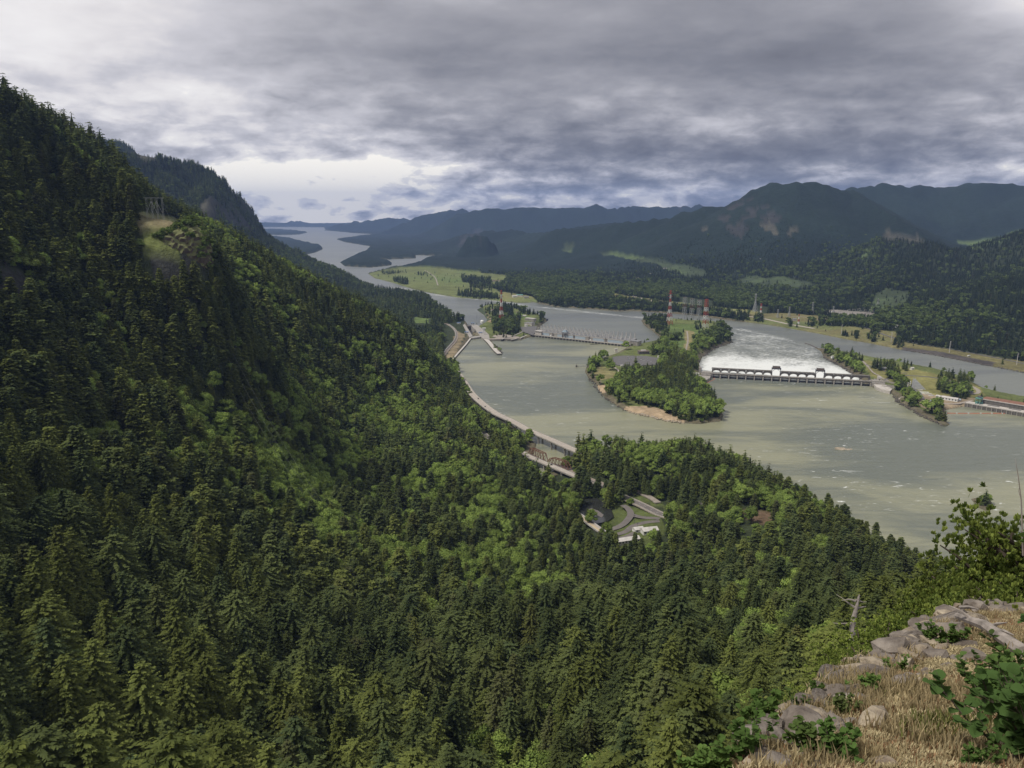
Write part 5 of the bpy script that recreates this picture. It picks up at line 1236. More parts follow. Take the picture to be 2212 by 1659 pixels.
for k, px in enumerate((1478, 1493.5, 1509)):
    lattice('lattice_mast', px, 691-k*-3.5, 642+k*3, 0, 6.2, ['steel' if i != 5 else 'rust' for i in range(8)], 'square grey lattice mast behind the island, %s of the three' % nm[k], arms=((.99,7.5,'rust'),(.62,7.5,'steel')), group='three square lattice masts', legs=.55, z=-8, half_top=5.5, waist=1.2)
for k, (px, py, pt, w) in enumerate(((1705,680,662,'beside the tall pines'), (1755,676,652,'leftmost at the switchyard'), (1800,676,661,'over the switchyard gravel'), (1895,672,645,'at the foot of the mown clearing'), (1865,668,660,'between the switchyard and the clearing'), (1680,682,668,'lowest, near the river bank'), (1658,606,594,'on the hill clearing'), (1906,622,605,'at the left top corner of the upper clearing'), (1966,624,607,'at the right top corner of the upper clearing'))):
    lattice('switchyard_pylon', px, py, pt, 0, 5, ['steel']*5, 'small grey lattice pylon %s' % w, arms=((.75,8,'steel'),(.92,6,'steel')), group='grey pylons of the far bank', legs=.6, z=-2, half_top=1.2)
# pale single poles on the far bank
for k, (px, py, pt, w) in enumerate(((1817.4,722,700.5,'furthest off'),(1925,740.5,717.5,'second'),(2050.5,763,736.5,'third'),(2196,789,762,'nearest, by the picture edge'))):
    p = at(px, py, -12); gz = ground_z(p.x, p.y); D = math.hypot(p.x, p.y); d = ray(px, pt); h = EYE+d[2]*D/math.hypot(d[0], d[1])-gz
    w = {'furthest off': 'farthest downstream, beside low bushes', 'second': 'at the corner of the dark wood', 'third': 'above the dark stone embankment', 'nearest, by the picture edge': 'nearest, where the embankment meets the frame edge'}[w]
    root = empty('power_pole', (p.x, p.y, gz), .3, 'tall pale steel pole on the far bank, %s' % w, 'power pole', 'pale poles along the far bank')
    b = MB(); b.tube([(0,0,-1),(0,0,h)], [1.0,.5], 8); b.build('pole', M['whiteroof'], root)
    for f in (.72, .84, .95): b = MB(); b.beam((0,0,f*h), (4.5,0,f*h+1), .45); b.build('arm', M['whiteroof'], root)
# H-frame pylon on the bare knoll and its wires down to the valley
kp = atD(336, 468, 1100); kz = kp.z-1.5; root = empty('timber_pylon', (kp.x, kp.y, kz), .15, 'three legged frame pylon on the bare knoll of the mountainside', 'pylon')
hh = 24
for x in (-9, -3, 3, 9):
    for y in (-2.5, 2.5): b = MB(); b.tube([(x*1.05, y, -2), (x, y, hh)], [.18, .13], 6); b.build('leg', M['steel'], root)
for y in (-2.5, 2.5): b = MB(); b.beam((-11,y,hh),(11,y,hh),.28); b.build('crossarm', M['steel'], root)
b = MB(); b.beam((-9,-2.5,6),(-3,-2.5,20),.25); b.beam((9,-2.5,6),(3,-2.5,20),.25); b.beam((-3,-2.5,6),(3,-2.5,20),.25); b.beam((3,-2.5,6),(-3,-2.5,20),.25); b.build('brace', M['steel'], root)
P3 = [atD(490, 880, 860), atD(600, 1050, 700)]
for k, (off, wx) in enumerate(((-9, 'left'), (0, 'middle'), (9, 'right'))):
    a = Vector((kp.x+off, kp.y, kz+hh-1)); c = at(760+off*1.5, 1180, 34) ; pts = []
    for i in range(33):
        t = i/32; q = a.lerp(c, t); q.z -= 4*42*t*(1-t); pts.append(q)
    b = MB(); b.tube(pts, .06, 4, cap=False); o = b.build('power_line', M['wire']); tag(o, '%s power line sagging from the knoll pylon down to the valley forest' % {'left': 'lowest thin', 'middle': 'central thin', 'right': 'uppermost thin'}[wx], 'power line', 'power lines below the knoll')

# ------------------------------------------------------------------ spillway dam: 18 bays
SA, SB = V2(1537.5, 816.8, 0), V2(1880.5, 834.8, 0); sdir = (SB-SA); SL = sdir.length; srz = math.atan2(sdir.y, sdir.x); bay = SL/18
print('spillway', SL)
dam = empty('spillway_dam', SA, srz, 'long concrete spillway dam with eighteen arched bays and white water behind it', 'dam')
b = MB()
for m_ in (0,): b.box((0, 0, 0), (3.0, 40, 24), taper=1.0)
pm = MB(); pm.box((0, 17, -1), (3.2, 30, 26)); pm.box((0, 0.6, -1.0), (3.2, 2.8, 20)); pm.tube([(0, -.8, -10), (0, -.8, 8.2)], 1.6, 10); pm_me = pm.mesh('pier', M['concrete'])
hp = MB(); hp.box((0, 24, 14.6), (2.4, 9, 7.4)); hp_me = hp.mesh('hoist_pier', M['dark_concrete'])
def arch_beam(l, y0, y1, top, spring, rise, m, name, n=10, flip=False):
    """beam of length l from x=0, curved underside"""
    b = MB(); k = 0
    for i in range(n):
        x0, x1 = l*i/n, l*(i+1)/n
        f = lambda x: spring + rise*(1-(2*x/l-1)**2)**.5 if rise else spring
        b.hexa([(x0, y0, f(x0)), (x1, y0, f(x1)), (x1, y1, f(x1)), (x0, y1, f(x0)), (x0, y0, top), (x1, y0, top), (x1, y1, top), (x0, y1, top)])
    return b.mesh(name, m)
clear = bay-3.2
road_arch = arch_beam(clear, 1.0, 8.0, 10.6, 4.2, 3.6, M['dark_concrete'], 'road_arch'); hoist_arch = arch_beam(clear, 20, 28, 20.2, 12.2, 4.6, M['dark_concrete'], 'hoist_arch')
gate = MB(); gate.box((clear/2, 14, -2), (clear, 1.5, 9)); [gate.box((clear*q, 13, -2), (.6, .8, 8.6)) for q in (.2, .4, .6, .8)]; gate_me = gate.mesh('gate', M['dsteel'])
for i in range(19): link('pier', pm_me, dam, (i*bay, 0, 0)); link('hoist_pier', hp_me, dam, (i*bay, 0, 0)) if i > 0 or True else None
for i in range(18):
    link('road_arch', road_arch, dam, (i*bay+1.6, 0, 0)); link('gate', gate_me, dam, (i*bay+1.6, 0, 0))
    if i not in (7, 12): link('hoist_arch', hoist_arch, dam, (i*bay+1.6, 0, 0))
b = MB(); b.box((SL/2+2, 4.6, 11.0), (SL+60, 8.4, .8)); b.build('road_deck', M['concrete'], dam)
for y in (.3, 8.9): b = MB(); b.box((SL/2+2, y, 12.0), (SL+60, .35, 1.3)); b.build('parapet', M['concrete'], dam)
b = MB(); b.box((SL*7/18/2-1, 24, 20.7), (SL*7/18+2, 9, .9)); b.box((SL*10/18-.5+0, 24, 20.7), (SL*4/18-4, 9, .9)); b.box((SL*15.5/18, 24, 20.7), (SL*5/18, 9, .9)); b.build('hoist_deck', M['dark_concrete'], dam)
for y in (20.3, 27.7): b = MB(); b.box((SL*7/18/2-1, y, 21.8), (SL*7/18+2, .15, 1.0)); b.box((SL*10/18, y, 21.8), (SL*4/18-4, .15, 1.0)); b.box((SL*15.5/18, y, 21.8), (SL*5/18, .15, 1.0)); b.build('railing', M['concrete'], dam)
b = MB(); b.box((SL/2, 36, -15), (SL, 20, 10)); b.build('sill', M['wet_concrete'], dam)
for s_, w_ in ((-14, 24), (SL+16, 28)): b = MB(); b.box((s_, 14, 2), (w_, 40, 17)); b.build('abutment', M['concrete'], dam)
def crane(i, label):
    c = empty('gantry_crane', dam.matrix_basis @ Vector((0,0,0)), srz, label, 'gantry crane', 'gantry cranes on the spillway')
    o = Vector(((i+.5)*bay, 24, 20.6)); R_ = Matrix.Rotation(srz, 3, 'Z'); c.location = SA + R_ @ o; c.location.z = 12
    w = bay*.5
    for x in (-w, w):
        for y in (-4, 4): b = MB(); b.box((x, y, 7.5), (1.3, 1.2, 15)); b.build('leg', M['dsteel'], c)
        b = MB(); b.beam((x,-4,2),(x,4,13),.6); b.beam((x,4,2),(x,-4,13),.6); b.build('brace', M['dsteel'], c)
    for x in (-1, 1): b = MB(); b.beam((x*w, -4, 8), (x*w*.35, -4, 14), .7); b.build('knee_brace', M['dsteel'], c)
    b = MB(); b.box((0, 0, 16), (bay+1.5, 10, 3.4)); b.build('girder', M['dsteel'], c)
    b = MB(); b.box((0, 0, 19.4), (bay-3, 8.5, 3.4)); b.build('hoist_house', M['brownroof'], c); b = MB(); b.box((0, 0, 21.3), (bay-2, 9.4, .5)); b.build('roof', M['dark_concrete'], c)
crane(7, 'dark gantry crane on the spillway, the one nearer the wooded island'); crane(12, 'dark gantry crane on the spillway, the one nearer the grassy island')
shed(1503,811,8,16,12,8,srz,'white','whiteroof','white flat roofed building where the spillway meets the wooded island', flat=True, windows=3)
shed(1512,800,8,6,6,11,srz,'concrete','pale_concrete','small concrete lift tower at the wooded end of the spillway', 'control_tower', flat=True)
shed(1899,823,8,9,8,12,srz,'pale_concrete','whiteroof','pale square control tower at the grassy end of the spillway', 'control_tower', flat=True, windows=1)
b = MB(); P = [V2(px, py, 6) for px, py in [(1500,806),(1535,808),(1534,816),(1520,824),(1500,822)]]; b.poly(P[::-1]); [b.poly([P[i], P[(i+1) % 5], P[(i+1) % 5]-Vector((0,0,9)), P[i]-Vector((0,0,9))]) for i in range(5)]; o = b.build('concrete_apron', M['concrete']); o['kind'] = 'structure'
# round-ended wall and apron at the right end
pp = [(1886,828),(1893,836),(1905,841),(1922,845),(1928,840),(1912,831)]; b = MB(); P = [V2(px, py, 7) for px, py in pp]; b.poly(P[::-1]); [b.poly([P[i], P[(i+1) % 6], P[(i+1) % 6]-Vector((0,0,10)), P[i]-Vector((0,0,10))]) for i in range(6)]; o = b.build('concrete_apron', M['pale_concrete']); o['kind'] = 'structure'
# fish ladder walls
for k, pts in enumerate(([(1900,829),(1935,834),(1975,838)], [(1905,833),(1940,838),(1972,842)], [(1888,818),(1912,822),(1940,829)])):
    W = [V2(px, py, 8) for px, py in pts]; W = [Vector((w.x, w.y, 7.5)) for w in W]; o = strip(W, -.8, .8, -4, 1).build('fish_ladder_wall', M['concrete']); tag(o, 'low concrete fish ladder wall on the grassy island, %s of three' % ('middle', 'nearest', 'farthest')[k], 'wall', 'fish ladder walls')

# ------------------------------------------------------------------ first powerhouse
PA, PB = V2(1151, 727.5, 0), V2(1356, 750, 0); pd = PB-PA; PL = pd.length; prz = math.atan2(pd.y, pd.x)
ph = empty('powerhouse', PA, prz, 'long concrete powerhouse with pale blue window bays and a steel switchyard on its roof', 'powerhouse')
def pbox(name, x, y, z, sx, sy, sz, m): b = MB(); b.box((0,0,0), (sx, sy, sz)); o = b.build(name, M[m], ph, (x, y, z)); return o
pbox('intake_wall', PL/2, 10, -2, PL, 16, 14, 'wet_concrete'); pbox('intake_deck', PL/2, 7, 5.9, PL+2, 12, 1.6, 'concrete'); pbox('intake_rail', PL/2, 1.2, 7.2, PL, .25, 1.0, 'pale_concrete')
ip_ = MB(); ip_.box((0,0,0), (1.6, 3.2, 12)); ip_me = ip_.mesh('intake_pier', M['concrete'])
for i in range(31): link('intake_pier', ip_me, ph, (PL*i/30, 1.2, -1.2))
pbox('building_wall', PL/2, 36, 9, PL, 44, 18, 'concrete'); pbox('roof', PL/2, 36, 18.4, PL+1.5, 45.5, .9, 'greyroof'); pbox('cornice', PL/2, 13.6, 16.6, PL, .8, 2.2, 'pale_concrete')
segs = [(.06,.16),(.25,.30),(.32,.42),(.44,.55),(.63,.74),(.78,.93)]
for a, b_ in segs:
    x0, x1 = a*PL, b_*PL; pbox('window_bay', (x0+x1)/2, 13.7, 10.4, x1-x0, .5, 8.6, 'lblue')
    n = max(2, int((x1-x0)/4)); 
    for i in range(n+1): pbox('mullion', x0+(x1-x0)*i/n, 13.35, 10.4, .45, .3, 8.6, 'concrete')
for f in (.20,.305,.43,.59,.76,.95): pbox('buttress', f*PL, 13.1, 9, 3.0, 1.6, 17.4, 'dark_concrete')
for f, w_ in ((.175,5),(.60,6),(.965,5)): pbox('door', f*PL, 13.3, 8.6, w_, .4, 4, 'white')
pbox('entrance_block', 16, 16, 13, 24, 16, 12, 'pale_concrete'); pbox('entrance_roof', 16, 15, 19.4, 27, 19, .8, 'whiteroof')
pbox('end_block', PL+14, 24, 8, 28, 22, 20, 'concrete'); pbox('end_block_roof', PL+14, 24, 18.3, 29.5, 23.5, .7, 'greyroof')
for x in (PL+4, PL+11, PL+18, PL+25): pbox('pilaster', x, 12.7, 8, 1.6, .8, 19, 'dark_concrete')
# switchyard frames on the roof, each a leaning steel bent
fr = MB(); 
for s in (-3.2, 3.2): fr.beam((0, s, 0), (0, s*.3, 12), .8)
fr.beam((0,-1,12),(0,1,12),.5); fr.beam((0,-2.2,4.5),(0,2.2,4.5),.35); fr.beam((0,-1.6,8),(0,1.6,8),.3); fr.beam((0,-3.2,0),(0,1.6,8),.25)
fr_me = fr.mesh('roof_bent', M['whiteroof'])
N_ = 24
for row, y in enumerate((20, 36, 52)):
    for i in range(N_):
        if row == 1 and i in (19,20,21,22,23): continue
        o = link('roof_bent', fr_me, ph, (8+i*(PL-12)/(N_-1), y, 18.8)); o.rotation_euler = (0, 0, 0); o.scale = (1.3, 1.3, (1.0, 1.25, 1.5)[row])
for row, (y, zz) in enumerate(((19.2, 30), (20.8, 30), (35.2, 33), (36.8, 33), (28, 25), (52, 36))):
    b = MB(); b.beam((8, y, zz), (PL-(4 if row < 2 else 60), y, zz), .3); b.build('bus_beam', M['steel'], ph)
lb = MB(); lb.beam((0, 20, 30), (0, 36, 33), .22); lb.beam((0, 36, 33), (0, 52, 36), .2); lm = lb.mesh('bus_wire', M['steel'])
for i in range(0, N_-5): link('bus_wire', lm, ph, (8+i*(PL-12)/(N_-1), 0, 0))
tr_ = MB(); tr_.box((0,0,1.6), (3.4,3,3.2)); tr_.tube([(0,0,3),(0,0,5)], .3, 6); tm = tr_.mesh('transformer', M['steel'])
for i in range(16): link('transformer', tm, ph, (14+i*(PL-24)/15, 27, 18.8))
# intake gantry crane
cr = empty('gantry_crane', PA, prz, 'blue grey gantry crane standing in the middle of the powerhouse front', 'gantry crane'); cr.location = PA + Matrix.Rotation(prz, 3, 'Z') @ Vector((PL*.335, 11, 6.7))
for x in (-6, 6):
    for y in (-4, 4): b = MB(); b.box((x, y, 9), (1.2, 1.2, 18)); b.build('leg', M['dsteel'], cr)
b = MB(); b.beam((-6,-4,1),(6,-4,15),.5); b.beam((6,-4,1),(-6,-4,15),.5); b.build('brace', M['dsteel'], cr); b = MB(); b.box((0,0,19.5), (17, 11, 3)); b.build('girder', M['lblue'], cr); b = MB(); b.box((1,0,23), (10, 8, 4)); b.build('hoist_house', M['lblue'], cr); b = MB(); b.box((2,0,27), (3, 3, 4)); b.build('cab', M['whiteroof'], cr)
o = MB(); o.box((0,0,0), (26, 3, 1.6)); o = o.build('floating_boom', M['wet_concrete']); pb = PA + Matrix.Rotation(prz, 3, 'Z') @ Vector((PL*.69, -14, .4)); o.location = pb; o.rotation_euler = (0,0,prz+.9); tag(o, 'dark floating boom jutting from the powerhouse wall', 'boom')

# ------------------------------------------------------------------ lock, guide walls and island buildings
def wall_run(name, pts, z, w, depth, m, label, cat='wall', cap=None):
    W = [V2(px, py, z) for px, py in pts]; root = empty(name, W[0], 0, label, cat); o0 = W[0].copy(); W = [q-o0 for q in W]
    strip(W, -w/2, w/2, -depth, 0).build('wall_body', M[m], root); strip(W, -w/2-.15, w/2+.15, 0.02, .5).build('coping', M[cap or 'pale_concrete'], root); return root
wall_run('guide_wall', [(979,775),(990,762),(1006,744),(1019,727)], 3.5, 5, 12, 'dark_concrete', 'slanting dark guide wall on the railway side of the lock entrance')
wall_run('guide_wall', [(1042,725),(1058,741),(1072,758),(1079,764)], 4.0, 13, 14, 'dark_concrete', 'broad pale guide pier running out from the lock into the lake')
for k, (px, py) in enumerate(((1071,748),(1073.5,751),(1076,754.5),(1078.5,757.5),(1081,761))):
    p = V2(px+2.5, py, 3); r = MB(); r.box((0,0,-2), (5,7,8)); o = r.build('mooring_dolphin', M['dark_concrete'], None, p); tag(o, 'concrete mooring block on the side of the guide pier, %s from its tip' % ('fifth','fourth','third','second','first')[k], 'mooring block', 'mooring blocks of the guide pier')
lk = empty('navigation_lock', V2(1030,724,0), 0, 'narrow navigation lock with dark chamber walls and closed gates', 'lock')
def world_part(name, pts, z0, z1, m, parent):
    b = MB(); P0 = [V2(px, py, z1) for px, py in pts]; L0 = parent.location; P = [Vector((p.x-L0.x, p.y-L0.y, z1-L0.z)) for p in P0]; n = len(P); P = P if sum(P[i].x*P[(i+1) % n].y-P[(i+1) % n].x*P[i].y for i in range(n)) > 0 else P[::-1]
    b.poly(P); D = Vector((0,0,z1-z0))
    for i in range(n): a, c = P[i], P[(i+1) % n]; b.poly([a-D, c-D, c, a])
    return b.build(name, M[m], parent)
world_part('lock_wall', [(1000,702),(1004,699.5),(1021,726),(1014,729)], -20, 6, 'concrete', lk); world_part('lock_wall', [(1018,703),(1030,701),(1056,722),(1058,733),(1042,730)], -20, 6, 'concrete', lk)
world_part('lock_wall', [(1056,722),(1092,722),(1120,727),(1126,731),(1058,733)], -5, 5.5, 'gravel', lk)
world_part('gate', [(1018,727.5),(1041,724),(1042,727),(1019,730.5)], -10, 5, 'concrete', lk); world_part('gate', [(1000,704),(1018,701.5),(1019,703.5),(1001,706)], -20, 2, 'dark_concrete', lk); world_part('chamber_water', [(1003,705),(1019,703),(1042,724),(1019,728)], -14, -12, 'wet_concrete', lk)
for k, (px, py, z, wd_) in enumerate(((991,699,5,'beside the railway at the downstream gate'),(1021,699,6,'across the chamber at the downstream gate'),(1008,719.5,5,'beside the railway at the upstream gate'),(1038,719.5,6,'across the chamber at the upstream gate'))):
    shed(px, py, z, 13, 8, 5, .1, 'white', 'blue', 'blue roofed gate house %s' % wd_, 'gate_house', flat=True, windows=2, group='blue roofed gate houses of the lock', cat='gate house')
ct = empty('lock_control_tower', V2(1045,722,6), .2, 'tall white stepped control tower beside the lock', 'control tower'); b = MB(); b.box((0,0,9), (5,5,20)); b.build('shaft', M['white'], ct); b = MB(); b.box((1,0,20), (11,6,4)); b.build('cab', M['white'], ct); b = MB(); b.beam((3,0,18),(7,-6,-1),1.4,1); b.build('stair', M['whiteroof'], ct)
tk = empty('storage_dome', V2(1041.5,697,5), 0, 'white domed tank at the water edge beyond the lock', 'tank'); b = MB(); b.tube([(0,0,-2),(0,0,6),(0,0,8.5),(0,0,10)], [7,7,5,1.5], 14); b.build('shell', M['white'], tk)
shed(1146,692,6,42,16,9,prz+.02,'concrete','whiteroof','long pale roofed service building beyond the powerhouse trees', windows=8, flat=True)
shed(1144,701,6,34,20,8,prz,'pale_concrete','greyroof','wide grey service building in front of the long pale roofed one', windows=6, flat=True)
shed(1136.5,705,6,11,8,5,prz,'white','whiteroof','small bright white roofed shed in the service yard', flat=True, windows=2)
sheet('service_yard', [(1124,706),(1160,704),(1158,718),(1150,724),(1128,716)], 7.9, M['asphalt'])
for k, (px, py, w_) in enumerate(((1133,683,'nearest the meadow'),(1119,676,'at the far shore trees'),(1058,671,'leftmost on the lock island'),(1064,669.5,'second on the lock island'),(1072,685,'beside the striped tower'),(1090,690,'behind the striped tower'))):
    shed(px, py, 6, 13, 9, 4, random.uniform(-.3,.5), 'pale_concrete', 'brownroof' if k % 2 else 'whiteroof', 'small low house %s' % w_, 'house', windows=2, group='small houses of the lock island', cat='house')
wall_run('fish_ladder', [(1083,733),(1105,727),(1124,719),(1136,712)], 6, 5, 8, 'wet_concrete', 'dark sunken fish ladder channel slanting behind the lock island shore', 'fish ladder', 'concrete')
wall_run('fish_ladder', [(1104,734),(1124,730),(1143,722)], 5, 4, 7, 'dark_concrete', 'low pale topped fish ladder wall next to the powerhouse', 'fish ladder', 'pale_concrete')
for k, (px, py) in enumerate(((1100,735.5),(1112,734),(1120,731.5))):
    p = V2(px, py, 1); b = MB(); b.box((0,0,0), (13,5,3)); b.box((2,0,2.5),(5,3.5,2)); o = b.build('moored_barge', M['dark_concrete'], None, p); o.rotation_euler = (0,0,.3); tag(o, 'dark work barge moored by the fish ladder, %s' % ('nearest the lock','middle one','nearest the powerhouse')[k], 'barge', 'barges at the fish ladder')
mk = empty('channel_marker', V2(1182,696,TAIL), 0, 'dark square marker on a post in the river beyond the powerhouse', 'marker'); b = MB(); b.tube([(0,0,-3),(0,0,14)], .5, 6); b.build('post', M['dsteel'], mk); b = MB(); b.box((0,0,9), (7,1.5,6)); b.build('board', M['dark'], mk); b = MB(); b.tube([(3,0,9),(3,0,55)], .28, 5); b.build('mast', M['steel'], mk)
mk = empty('lattice_mast_slim', V2(1030,692,TAIL), 0, 'thin mast standing beside the far end of the lock', 'mast'); b = MB(); b.tube([(0,0,0),(0,0,26)], .3, 5); b.build('pole', M['dsteel'], mk)
b = MB(); b.box((0,0,0), (13,6,5)); b.box((-2,0,4), (4,3,4)); o = b.build('anchored_buoy', M['dark_concrete'], None, V2(939,650.5,TAIL)); tag(o, 'dark block anchored in the river beyond the wooded bank', 'buoy')
# middle island: visitor centre, gauge jetty
vc = shed(1390,762,8,30,20,8,.1,'dark_concrete','brownroof','brown flat roofed visitor centre above the car park', flat=True, windows=6, cat='visitor centre'); b = MB(); b.box((0,0,9.8),(14,9,3)); b.build('roof_pavilion', M['whiteroof'], vc)
shed(1331,756,8,7,7,6,.1,'pale_concrete','whiteroof','tiny pale kiosk among the trees near the powerhouse end', flat=True); shed(1424,770,8,8,6,4,.1,'white','whiteroof','small white hut at the corner of the car park', windows=1); shed(1343,790,8,6,5,3.4,.1,'white','whiteroof','small white hut between car park and conifer wood', windows=1)
jt = empty('gauge_jetty', V2(1264,792,0), 0, 'small dark jetty with a post reaching into the lake from the middle island', 'jetty'); p0 = V2(1246,793,0)-V2(1264,792,0); b = MB(); b.beam((6,0,2.4), (p0.x,p0.y,2.4), 1.6,.4); b.build('walkway', M['dsteel'], jt); b = MB(); [b.tube([(p0.x*f, p0.y*f, -3),(p0.x*f, p0.y*f, 2.4)], .35, 5) for f in (.2,.5,.8)]; b.build('pile', M['dsteel'], jt); b = MB(); b.box((p0.x-1,p0.y,2), (4.5,4,6)); b.tube([(p0.x-1,p0.y,4),(p0.x-1,p0.y,9)], .4, 5); b.build('gauge_house', M['dark_concrete'], jt)
# orange floating booms
def boom(pts, label, n=5):
    W = smooth_line([V2(px, py, .3) for px, py in pts], n); root = empty('floating_boom', W[0], 0, label, 'boom'); o0 = W[0].copy(); b = MB(); b.tube([w-o0 for w in W], .42, 6); b.build('cable', M['orange'], root); return root, [w-o0 for w in W]
boom([(1517,827),(1524,828.5),(1533,824),(1542,820),(1543,817),(1537,815.6)], 'orange debris boom curling off the island end of the spillway')
br, W = boom([(2038.5,892.5),(2075,893),(2120,893),(2160,893),(2196,894)], 'orange debris boom with white floats in front of the second powerhouse')
fl = MB(); fl.box((0,0,.3),(2.6,1.8,1.6)); fm = fl.mesh('float', M['white']); fo = MB(); fo.box((0,0,.2),(1.6,1.2,1.1)); fom = fo.mesh('float', M['orange'])
for k in range(56):
    i = k/55*(len(W)-1); a = int(min(i, len(W)-2)); link('float', fm if k % 8 == 3 else fom, br, W[a].lerp(W[a+1], i-a))

# ------------------------------------------------------------------ second powerhouse and the grassy island
QA, QB = V2(2083, 878.5, 0), V2(2330, 921, 0); qd = QB-QA; QL = qd.length; qrz = math.atan2(qd.y, qd.x)
p2 = empty('powerhouse', QA, qrz, 'second powerhouse with a rust brown roof, cut by the picture edge', 'powerhouse'); p2['label'] = 'low second powerhouse with a long rust brown roof beside the debris boom'
def qbox(name, x, y, z, sx, sy, sz, m): b = MB(); b.box((0,0,0), (sx, sy, sz)); return b.build(name, M[m], p2, (x, y, z))
qbox('intake_wall', QL/2, 12, 0, QL, 24, 15, 'dark_concrete'); qbox('intake_deck', QL/2, 12, 7.8, QL+1, 25, .7, 'pale_concrete'); qbox('parapet', QL/2, 0, 8.6, QL, .4, 1, 'concrete')
for i in range(22): qbox('wall_rib', 6+i*QL/22, -.5, .5, 1.2, 1.2, 14, 'concrete')
qbox('building_wall', QL/2+12, 40, 9, QL-20, 28, 16, 'dark_concrete'); qbox('roof', QL/2+12, 40, 17.5, QL-18, 30, .9, 'rustroof'); qbox('roof_edge', QL/2+12, 25.2, 17.2, QL-18, .5, 2, 'pale_concrete')
for i in range(5): qbox('intake_hatch', 50+i*40, 17, 8.4, 22, 6, .5, 'asphalt')
for k, (x, y, s) in enumerate(((18,16,4),(26,18,3))): qbox('service_housing', x, y, 10, s*1.5, s, 4, 'tealroof')
gc = empty('gantry_crane', QA + Matrix.Rotation(qrz,3,'Z') @ Vector((22, 14, 8.2)), qrz, 'dark green gantry crane at the end of the second powerhouse', 'gantry crane')
for x in (-4,4):
    for y in (-6,6): b = MB(); b.box((x,y,6),(1,1,12)); b.build('leg', M['tealroof'], gc)
b = MB(); b.box((0,0,12.6),(10,15,2)); b.build('girder', M['tealroof'], gc); b = MB(); b.box((0,1,15),(6,7,3)); b.build('hoist_house', M['dsteel'], gc)
shed(2046,862,7,44,10,5.5,qrz+.06,'white','whiteroof','long low white warehouse on the bare ground of the grassy island', 'warehouse', windows=7, cat='warehouse')
shed(2070,864,7,10,8,3.5,qrz,'pale_concrete','lblue','small pale blue roofed hut right of the white warehouse', windows=2); shed(2018,866.5,7,13,9,2.6,.2,'lblue','lblue','pale blue stack of covered material left of the white warehouse', 'material_stack', flat=True, cat='material stack'); shed(2023,871,7,14,7,2.2,.5,'whiteroof','lblue','flat pale blue covered stack lower on the bare ground', 'material_stack', flat=True, cat='material stack')
shed(1908,797,7,15,11,4.5,.3,'pale_concrete','greyroof','grey roofed house among shrubs of the grassy island', 'house', windows=3, cat='house'); shed(1970,797,7,8,7,5,.3,'white','whiteroof','bright white hut on the far shore of the grassy island', windows=1); shed(1798,770,5,6,5,4,.3,'white','whiteroof','small white hut near the wooded tip of the grassy island', windows=1)
for k, (px, py, l, w, rz) in enumerate(((1985,842,20,4,.2),(1995,846,22,4,-.3),(2005,850,16,5,.1),(1990,848,14,3,-.5),(2012,853,12,5,.3))):
    p = V2(px, py, 7); b = MB(); b.box((0,0,0), (l, w, 1.4)); o = b.build('stored_panel', M['white' if k % 2 else 'whiteroof'], None, Vector((p.x, p.y, ground_z(p.x,p.y)+.7))); o.rotation_euler = (0,0,rz); tag(o, 'pale stored panel on the bare yard, %s from the grey steel heap' % word[k], 'stored panel', 'pale panels in the island yard')
# steep grey steelwork heap of the fish channel
hp_ = V2(1974, 838, 6); st = empty('fish_channel_steelwork', (hp_.x, hp_.y, ground_z(hp_.x, hp_.y)), srz, 'tall wedge of grey and white steel frames standing on the grassy island', 'steel structure')
b = MB(); b.poly([(-8,-9,0),(24,-9,0),(24,9,0),(-8,9,0)]); P = [(-6,-7,0),(24,-7,0),(24,7,0),(-6,7,0),(-3,-3,22),(2,-3,22),(2,3,22),(-3,3,22)]; b.hexa(P); b.build('chute', M['steel'], st)
for k in range(4):
    x = -9-k*5; h = 16-k*2.4
    for y in (-7, 0, 7): c = MB(); c.box((x, y, h/2), (.8,.8,h)); c.build('post', M['white'], st)
    c = MB(); c.box((x, 0, h), (1,16,.8)); c.beam((x,-7,0),(x,7,h),.4); c.build('crossbeam', M['white'], st)
c = MB(); c.beam((-3,-3,22),(-3,-3,27),.4); c.beam((2,3,22),(2,3,27),.4); c.beam((-3,-3,27),(2,3,27),.4); c.build('head_frame', M['steel'], st)
for k in range(6): c = MB(); c.beam((-5+k*1.0,-7.3+k*.6,k*3.4),( 24-k*3.6,-7.3+k*.6,k*3.4),.35); c.build('rib', M['white'], st)
W = [V2(px, py, 8) for px, py in [(1964,836),(1985,850),(1992,862)]]; o = strip([Vector((w.x,w.y,8)) for w in W], -5, 5, -4, 1.5).build('spoil_bank', M['asphalt']); o['kind'] = 'structure'
# rocky breakwater and stony tip below the spillway
def rock_mesh(name, seed, m, sub=2, squash=.7, rough=.28):
    g = random.Random(seed); import bmesh; bm = bmesh.new(); bmesh.ops.create_icosphere(bm, subdivisions=sub, radius=1)
    pl = [(Vector((g.gauss(0,1), g.gauss(0,1), g.gauss(0,1))).normalized(), (g.uniform(.42,.8) if rough >= 1 else g.uniform(.55,.92))) for _ in range(14 if rough >= 1 else 11)]
    for v in bm.verts:
        c = v.co.normalized(); rad = min([1.0]+[d_/max(1e-3, c.dot(n)) for n, d_ in pl if c.dot(n) > 0]); v.co = c*rad*(1+g.uniform(-.05,.05)*(.22 if rough >= 1 else 1)); v.co.z *= squash
    me = bpy.data.meshes.new(name); bm.to_mesh(me); bm.free(); me.materials.append(m); return me
rockm = mat('weathered_rock', (0.19, 0.155, 0.125), .95, .55, 1.6, bump=.6, col2=(0.085, 0.07, 0.06)); palerock = mat('pale_lake_rock', (0.34, 0.29, 0.22), .95, .45, .25, bump=.5)
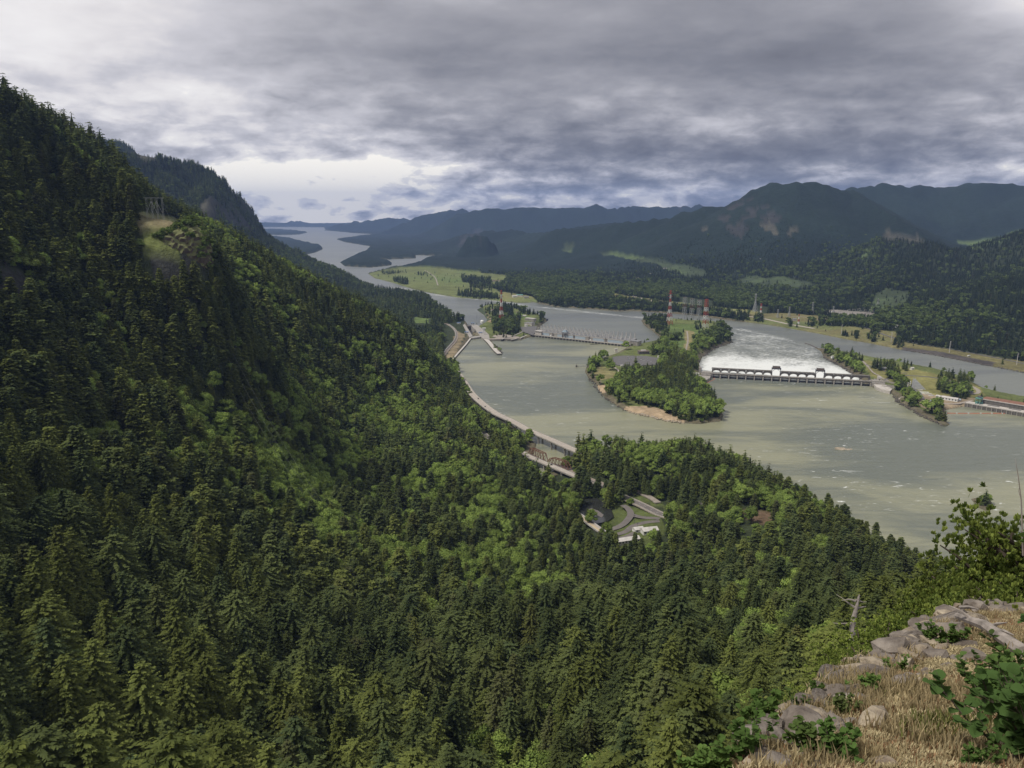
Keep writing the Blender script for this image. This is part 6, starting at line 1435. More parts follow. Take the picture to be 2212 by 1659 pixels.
rm = [rock_mesh('stone', s, rockm) for s in range(6)]; prm = [rock_mesh('stone', 50+s, palerock) for s in range(3)]
rk = empty('lake_rock', V2(1817,970.5,0), .1, 'flat pale rock rising alone from the lake', 'rock')
for (x, y, s, z) in ((0,0,11.0,.3),(9,-2,8.0,-.6),(16,-1,5.5,-.5),(-5,2,5.6,1.9)): o = link('stone', prm[int(s) % 3], rk, (x, y, z)); o.scale = (s, s*.6, s*.42)
b = MB(); bp = [V2(px, py, TAIL+1) for px, py in [(1740,741),(1752,745),(1764,751)]]; o = strip(bp, -3, 3, -4, .6).build('breakwater', M['dark_concrete']); tag(o, 'low dark breakwater running out from the wooded island tip', 'breakwater')
g = random.Random(5); shore = [(1848,811),(1821,793),(1799,782),(1779,771)]; k = 0
riprap = []
def rocks_along(pts, n, z, name, smin, smax, mlist):
    W = [V2(px, py, z) for px, py in pts]; lens = [(W[i+1]-W[i]).length for i in range(len(W)-1)]; T = sum(lens); P = []
    for _ in range(n):
        s = g.uniform(0, T); i = 0
        while i < len(lens)-1 and s > lens[i]: s -= lens[i]; i += 1
        p = W[i].lerp(W[i+1], s/lens[i]) + Vector((g.uniform(-6,6), g.uniform(-5,8), g.uniform(0,2.0))); P.append((p, g.uniform(smin, smax)))
    b = MB()
    for p, s in P:
        me = mlist[g.randrange(len(mlist))]; k0 = len(b.v)
        for v in me.vertices: b.v.append((p.x+v.co.x*s, p.y+v.co.y*s, p.z+v.co.z*s))
        for f in me.polygons: b.f.append(tuple(k0+i for i in f.vertices)); b.m.append(0)
    o = b.build(name, mlist[0].materials[0]); o['kind'] = 'stuff'
rocklow = [rock_mesh('stone', s, mat('bank_stone%d' % s, (0.13,0.115,0.10), .95, .4, .3), sub=1) for s in (1,)]
rocks_along(shore, 170, TAIL, 'bank_stones', 1.2, 3.2, rocklow); rocks_along([(1935,857),(1943,870),(1966,883),(1992,899),(2019,911),(2043,921)], 220, 0, 'bank_stones', 1.0, 2.6, rocklow)
rocks_along([(1951,756),(2033,770),(2136,790),(2212,805)], 260, TAIL, 'bank_stones', 1.2, 3.0, rocklow); rocks_along([(1517,771),(1547,751),(1581,740)], 120, TAIL, 'bank_stones', 1.2, 3.2, rocklow)
rocks_along([(1364,892),(1395,898),(1438,909),(1475,914)], 120, 0, 'bluff_stones', 1.2, 4.2, [rock_mesh('stone', 61, palerock, sub=1)]); rocks_along([(1272,818),(1293,841),(1301,853),(1319,868),(1360,891)], 130, 0, 'bank_stones', 1, 2.4, rocklow)

# ------------------------------------------------------------------ far bank houses, each one a speck
far_h = [(1378,604.5,26,14,'white','whiteroof','large white hall beside the far bank road'),(1193,592,14,10,'whiteroof','greyroof','pale house at the foot of the hills above the pine row'),(1166,589,12,9,'whiteroof','greyroof','lone pale house left of the hill foot village'),(1135,615.6,14,9,'white','whiteroof','white house above the riverside field'),
 (1222,620,12,8,'white','whiteroof','white cottage in the far bank wood'),(1297,621.7,14,9,'pale_concrete','whiteroof','pale house by the bend of the far road'),(1304,632,12,8,'pale_concrete','brownroof','brown roofed house by the riverside pines'),(1423,598,20,10,'white','whiteroof','white barn at the top of the far village'),(1436,600,18,10,'whiteroof','greyroof','grey roofed barn at the top of the far village'),(1406,602,14,9,'white','whiteroof','small white shed between hall and barn'),
 (1567,650,18,12,'white','greyroof','grey roofed house right of the lattice masts'),(1576,652,16,11,'whiteroof','brownroof','brown roofed house right of the lattice masts'),(1584,653,14,10,'white','whiteroof','white house at the end of the mast side row'),(1556,652,12,9,'white','whiteroof','white cottage left of the mast side row'),
 (1987,707,24,13,'white','whiteroof','white farmhouse alone in the dark wood above the meadow'),(1975,708,11,9,'white','whiteroof','white outbuilding left of the farmhouse'),(1935,716,9,7,'white','whiteroof','white shed at the corner of the meadow wood'),
 (1067,607,16,9,'pale_concrete','brownroof','leftmost brown house of the field edge row'),(1075,607.5,16,9,'pale_concrete','brownroof','second brown house of the field edge row'),(1083,608,16,9,'pale_concrete','brownroof','third brown house of the field edge row'),(1091,608.5,16,9,'pale_concrete','brownroof','fourth brown house of the field edge row'),
 (1119,600,16,11,'whiteroof','greyroof','grey house behind the field edge row'),(1112,640,20,11,'white','whiteroof','white riverside shed beside the teal roofed one'),(1123,638.5,26,12,'pale_concrete','tealroof','long teal roofed riverside shed'),(1137,642,20,9,'pale_concrete','greyroof','grey riverside shed right of the teal one'),
 (1022,577,22,9,'whiteroof','greyroof','pale farm building at the far edge of the green field'),(1010,576,14,9,'whiteroof','whiteroof','white farm building at the far edge of the green field'),(1640,604,14,9,'white','greyroof','grey roofed house under the hill clearing'),(1716,690,12,8,'whiteroof','greyroof','low grey hut on the switchyard road'),
 (1792,676,20,9,'whiteroof','whiteroof','pale control building in the switchyard'),(920,656,12,9,'white','whiteroof','white house on the wooded near bank tip'),(900,650,12,9,'whiteroof','greyroof','grey house among trees of the near bank tip'),(886,655,11,8,'whiteroof','brownroof','brown house deep in the near bank trees'),(928,668,10,8,'white','whiteroof','white cottage nearest the lock bank')]
for px, py, l, w, wl, rf, lb in far_h:
    z = 4 if px < 960 else -4
    shed(px, py, z, l*1.25, w*1.1, 6, random.uniform(-.3,.4), wl, rf, lb, 'house', windows=0, cat='house')
# switchyard: rows of small gantries
sy = MB(); sy.beam((-7,0,0),(-7,0,11),.6); sy.beam((7,0,0),(7,0,11),.6); sy.beam((-7,0,11),(7,0,11),.8); sy.beam((-7,0,8),(7,0,8),.3); sym = sy.mesh('switch_gantry', M['whiteroof']); k = 0
for row in range(3):
    for i in range(8):
        px = 1800+i*11+row*3; py = 676+row*4.0+i*.3; p = V2(px, py, -2); o = link('switch_gantry', sym, None, (p.x, p.y, ground_z(p.x, p.y))); o.rotation_euler = (0,0,.2)
        tag(o, 'small pale steel gantry in the %s row of the switchyard, %s of eight' % (('far','middle','near')[row], word[i]), 'gantry', 'gantries of the far bank switchyard')
# ================================================================== THE LEDGE AND WHAT GROWS ON IT
def led(px, py, D): return atD(px, py, D)
edge = [(1590,1720,6.2),(1598,1659,6.9),(1602,1610,7.5),(1650,1580,8.1),(1695,1545,8.7),(1715,1512,9.1),(1752,1490,9.7),(1782,1452,10.3),(1830,1432,11),(1870,1420,11.4),(1915,1398,12.1),(1950,1380,12.8),(1990,1350,13.6),(2035,1322,14.8),(2085,1306,15.8),(2140,1308,16.6),(2230,1315,17.4),(2400,1330,19)]
def on_plane(px, py):
    d = ray(px, py); hyp = math.hypot(d[0], d[1]); k = -1.75/(d[2]+.42*d[1]); return Vector((d[0]*k, d[1]*k, EYE+d[2]*k)), k*hyp
EW = [on_plane(e[0], e[1])[0] for e in edge]
LX = [(-3.5, 1.0), (-2.5, 3.0), (-0.2, 4.0), (1.2, 4.6)] + [(p.x, p.y) for p in EW] + [(28, 8), (24, -4), (-4, -4)]
print('rim', [tuple(round(c, 1) for c in p) for p in EW])
def ledge_z(x, y):
    r = np.hypot(x, y)
    base = -1.75-0.42*y
    base = base + 0.05*np.clip(x-6, 0, 20)*0 + 0.16*fbm(x, y, 2.4, 3, 501) + 0.07*fbm(x, y, .6, 3, 502)
    return EYE + base
n = 230; gx = np.linspace(-9, 30, n*2); gy = np.linspace(-6, 30, n*2); GXl, GYl = np.meshgrid(gx, gy, indexing='ij')
dl = np.full(GXl.shape, 1e9)
for a, b in zip(LX, LX[1:]+LX[:1]): dl = np.minimum(dl, seg_dist(GXl, GYl, a, b)[0])
insl = in_poly(GXl, GYl, LX); sdl = np.where(insl, dl, -dl) + .25*fbm(GXl, GYl, 1.1, 3, 77)
Zl = ledge_z(GXl, GYl)
Zl = np.where(sdl < 0, Zl - np.minimum(26, 2.6*(-sdl)+0.5*(-sdl)**1.5) + .5*fbm(GXl, GYl, 1.5, 3, 78), Zl) - 0.25*np.clip(.5-sdl, 0, .5)
kp_ = sdl > -7; idn = -np.ones(GXl.shape, int); idn[kp_] = np.arange(kp_.sum())
q = np.stack([idn[:-1, :-1], idn[1:, :-1], idn[1:, 1:], idn[:-1, 1:]], -1).reshape(-1, 4); q = q[(q >= 0).all(1)]
def ledge_mat():
    m = bpy.data.materials.new('ledge_turf'); m.use_nodes = True; t = NT(m.node_tree); bs = t.n['Principled BSDF']; bs.inputs['Roughness'].default_value = .95; bs.inputs['Specular IOR Level'].default_value = .1
    tc = t.add('ShaderNodeTexCoord'); o = tc.outputs['Object']; n1 = t.noise(o, 1.1, 5, .6, .5); n2 = t.noise(o, 7, 6, .7, .3); n3 = t.noise(o, 38, 4, .7)
    c = t.mix(t.ramp(n1, [(.38, 0.), (.62, 1.)]), (.26, .185, .11), (.42, .33, .19)); c = t.mix(t.ramp(n2, [(.52, 0.), (.68, .8)]), c, (.12, .075, .05)); c = t.mix(t.ramp(n3, [(.35, .75), (.55, 0.)]), c, (.14, .09, .055))
    at_ = t.add('ShaderNodeAttribute'); at_.attribute_name = 'cliff'; c = t.mix(at_.outputs['Fac'], c, t.mix(n2, (.055, .045, .038), (.15, .12, .10)))
    t.link(c, bs.inputs['Base Color']); b = t.add('ShaderNodeBump'); b.inputs['Distance'].default_value = .05; b.inputs['Strength'].default_value = 1.0; t.link(t.math('ADD', n2, t.math('MULTIPLY', n3, .5)), b.inputs['Height']); t.link(b.outputs[0], bs.inputs['Normal'])
    return m
me = np_mesh('ledge_ground', np.stack([GXl, GYl, Zl], -1)[kp_], q, ledge_mat(), smooth=True, attrs={'cliff': np.clip(-sdl*3, 0, 1)[kp_]})
link('ledge_ground', me, kind='structure')
def lz(x, y): return float(ledge_z(np.array([x]), np.array([y]))[0])
# --- dry moss and grass: too many to count
def blade_clump(seed, n, h, spread, m, wid=.008, curve=.5):
    g = random.Random(seed); b = MB()
    for i in range(n):
        a = g.random()*6.28; r = spread*math.sqrt(g.random()); x, y = r*math.cos(a), r*math.sin(a); l = h*g.uniform(.5, 1.1); w = wid*g.uniform(.7, 1.3); t = g.random()*6.28; cx, cy = math.cos(t)*l*curve*g.random(), math.sin(t)*l*curve*g.random(); p = g.random()*3.14; wx, wy = math.cos(p)*w, math.sin(p)*w
        b.poly([(x-wx, y-wy, 0), (x+wx, y+wy, 0), (x+cx*.4+wx*.7, y+cy*.4+wy*.7, l*.6), (x+cx*.4-wx*.7, y+cy*.4-wy*.7, l*.6)]); b.poly([(x+cx*.4-wx*.7, y+cy*.4-wy*.7, l*.6), (x+cx*.4+wx*.7, y+cy*.4+wy*.7, l*.6), (x+cx, y+cy, l)])
    return b.mesh('grass_form', m)
straw = foliage_mat('dry_straw', (.28, .22, .125), (.44, .36, .205), (.3, .22, .1)); straw2 = foliage_mat('fresh_grass', (.12, .14, .045), (.2, .2, .07), (.2, .2, .08)); redst = foliage_mat('red_stems', (.24, .14, .08), (.34, .21, .12), (.2, .1, .05))
moss = foliage_mat('dry_moss', (.34, .285, .17), (.48, .41, .245), (.3, .25, .1))
gfm = [blade_clump(1, 34, .04, .09, straw, .006), blade_clump(2, 30, .055, .09, straw, .005), blade_clump(3, 26, .07, .08, straw2, .005), blade_clump(4, 64, .024, .11, moss, .0048, 1.2), blade_clump(5, 20, .05, .08, redst, .005), blade_clump(6, 12, .12, .07, straw, .004)]
gcol = form_collection('grass_form', gfm)
pts = []; fi = []; sc_ = []
for _ in range(30000):
    px, py = random.uniform(1560, 2330), random.uniform(1310, 1700)
    x, y = None, None
    d = ray(px, py)
    # meet the sloping ledge plane
    hyp = math.hypot(d[0], d[1]); k = -1.75/(d[2]+.42*d[1])
    if k <= 0 or k*hyp > 26: continue
    x, y = d[0]*k+random.gauss(0,.05), d[1]*k+random.gauss(0,.05)
    pts.append((x, y))
pa = np.array(pts); dd_ = np.full(len(pa), 1e9)
for a, b in zip(LX, LX[1:]+LX[:1]): dd_ = np.minimum(dd_, seg_dist(pa[:, 0], pa[:, 1], a, b)[0])
inn = in_poly(pa[:, 0], pa[:, 1], LX) & (dd_ > .12); pa = pa[inn]; nn1 = fbm(pa[:, 0], pa[:, 1], .75, 4, 600); nn2 = fbm(pa[:, 0], pa[:, 1], .7, 3, 601)
keepg = nn2 > -.16; pa = pa[keepg]; nn1 = nn1[keepg]
fi = np.where(nn1 > .34, rng.choice([2, 3, 0], len(pa)), np.where(nn1 > .08, rng.choice([3, 1, 0, 5], len(pa)), np.where(nn1 > -.12, rng.choice([3, 3, 4], len(pa)), 3)))
near_ = (np.hypot(pa[:, 0], pa[:, 1]) < 8) & (rng.random(len(pa)) < .5); fi[near_] = rng.choice([0, 3, 4, 3], near_.sum())
zz = ledge_z(pa[:, 0], pa[:, 1])-.01; szz = rng.uniform(.6, 1.7, len(pa))*np.where(nn1 > .1, 1.25, .9)
scatter_object('dry_grass', gcol, np.stack([pa[:, 0], pa[:, 1], zz], 1), fi, np.stack([szz]*3, 1), rng.uniform(0, 6.28, len(pa)))
# --- boulders along the rim
def on_plane(px, py):
    d = ray(px, py); hyp = math.hypot(d[0], d[1]); k = -1.75/(d[2]+.42*d[1]); return Vector((d[0]*k, d[1]*k, EYE+d[2]*k)), k*hyp
drock = mat('ledge_boulder', (0.20, 0.175, 0.15), .92, .55, 3.2, bump=1.0, col2=(0.075, 0.060, 0.050)); lrock = mat('lichen_boulder', (0.31, 0.265, 0.195), .92, .5, 4.0, bump=1.0, col2=(0.12, 0.09, 0.068))
bm_ = [[rock_mesh('boulder', 300+k, m, sub=4, squash=.8, rough=1) for k in range(7)] for m in (drock, lrock)]
boul = [(1678,1582,44,0,'blocky grey boulder at the low end of the rim, moss on its top'),(1722,1560,30,1,'pale boulder half buried beside the low rim shrub'),(1762,1655,42,0,'grey pitted boulder standing alone in the straw nearest the viewer'),(1625,1625,26,0,'flat pinkish stone under the low rim shrub'),(1668,1612,22,1,'small tan stone below the blocky grey boulder'),
 (1735,1515,46,0,'brown cracked boulder at the foot of the split pair'),(1772,1500,34,0,'broad slab wedged behind the brown cracked boulder'),(1812,1455,50,0,'largest grey boulder with a flat slanting face'),(1775,1480,30,0,'rounded boulder leaning on the largest grey one'),(1800,1502,26,0,'dark stone in the hollow under the largest boulder'),
 (1795,1443,34,0,'thin slab lying behind the largest grey boulder'),(1850,1437,34,0,'purple brown boulder right of the largest one'),(1842,1462,26,1,'tan mossy stone in front of the purple brown boulder'),(1884,1432,26,1,'straw topped stone on the middle rim'),(1920,1402,32,0,'small dark stone under the pale lichened block'),
 (1936,1388,42,1,'pale lichened block on the middle rim'),(1978,1372,42,0,'angular purple boulder next to the bright shrub'),(2015,1362,46,0,'boulder with a straight overhanging edge'),(2065,1334,58,0,'big grey boulder under the dead branch'),(2105,1346,40,1,'rounded boulder at the upper end of the rim'),
 (1906,1462,20,1,'tan stone sunk in the middle straw'),(1858,1490,18,0,'small brown stone in the straw below the middle shrub'),(2005,1580,24,0,'reddish flat stone below the leafy bush'),(1985,1420,22,1,'stone showing through the upper straw slope'),(1945,1430,24,1,'low tan stone left of the upper shrub'),(1878,1568,18,0,'small dark stone at the centre of the straw slope')]
for k, (px, py, wpx, mi, lb) in enumerate(boul):
    p, D = on_plane(px, py+wpx*.35); s = wpx/FP*math.hypot(D, EYE-p.z)*.74
    gz = lz(p.x, p.y); o = link('boulder', bm_[mi][k % 7], None, (p.x, p.y, gz + s*.28)); o.rotation_euler = (random.uniform(-.3,.3), random.uniform(-.3,.3), random.random()*6.28); o.scale = (s*random.uniform(.95,1.3), s*random.uniform(.85,1.1), s*random.uniform(.75,1.05))
    tag(o, lb, 'boulder', 'boulders along the ledge rim')
b = MB(); pts2 = [on_plane(px, py)[0] for px, py in [(random.uniform(1640, 2200), random.uniform(1350, 1655)) for _ in range(330)]]
me_s = rock_mesh('stone', 77, lrock, sub=1)
for p in pts2:
    if not inside(p.x, p.y, LX): continue
    s = random.uniform(.02, .075); k0 = len(b.v)
    for v in me_s.vertices: b.v.append((p.x+v.co.x*s*1.3, p.y+v.co.y*s, lz(p.x, p.y)+v.co.z*s))
    for f in me_s.polygons: b.f.append(tuple(k0+i for i in f.vertices)); b.m.append(0)
o = b.build('small_stones', lrock); o['kind'] = 'stuff'
# broken rubble under and between the rim boulders
for mi, (mm_, nn_) in enumerate(((drock, 170), (lrock, 120))):
    b = MB(); forms = [rock_mesh('stone', 700+k+mi*9, mm_, sub=2, squash=.75, rough=1) for k in range(5)]; made = 0
    while made < nn_:
        i = random.randrange(1, len(EW)-2); p = EW[i].lerp(EW[i+1], random.random()); cx_, cy_ = 11.0, 5.0; inward = (Vector((cx_, cy_, 0))-Vector((p.x, p.y, 0))).normalized(); q = p + inward*(abs(random.gauss(0, .6))-.2) + Vector((random.gauss(0,.2), random.gauss(0,.2), 0)); made += 1
        if not inside(q.x, q.y, LX): continue
        s = random.uniform(.06, .15)*(1.6 if random.random() < .22 else 1)*(1+.4*(p.y > 10)); me = random.choice(forms); a_ = random.random()*6.28; ca, sa = math.cos(a_), math.sin(a_); k0 = len(b.v); z0 = lz(q.x, q.y)+s*.25
        for v in me.vertices: x_, y_ = v.co.x*s*1.25, v.co.y*s; b.v.append((q.x+x_*ca-y_*sa, q.y+x_*sa+y_*ca, z0+v.co.z*s))
        for f in me.polygons: b.f.append(tuple(k0+j for j in f.vertices)); b.m.append(0)
    o = b.build('rim_rubble', mm_); o['kind'] = 'stuff'

# --- shrubs
def leaf_shape(p, d, n, s, b, lobed=False):
    """one rounded leaf with a bent midrib"""
    d = d.normalized(); sd_ = d.cross(n).normalized(); n = sd_.cross(d)
    prof = ((0, .10), (.25, .42), (.55, .5), (.85, .28), (1.0, 0)) if not lobed else ((0,.08),(.2,.5),(.38,.34),(.6,.52),(.75,.22),(1.0,.02))
    L_ = [p + d*(t*s) + sd_*(w*s) - n*(t*t*s*.25) + n*(w*s*.25) for t, w in prof]; R_ = [p + d*(t*s) - sd_*(w*s) - n*(t*t*s*.25) + n*(w*s*.25) for t, w in prof]; C_ = [p + d*(t*s) - n*(t*t*s*.25) for t, w in prof]
    for i in range(len(prof)-1): b.poly([C_[i], C_[i+1], L_[i+1], L_[i]]); b.poly([R_[i], R_[i+1], C_[i+1], C_[i]])
def shrub_parts(seed, size, stems, leaves_per, leaf, lobed=False, up=.8, wide=.9, tipy=.45):
    g = random.Random(seed); st = MB(); lf = MB(); tips = []
    for s in range(stems):
        a = g.random()*6.28; sp_ = g.uniform(.15, wide); p = Vector((g.uniform(-.08,.08)*size, g.uniform(-.08,.08)*size, -.02)); d = Vector((math.cos(a)*sp_, math.sin(a)*sp_, up)).normalized(); P = [p.copy()]; L_ = size*g.uniform(.7, 1.1); nseg = 7
        for i in range(nseg):
            d = (d + Vector((g.uniform(-.3,.3), g.uniform(-.3,.3), g.uniform(-.1,.22)))).normalized(); p = p + d*L_/nseg; P.append(p.copy())
            if i >= 1:
                for q in range(2):
                    dd = (d + Vector((g.uniform(-1,1), g.uniform(-1,1), g.uniform(-.2,.8)))).normalized(); e = p + dd*size*g.uniform(.10,.24); st.tube([p, (p+e)/2+Vector((0,0,.01)), e], [size*.006, size*.004, size*.002], 4, cap=False)
                    for w in range(leaves_per):
                        u = g.uniform(.35, 1.05); b0 = p.lerp(e, u); ld = (dd*.6+Vector((g.uniform(-1,1), g.uniform(-1,1), g.uniform(-.4,.6)))).normalized(); leaf_shape(b0, ld, Vector((g.uniform(-.5,.5), g.uniform(-.5,.5), 1)).normalized(), leaf*g.uniform(.6,1.2), lf, lobed)
        st.tube(P, [size*.014*(1-.8*i/nseg) for i in range(nseg+1)], 5, cap=False)
    return st.mesh('stem', M['bark']), lf
SH = dict(leafa=foliage_mat('shrub_leaves', (.075, .13, .035), (.12, .19, .05), (.1,.16,.05), transl=.35), leafd=foliage_mat('dark_shrub_leaves', (.045, .085, .028), (.07, .12, .036), (.1,.16,.05), transl=.3), tuft=foliage_mat('fresh_tufts', (.085, .125, .032), (.13, .175, .042), (.29, .35, .08), transl=.3))
sh_forms = {}
def shrub(px, py, D, size, key, leafm, leaf, label, stems=9, lp=3, lobed=False, dz=0.0, wide=.9, up=.8, cat='shrub', group='shrubs on the ledge'):
    if key not in sh_forms:
        st, lf = shrub_parts(hash(key) % 997 if False else sum(map(ord, key)), 1.0, stems, lp, leaf, lobed, up, wide); sh_forms[key] = (st, lf.mesh('foliage', SH[leafm]))
    if D is None: p, D = on_plane(px, py); p.z = lz(p.x, p.y)
    else: p = atD(px, py, D, dz)
    r = empty('shrub', p, random.random()*6.28, label, cat, group); r.scale = (size,)*3; link('stem', sh_forms[key][0], r); link('foliage', sh_forms[key][1], r); return r
for a in ((1612,1640,None,0.34,'a','leafa',.14,'light green shrub at the low outer end of the rim'), (1640,1575,None,0.28,'a2','leafa',.16,'shrub with pale flower heads above the low rim stones'), (1745,1640,None,0.26,'b','leafa',.18,'broad leaved low shrub left of the pitted boulder'), (1800,1655,None,0.26,'b2','leafa',.18,'leafy shrub right of the pitted boulder'),
          (1712,1532,None,0.21,'a','leafa',.14,'small upright green shrub over the rim below the cracked boulder'), (1862,1500,None,0.25,'b','leafa',.18,'single green shrub in the middle of the straw'), (1826,1548,None,0.19,'b2','leafa',.18,'low green plant in the straw under the middle shrub'), (1940,1455,None,0.22,'a','leafa',.14,'thin green sprouts right of the middle shrub'),
          (2010,1395,None,0.31,'b','leafa',.18,'dark leaved shrub beside the overhanging boulder'), (2060,1395,None,0.31,'a2','leafa',.16,'green shrub below the big grey boulder'), (1925,1415,None,0.16,'a','leafa',.14,'small green plant by the pale lichened block'), (1760,1500,None,0.14,'b2','leafa',.18,'little bush peeping over the slab'),
          (1520,1690,6.6,.30,'a2','leafa',.16,'twig with pale green leaves poking up at the bottom rim',),(1560,1690,6.6,.28,'a','leafa',.14,'second leafy twig poking up at the bottom rim')):
    shrub(*a)
# the leafy bush at the right, large round leaves close to the viewer
for k, (px, py, D, s, key, m, lf_, lb) in enumerate(((2200,1620,7.4,.6,'c','leafd',.11,'dark bush of round leaves at the lower right, its upper half'), (2225,1660,6.2,.75,'c2','leafd',.11,'dark round leaved bush in the bottom right corner'), (2140,1520,9.0,.45,'d','leafa',.12,'spreading bright bush of pointed leaves above the dark one'),
      (2250,1520,8.8,.7,'d2','leafa',.12,'bright pointed leaved bush touching the frame edge'), (2300,1400,11.5,.8,'c','leafd',.11,'upper dark bush reaching up the frame edge'), (2095,1665,5.9,.24,'d','leafa',.12,'low sprig of round leaves in front of the dark bush'), (2265,1500,9.8,.5,'d','leafa',.12,'tangled green bush behind the dead branch'),
      (2165,1530,8.0,.50,'d2','leafa',.12,'middle sized bright bush between the dark ones'), (2330,1290,12.5,.9,'d','leafa',.12,'high bright bush at the frame edge under the tufted trees'))):
    shrub(px, py+10, D, s, key, m, lf_, lb, stems=14, lp=4, wide=1.0, up=.9, group='bushes at the frame edge', cat='bush')
# fresh green trees standing just under the rim, crowns of bright tufts
def tufty(seed, n_br, size, tuft_n, tl):
    g = random.Random(seed); st = MB(); Q = []; T = []
    st.tube([(0,0,-.25),(0,0,.3),(g.uniform(-.05,.05),g.uniform(-.05,.05),.9)], [.035,.025,.006], 6)
    for i in range(n_br):
        z0 = g.uniform(.12, .86); a = g.random()*6.28; L_ = (1-z0*.8)*.62*g.uniform(.6,1.1); d = Vector((math.cos(a), math.sin(a), g.uniform(.1,.6))).normalized(); p = Vector((0,0,z0)); P = [p.copy()]
        for s in range(5):
            d = (d+Vector((g.uniform(-.25,.25), g.uniform(-.25,.25), g.uniform(-.12,.22)))).normalized(); p = p+d*L_/5; P.append(p.copy())
            if s >= 1:
                for w in range(11 if s < 4 else 15):
                    c = p + Vector((g.gauss(0,.040), g.gauss(0,.040), g.gauss(0,.028)))
                    od = ((c-Vector((0,0,z0)))*1.5+Vector((0,0,.4))).normalized(); sz = tl*g.uniform(.7,1.3); br = g.random()**1.6
                    for f in range(tuft_n):
                        n = (od+Vector((g.gauss(0,.7), g.gauss(0,.7), g.gauss(0,.55)))).normalized(); t1 = n.orthogonal().normalized(); t1.rotate(Matrix.Rotation(g.random()*6.28, 3, n)); wv = sz*.28
                        Q.append((c, c+n*sz*.55+t1*wv, c+n*sz, c+n*sz*.55-t1*wv)); T.append(br)
        st.tube(P, [.011*(1-.85*k/5) for k in range(6)], 4, cap=False)
    return st.mesh('trunk', M['bark']), quads_mesh('crown', Q, T, SH['tuft'])
tf = [tufty(900+k, 80, 1, 11, .0150) for k in range(3)]
for k, (px, ptop, D, h, lb) in enumerate(((1868,1355,26,5.2,'lowest bright green tree at the outer end of the rim'), (1925,1325,27,6.2,'bright green tree behind the pale lichened block'), (1985,1290,28,7.5,'bright green tree behind the angular purple boulder'), (2040,1236,30,9,'bright tufted tree rising over the overhanging boulder'), (2092,1212,31,9.5,'bright tufted tree left of the tallest one'),
      (2212,1100,30,10.5,'tallest but one of the bright tufted trees, against the lake'), (2236,1035,29,12.5,'tallest bright tufted tree, cut by the frame edge'), (2120,1260,23,7,'rounded bright tree directly above the dead branch'), (2190,1230,21,8,'bright tree low at the frame edge'), (1905,1385,21,3.6,'small bright bush hanging over the middle rim'), (1840,1400,23,3.2,'smallest bright bush just over the rim'), (2150,1195,28,8.5,'bright tree filling the gap between the two tallest'))):
    p = atD(px, ptop, D); r = empty('tufted_tree', (p.x, p.y, p.z-h*1.04), random.random()*6.28, lb, 'tree', 'bright green trees below the ledge'); w = .72 if h > 6 else .95; r.scale = (h*w, h*w, h)
    link('trunk', tf[k % 3][0], r); link('crown', tf[k % 3][1], r)
# dead snag over the rim and the dead branch on the boulder
sp_ = atD(1843, 1285, 60); sn = empty('dead_snag', (sp_.x, sp_.y, sp_.z-9), 0, 'bare grey snag with broken twisted top standing beyond the rim', 'dead tree')
b = MB(); b.tube([(0,0,-6),(.1,0,0),(.25,.1,4),(.2,0,7),(.45,0,9)], [.42,.36,.28,.2,.06], 8); b.build('trunk', M['deadwood'], sn)
g = random.Random(3)
for k, (z, a, l, u) in enumerate(((7.8,0.1,1.5,.6),(8.0,2.9,1.3,.5),(6.8,3.3,1.6,-.2),(6.2,.3,1.2,.3),(5.0,.1,2.4,-.15),(5.4,2.8,1.0,.7),(8.6,.2,1.3,-.3),(8.5,2.6,1.0,.4),(3.4,3.2,1.1,.2))):
    b = MB(); P = [Vector((.2,0,z))]; d = Vector((math.cos(a), math.sin(a)*.6, u))
    for s in range(4): d = d+Vector((g.uniform(-.3,.3), g.uniform(-.3,.3), g.uniform(-.4,.25))); P.append(P[-1]+d*l/4)
    b.tube(P, [.085,.065,.045,.03,.012], 5); b.build('branch', M['deadwood'], sn)
lp_, D = on_plane(2072, 1352); lg = empty('dead_branch', (lp_.x, lp_.y, lz(lp_.x, lp_.y)+.75), 0, 'weathered dead branch lying down from the big grey boulder', 'dead branch')
DB = D-1.2; e1 = atD(2215, 1412, DB-2.4)-Vector(lg.location); s0 = atD(2068, 1330, DB)-Vector(lg.location); mid = atD(2130, 1352, DB-1)-Vector(lg.location)
b = MB(); b.tube([s0, mid, e1], [.05,.085,.11], 8); b.build('limb', M['deadwood'], lg)
for px, py, D, px2, py2, D2 in ((2100,1338,DB-.5,2050,1308,DB-.4),(2075,1312,DB-.2,2115,1316,DB-.6),(2120,1350,DB-.9,2175,1398,DB-1.7),(2150,1360,DB-1.3,2190,1372,DB-2),(2135,1356,DB-1.1,2175,1345,DB-1.5)):
    b = MB(); b.tube([atD(px,py,D)-Vector(lg.location), atD((px+px2)/2,(py+py2)/2-3,(D+D2)/2)-Vector(lg.location), atD(px2,py2,D2)-Vector(lg.location)], [.035,.025,.008], 5); b.build('twig', M['deadwood'], lg)
# thin bare sapling at the right edge against the lake
sp_ = atD(2200, 1085, 14); b = MB(); 
b.tube([atD(2210,1200,14), atD(2206,1080,14), atD(2199,1025,14), atD(2193,990,14)], [.014,.010,.007,.002], 5); b.tube([atD(2206,1080,14), atD(2200,1060,14), atD(2203,1050,14)], [.006,.004,.002], 4); o = b.build('bare_twig', M['deadwood']); tag(o, 'thin bare twig standing against the lake at the frame edge', 'twig')
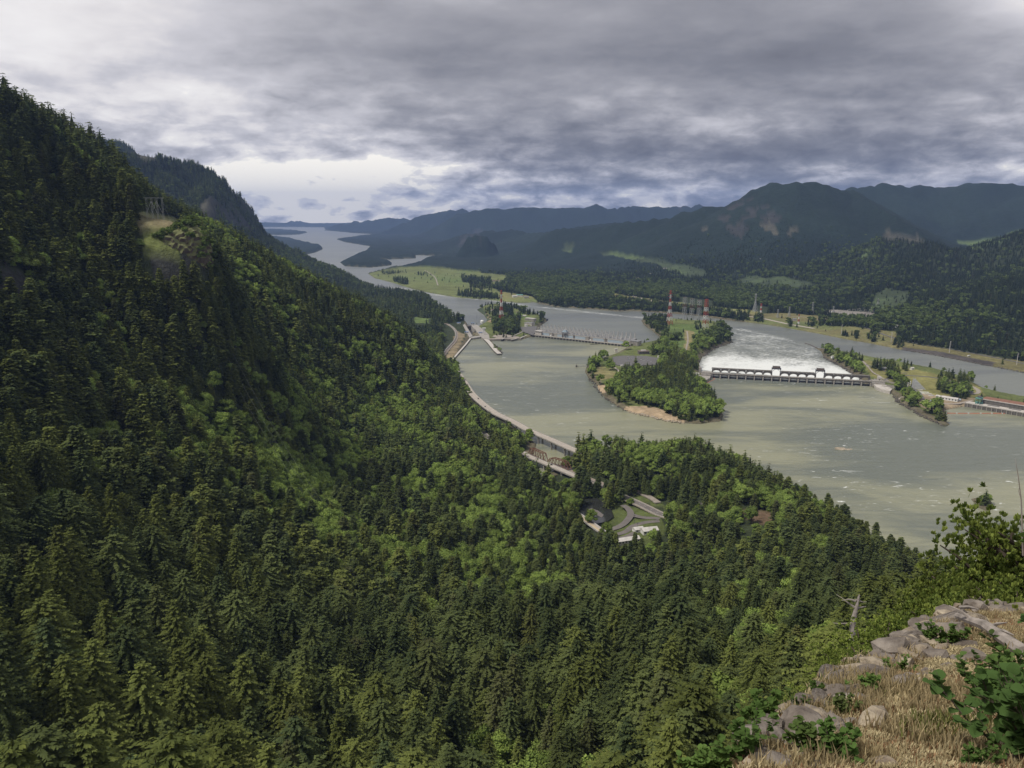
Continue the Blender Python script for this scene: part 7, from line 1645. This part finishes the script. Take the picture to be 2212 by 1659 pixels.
# ================================================================== OTHER LONE TREES AND BROKEN TRUNKS
for k, (px, py, D, h) in enumerate(((62,262,1180,30),(118,280,1230,26),(1262,1190,760,34),(770,840,1250,34),(935,1560,420,30),(1010,770,1800,20))):
    p = atD(px, py, D); gz = ground_z(p.x, p.y); g = random.Random(k+40); r = empty('dead_fir', (p.x, p.y, gz), 0, 'bare grey dead fir trunk %s' % ('on the mountain skyline beyond the tallest ridge trees','second on the mountain skyline','near the creek road bridge','high in the middle of the wooded slope','near the bottom of the valley forest','by the end of the viaduct')[k], 'dead tree', 'bare dead firs')
    b = MB(); b.tube([(0,0,-1),(0,0,h*.5),(.3,0,h)], [.55,.36,.08], 6); b.build('trunk', M['deadwood'], r)
    b = MB()
    for i in range(26): z = g.uniform(.4,.97)*h; a = g.random()*6.28; l = (1.05-z/h)*h*.16; b.tube([(0,0,z),(math.cos(a)*l, math.sin(a)*l, z-l*.15)], [.10,.03], 3, cap=False)
    b.build('branches', M['deadwood'], r)
for k, (px, py, h) in enumerate(((2120,1092,6),(2108,1092,4),(2136,1094,5))):
    p = at(px, py, 1.5); r = empty('islet_bush', (p.x, p.y, 1.0), k, 'dark bush on the tiny islet, %s' % ('tallest','left','right hand')[k], 'bush', 'bushes on the tiny islet'); r.scale = (h,h,h); link('foliage', bush_forms[k], r)

# the rocky knoll among the valley firs
kp2 = atD(1108, 1398, 545); m = bpy.data.materials.new('mossy_rock'); m.use_nodes = True; t = NT(m.node_tree); bs = t.n['Principled BSDF']; bs.inputs['Roughness'].default_value = .95
tc = t.add('ShaderNodeTexCoord'); gm = t.add('ShaderNodeNewGeometry'); sx = t.add('ShaderNodeSeparateXYZ'); t.link(gm.outputs['Normal'], sx.inputs[0]); nn = t.noise(tc.outputs['Object'], .35, 6, .65)
f = t.ramp(t.math('ADD', sx.outputs[2], t.math('MULTIPLY_ADD', nn, 1.0, -.5)), [(.05, 0.), (.38, 1.)]); t.link(t.mix(f, t.mix(nn, (.035,.028,.022), (.115,.085,.062)), t.mix(nn, (.085,.11,.035), (.15,.145,.06))), bs.inputs['Base Color'])
kn = rock_mesh('rocky_knoll', 12, m, sub=4, squash=1); gz = ground_z(kp2.x, kp2.y)
kn_o = link('rocky_knoll', kn, None, (kp2.x, kp2.y, gz+3), kind='structure'); kn_o.scale = (24, 15, 19); kn_o.rotation_euler = (0, 0, .2)
rg_ = random.Random(8); mm = kn; tops = [v.co for v in kn.vertices if v.normal.z > .45]
for k in range(16):
    v = rg_.choice(tops); w_ = kn_o.matrix_basis @ v if False else Vector((kp2.x+v.x*24, kp2.y+v.y*15, gz+3+v.z*19)); h = rg_.uniform(2.5, 6.5); r = empty('knoll_bush', (w_.x, w_.y, w_.z-.6), k, 'green bush on the rocky knoll in the valley, %s from its left end' % word[k], 'bush', 'bushes on the rocky knoll'); r.scale = (h,h,h); link('foliage', bush_forms[k % 3], r)

kc = atD(378, 546, 1085); kk = link('cliff_knoll', rock_mesh('cliff_knoll', 21, m, sub=5, squash=1), None, (kc.x, kc.y, kc.z-6), kind='structure'); kk.scale = (44, 34, 48); kk.rotation_euler = (0, 0, .5)
tops = [kk.matrix_basis.to_3x3() @ v.co for v in kk.data.vertices]
Rk = Matrix.Rotation(.5, 3, 'Z')
for k in range(49):
    v = rg_.choice([v for v in kk.data.vertices if v.normal.z > .05 and v.co.y < .5]); q = Rk @ Vector((v.co.x*44, v.co.y*34, v.co.z*48)); h = rg_.uniform(6, 12); w_ = Vector(kk.location)+q
    r = empty('knoll_bush', (w_.x, w_.y, w_.z-.8), k, 'green bush on the cliff knoll below the pylon, %s of its bushes' % ((word[k] if k < 20 else 'twenty '+word[k-20]) if k < 29 else ('thirty '+word[k-29] if k < 39 else 'forty '+word[k-39])), 'bush', 'bushes on the cliff knoll'); r.scale = (h*1.2,h*1.2,h); link('foliage', bush_forms[k % 3], r)
# ------------------------------------------------------------------ the air between here and the far mountains
def haze():
    m = bpy.data.materials.new('haze'); m.use_nodes = True; t = NT(m.node_tree); t.n.clear()
    out = t.add('ShaderNodeOutputMaterial'); v = t.add('ShaderNodeVolumePrincipled')
    v.inputs['Color'].default_value = (0.37, 0.545, 1.0, 1); v.inputs['Density'].default_value = 3.1e-5; v.inputs['Anisotropy'].default_value = 0.2
    t.link(v.outputs[0], out.inputs['Volume'])
    b = MB(); b.box((500, 15000, 600), (44000, 36000, 1270)); o = b.build('haze', m); o['kind'] = 'stuff'
haze()
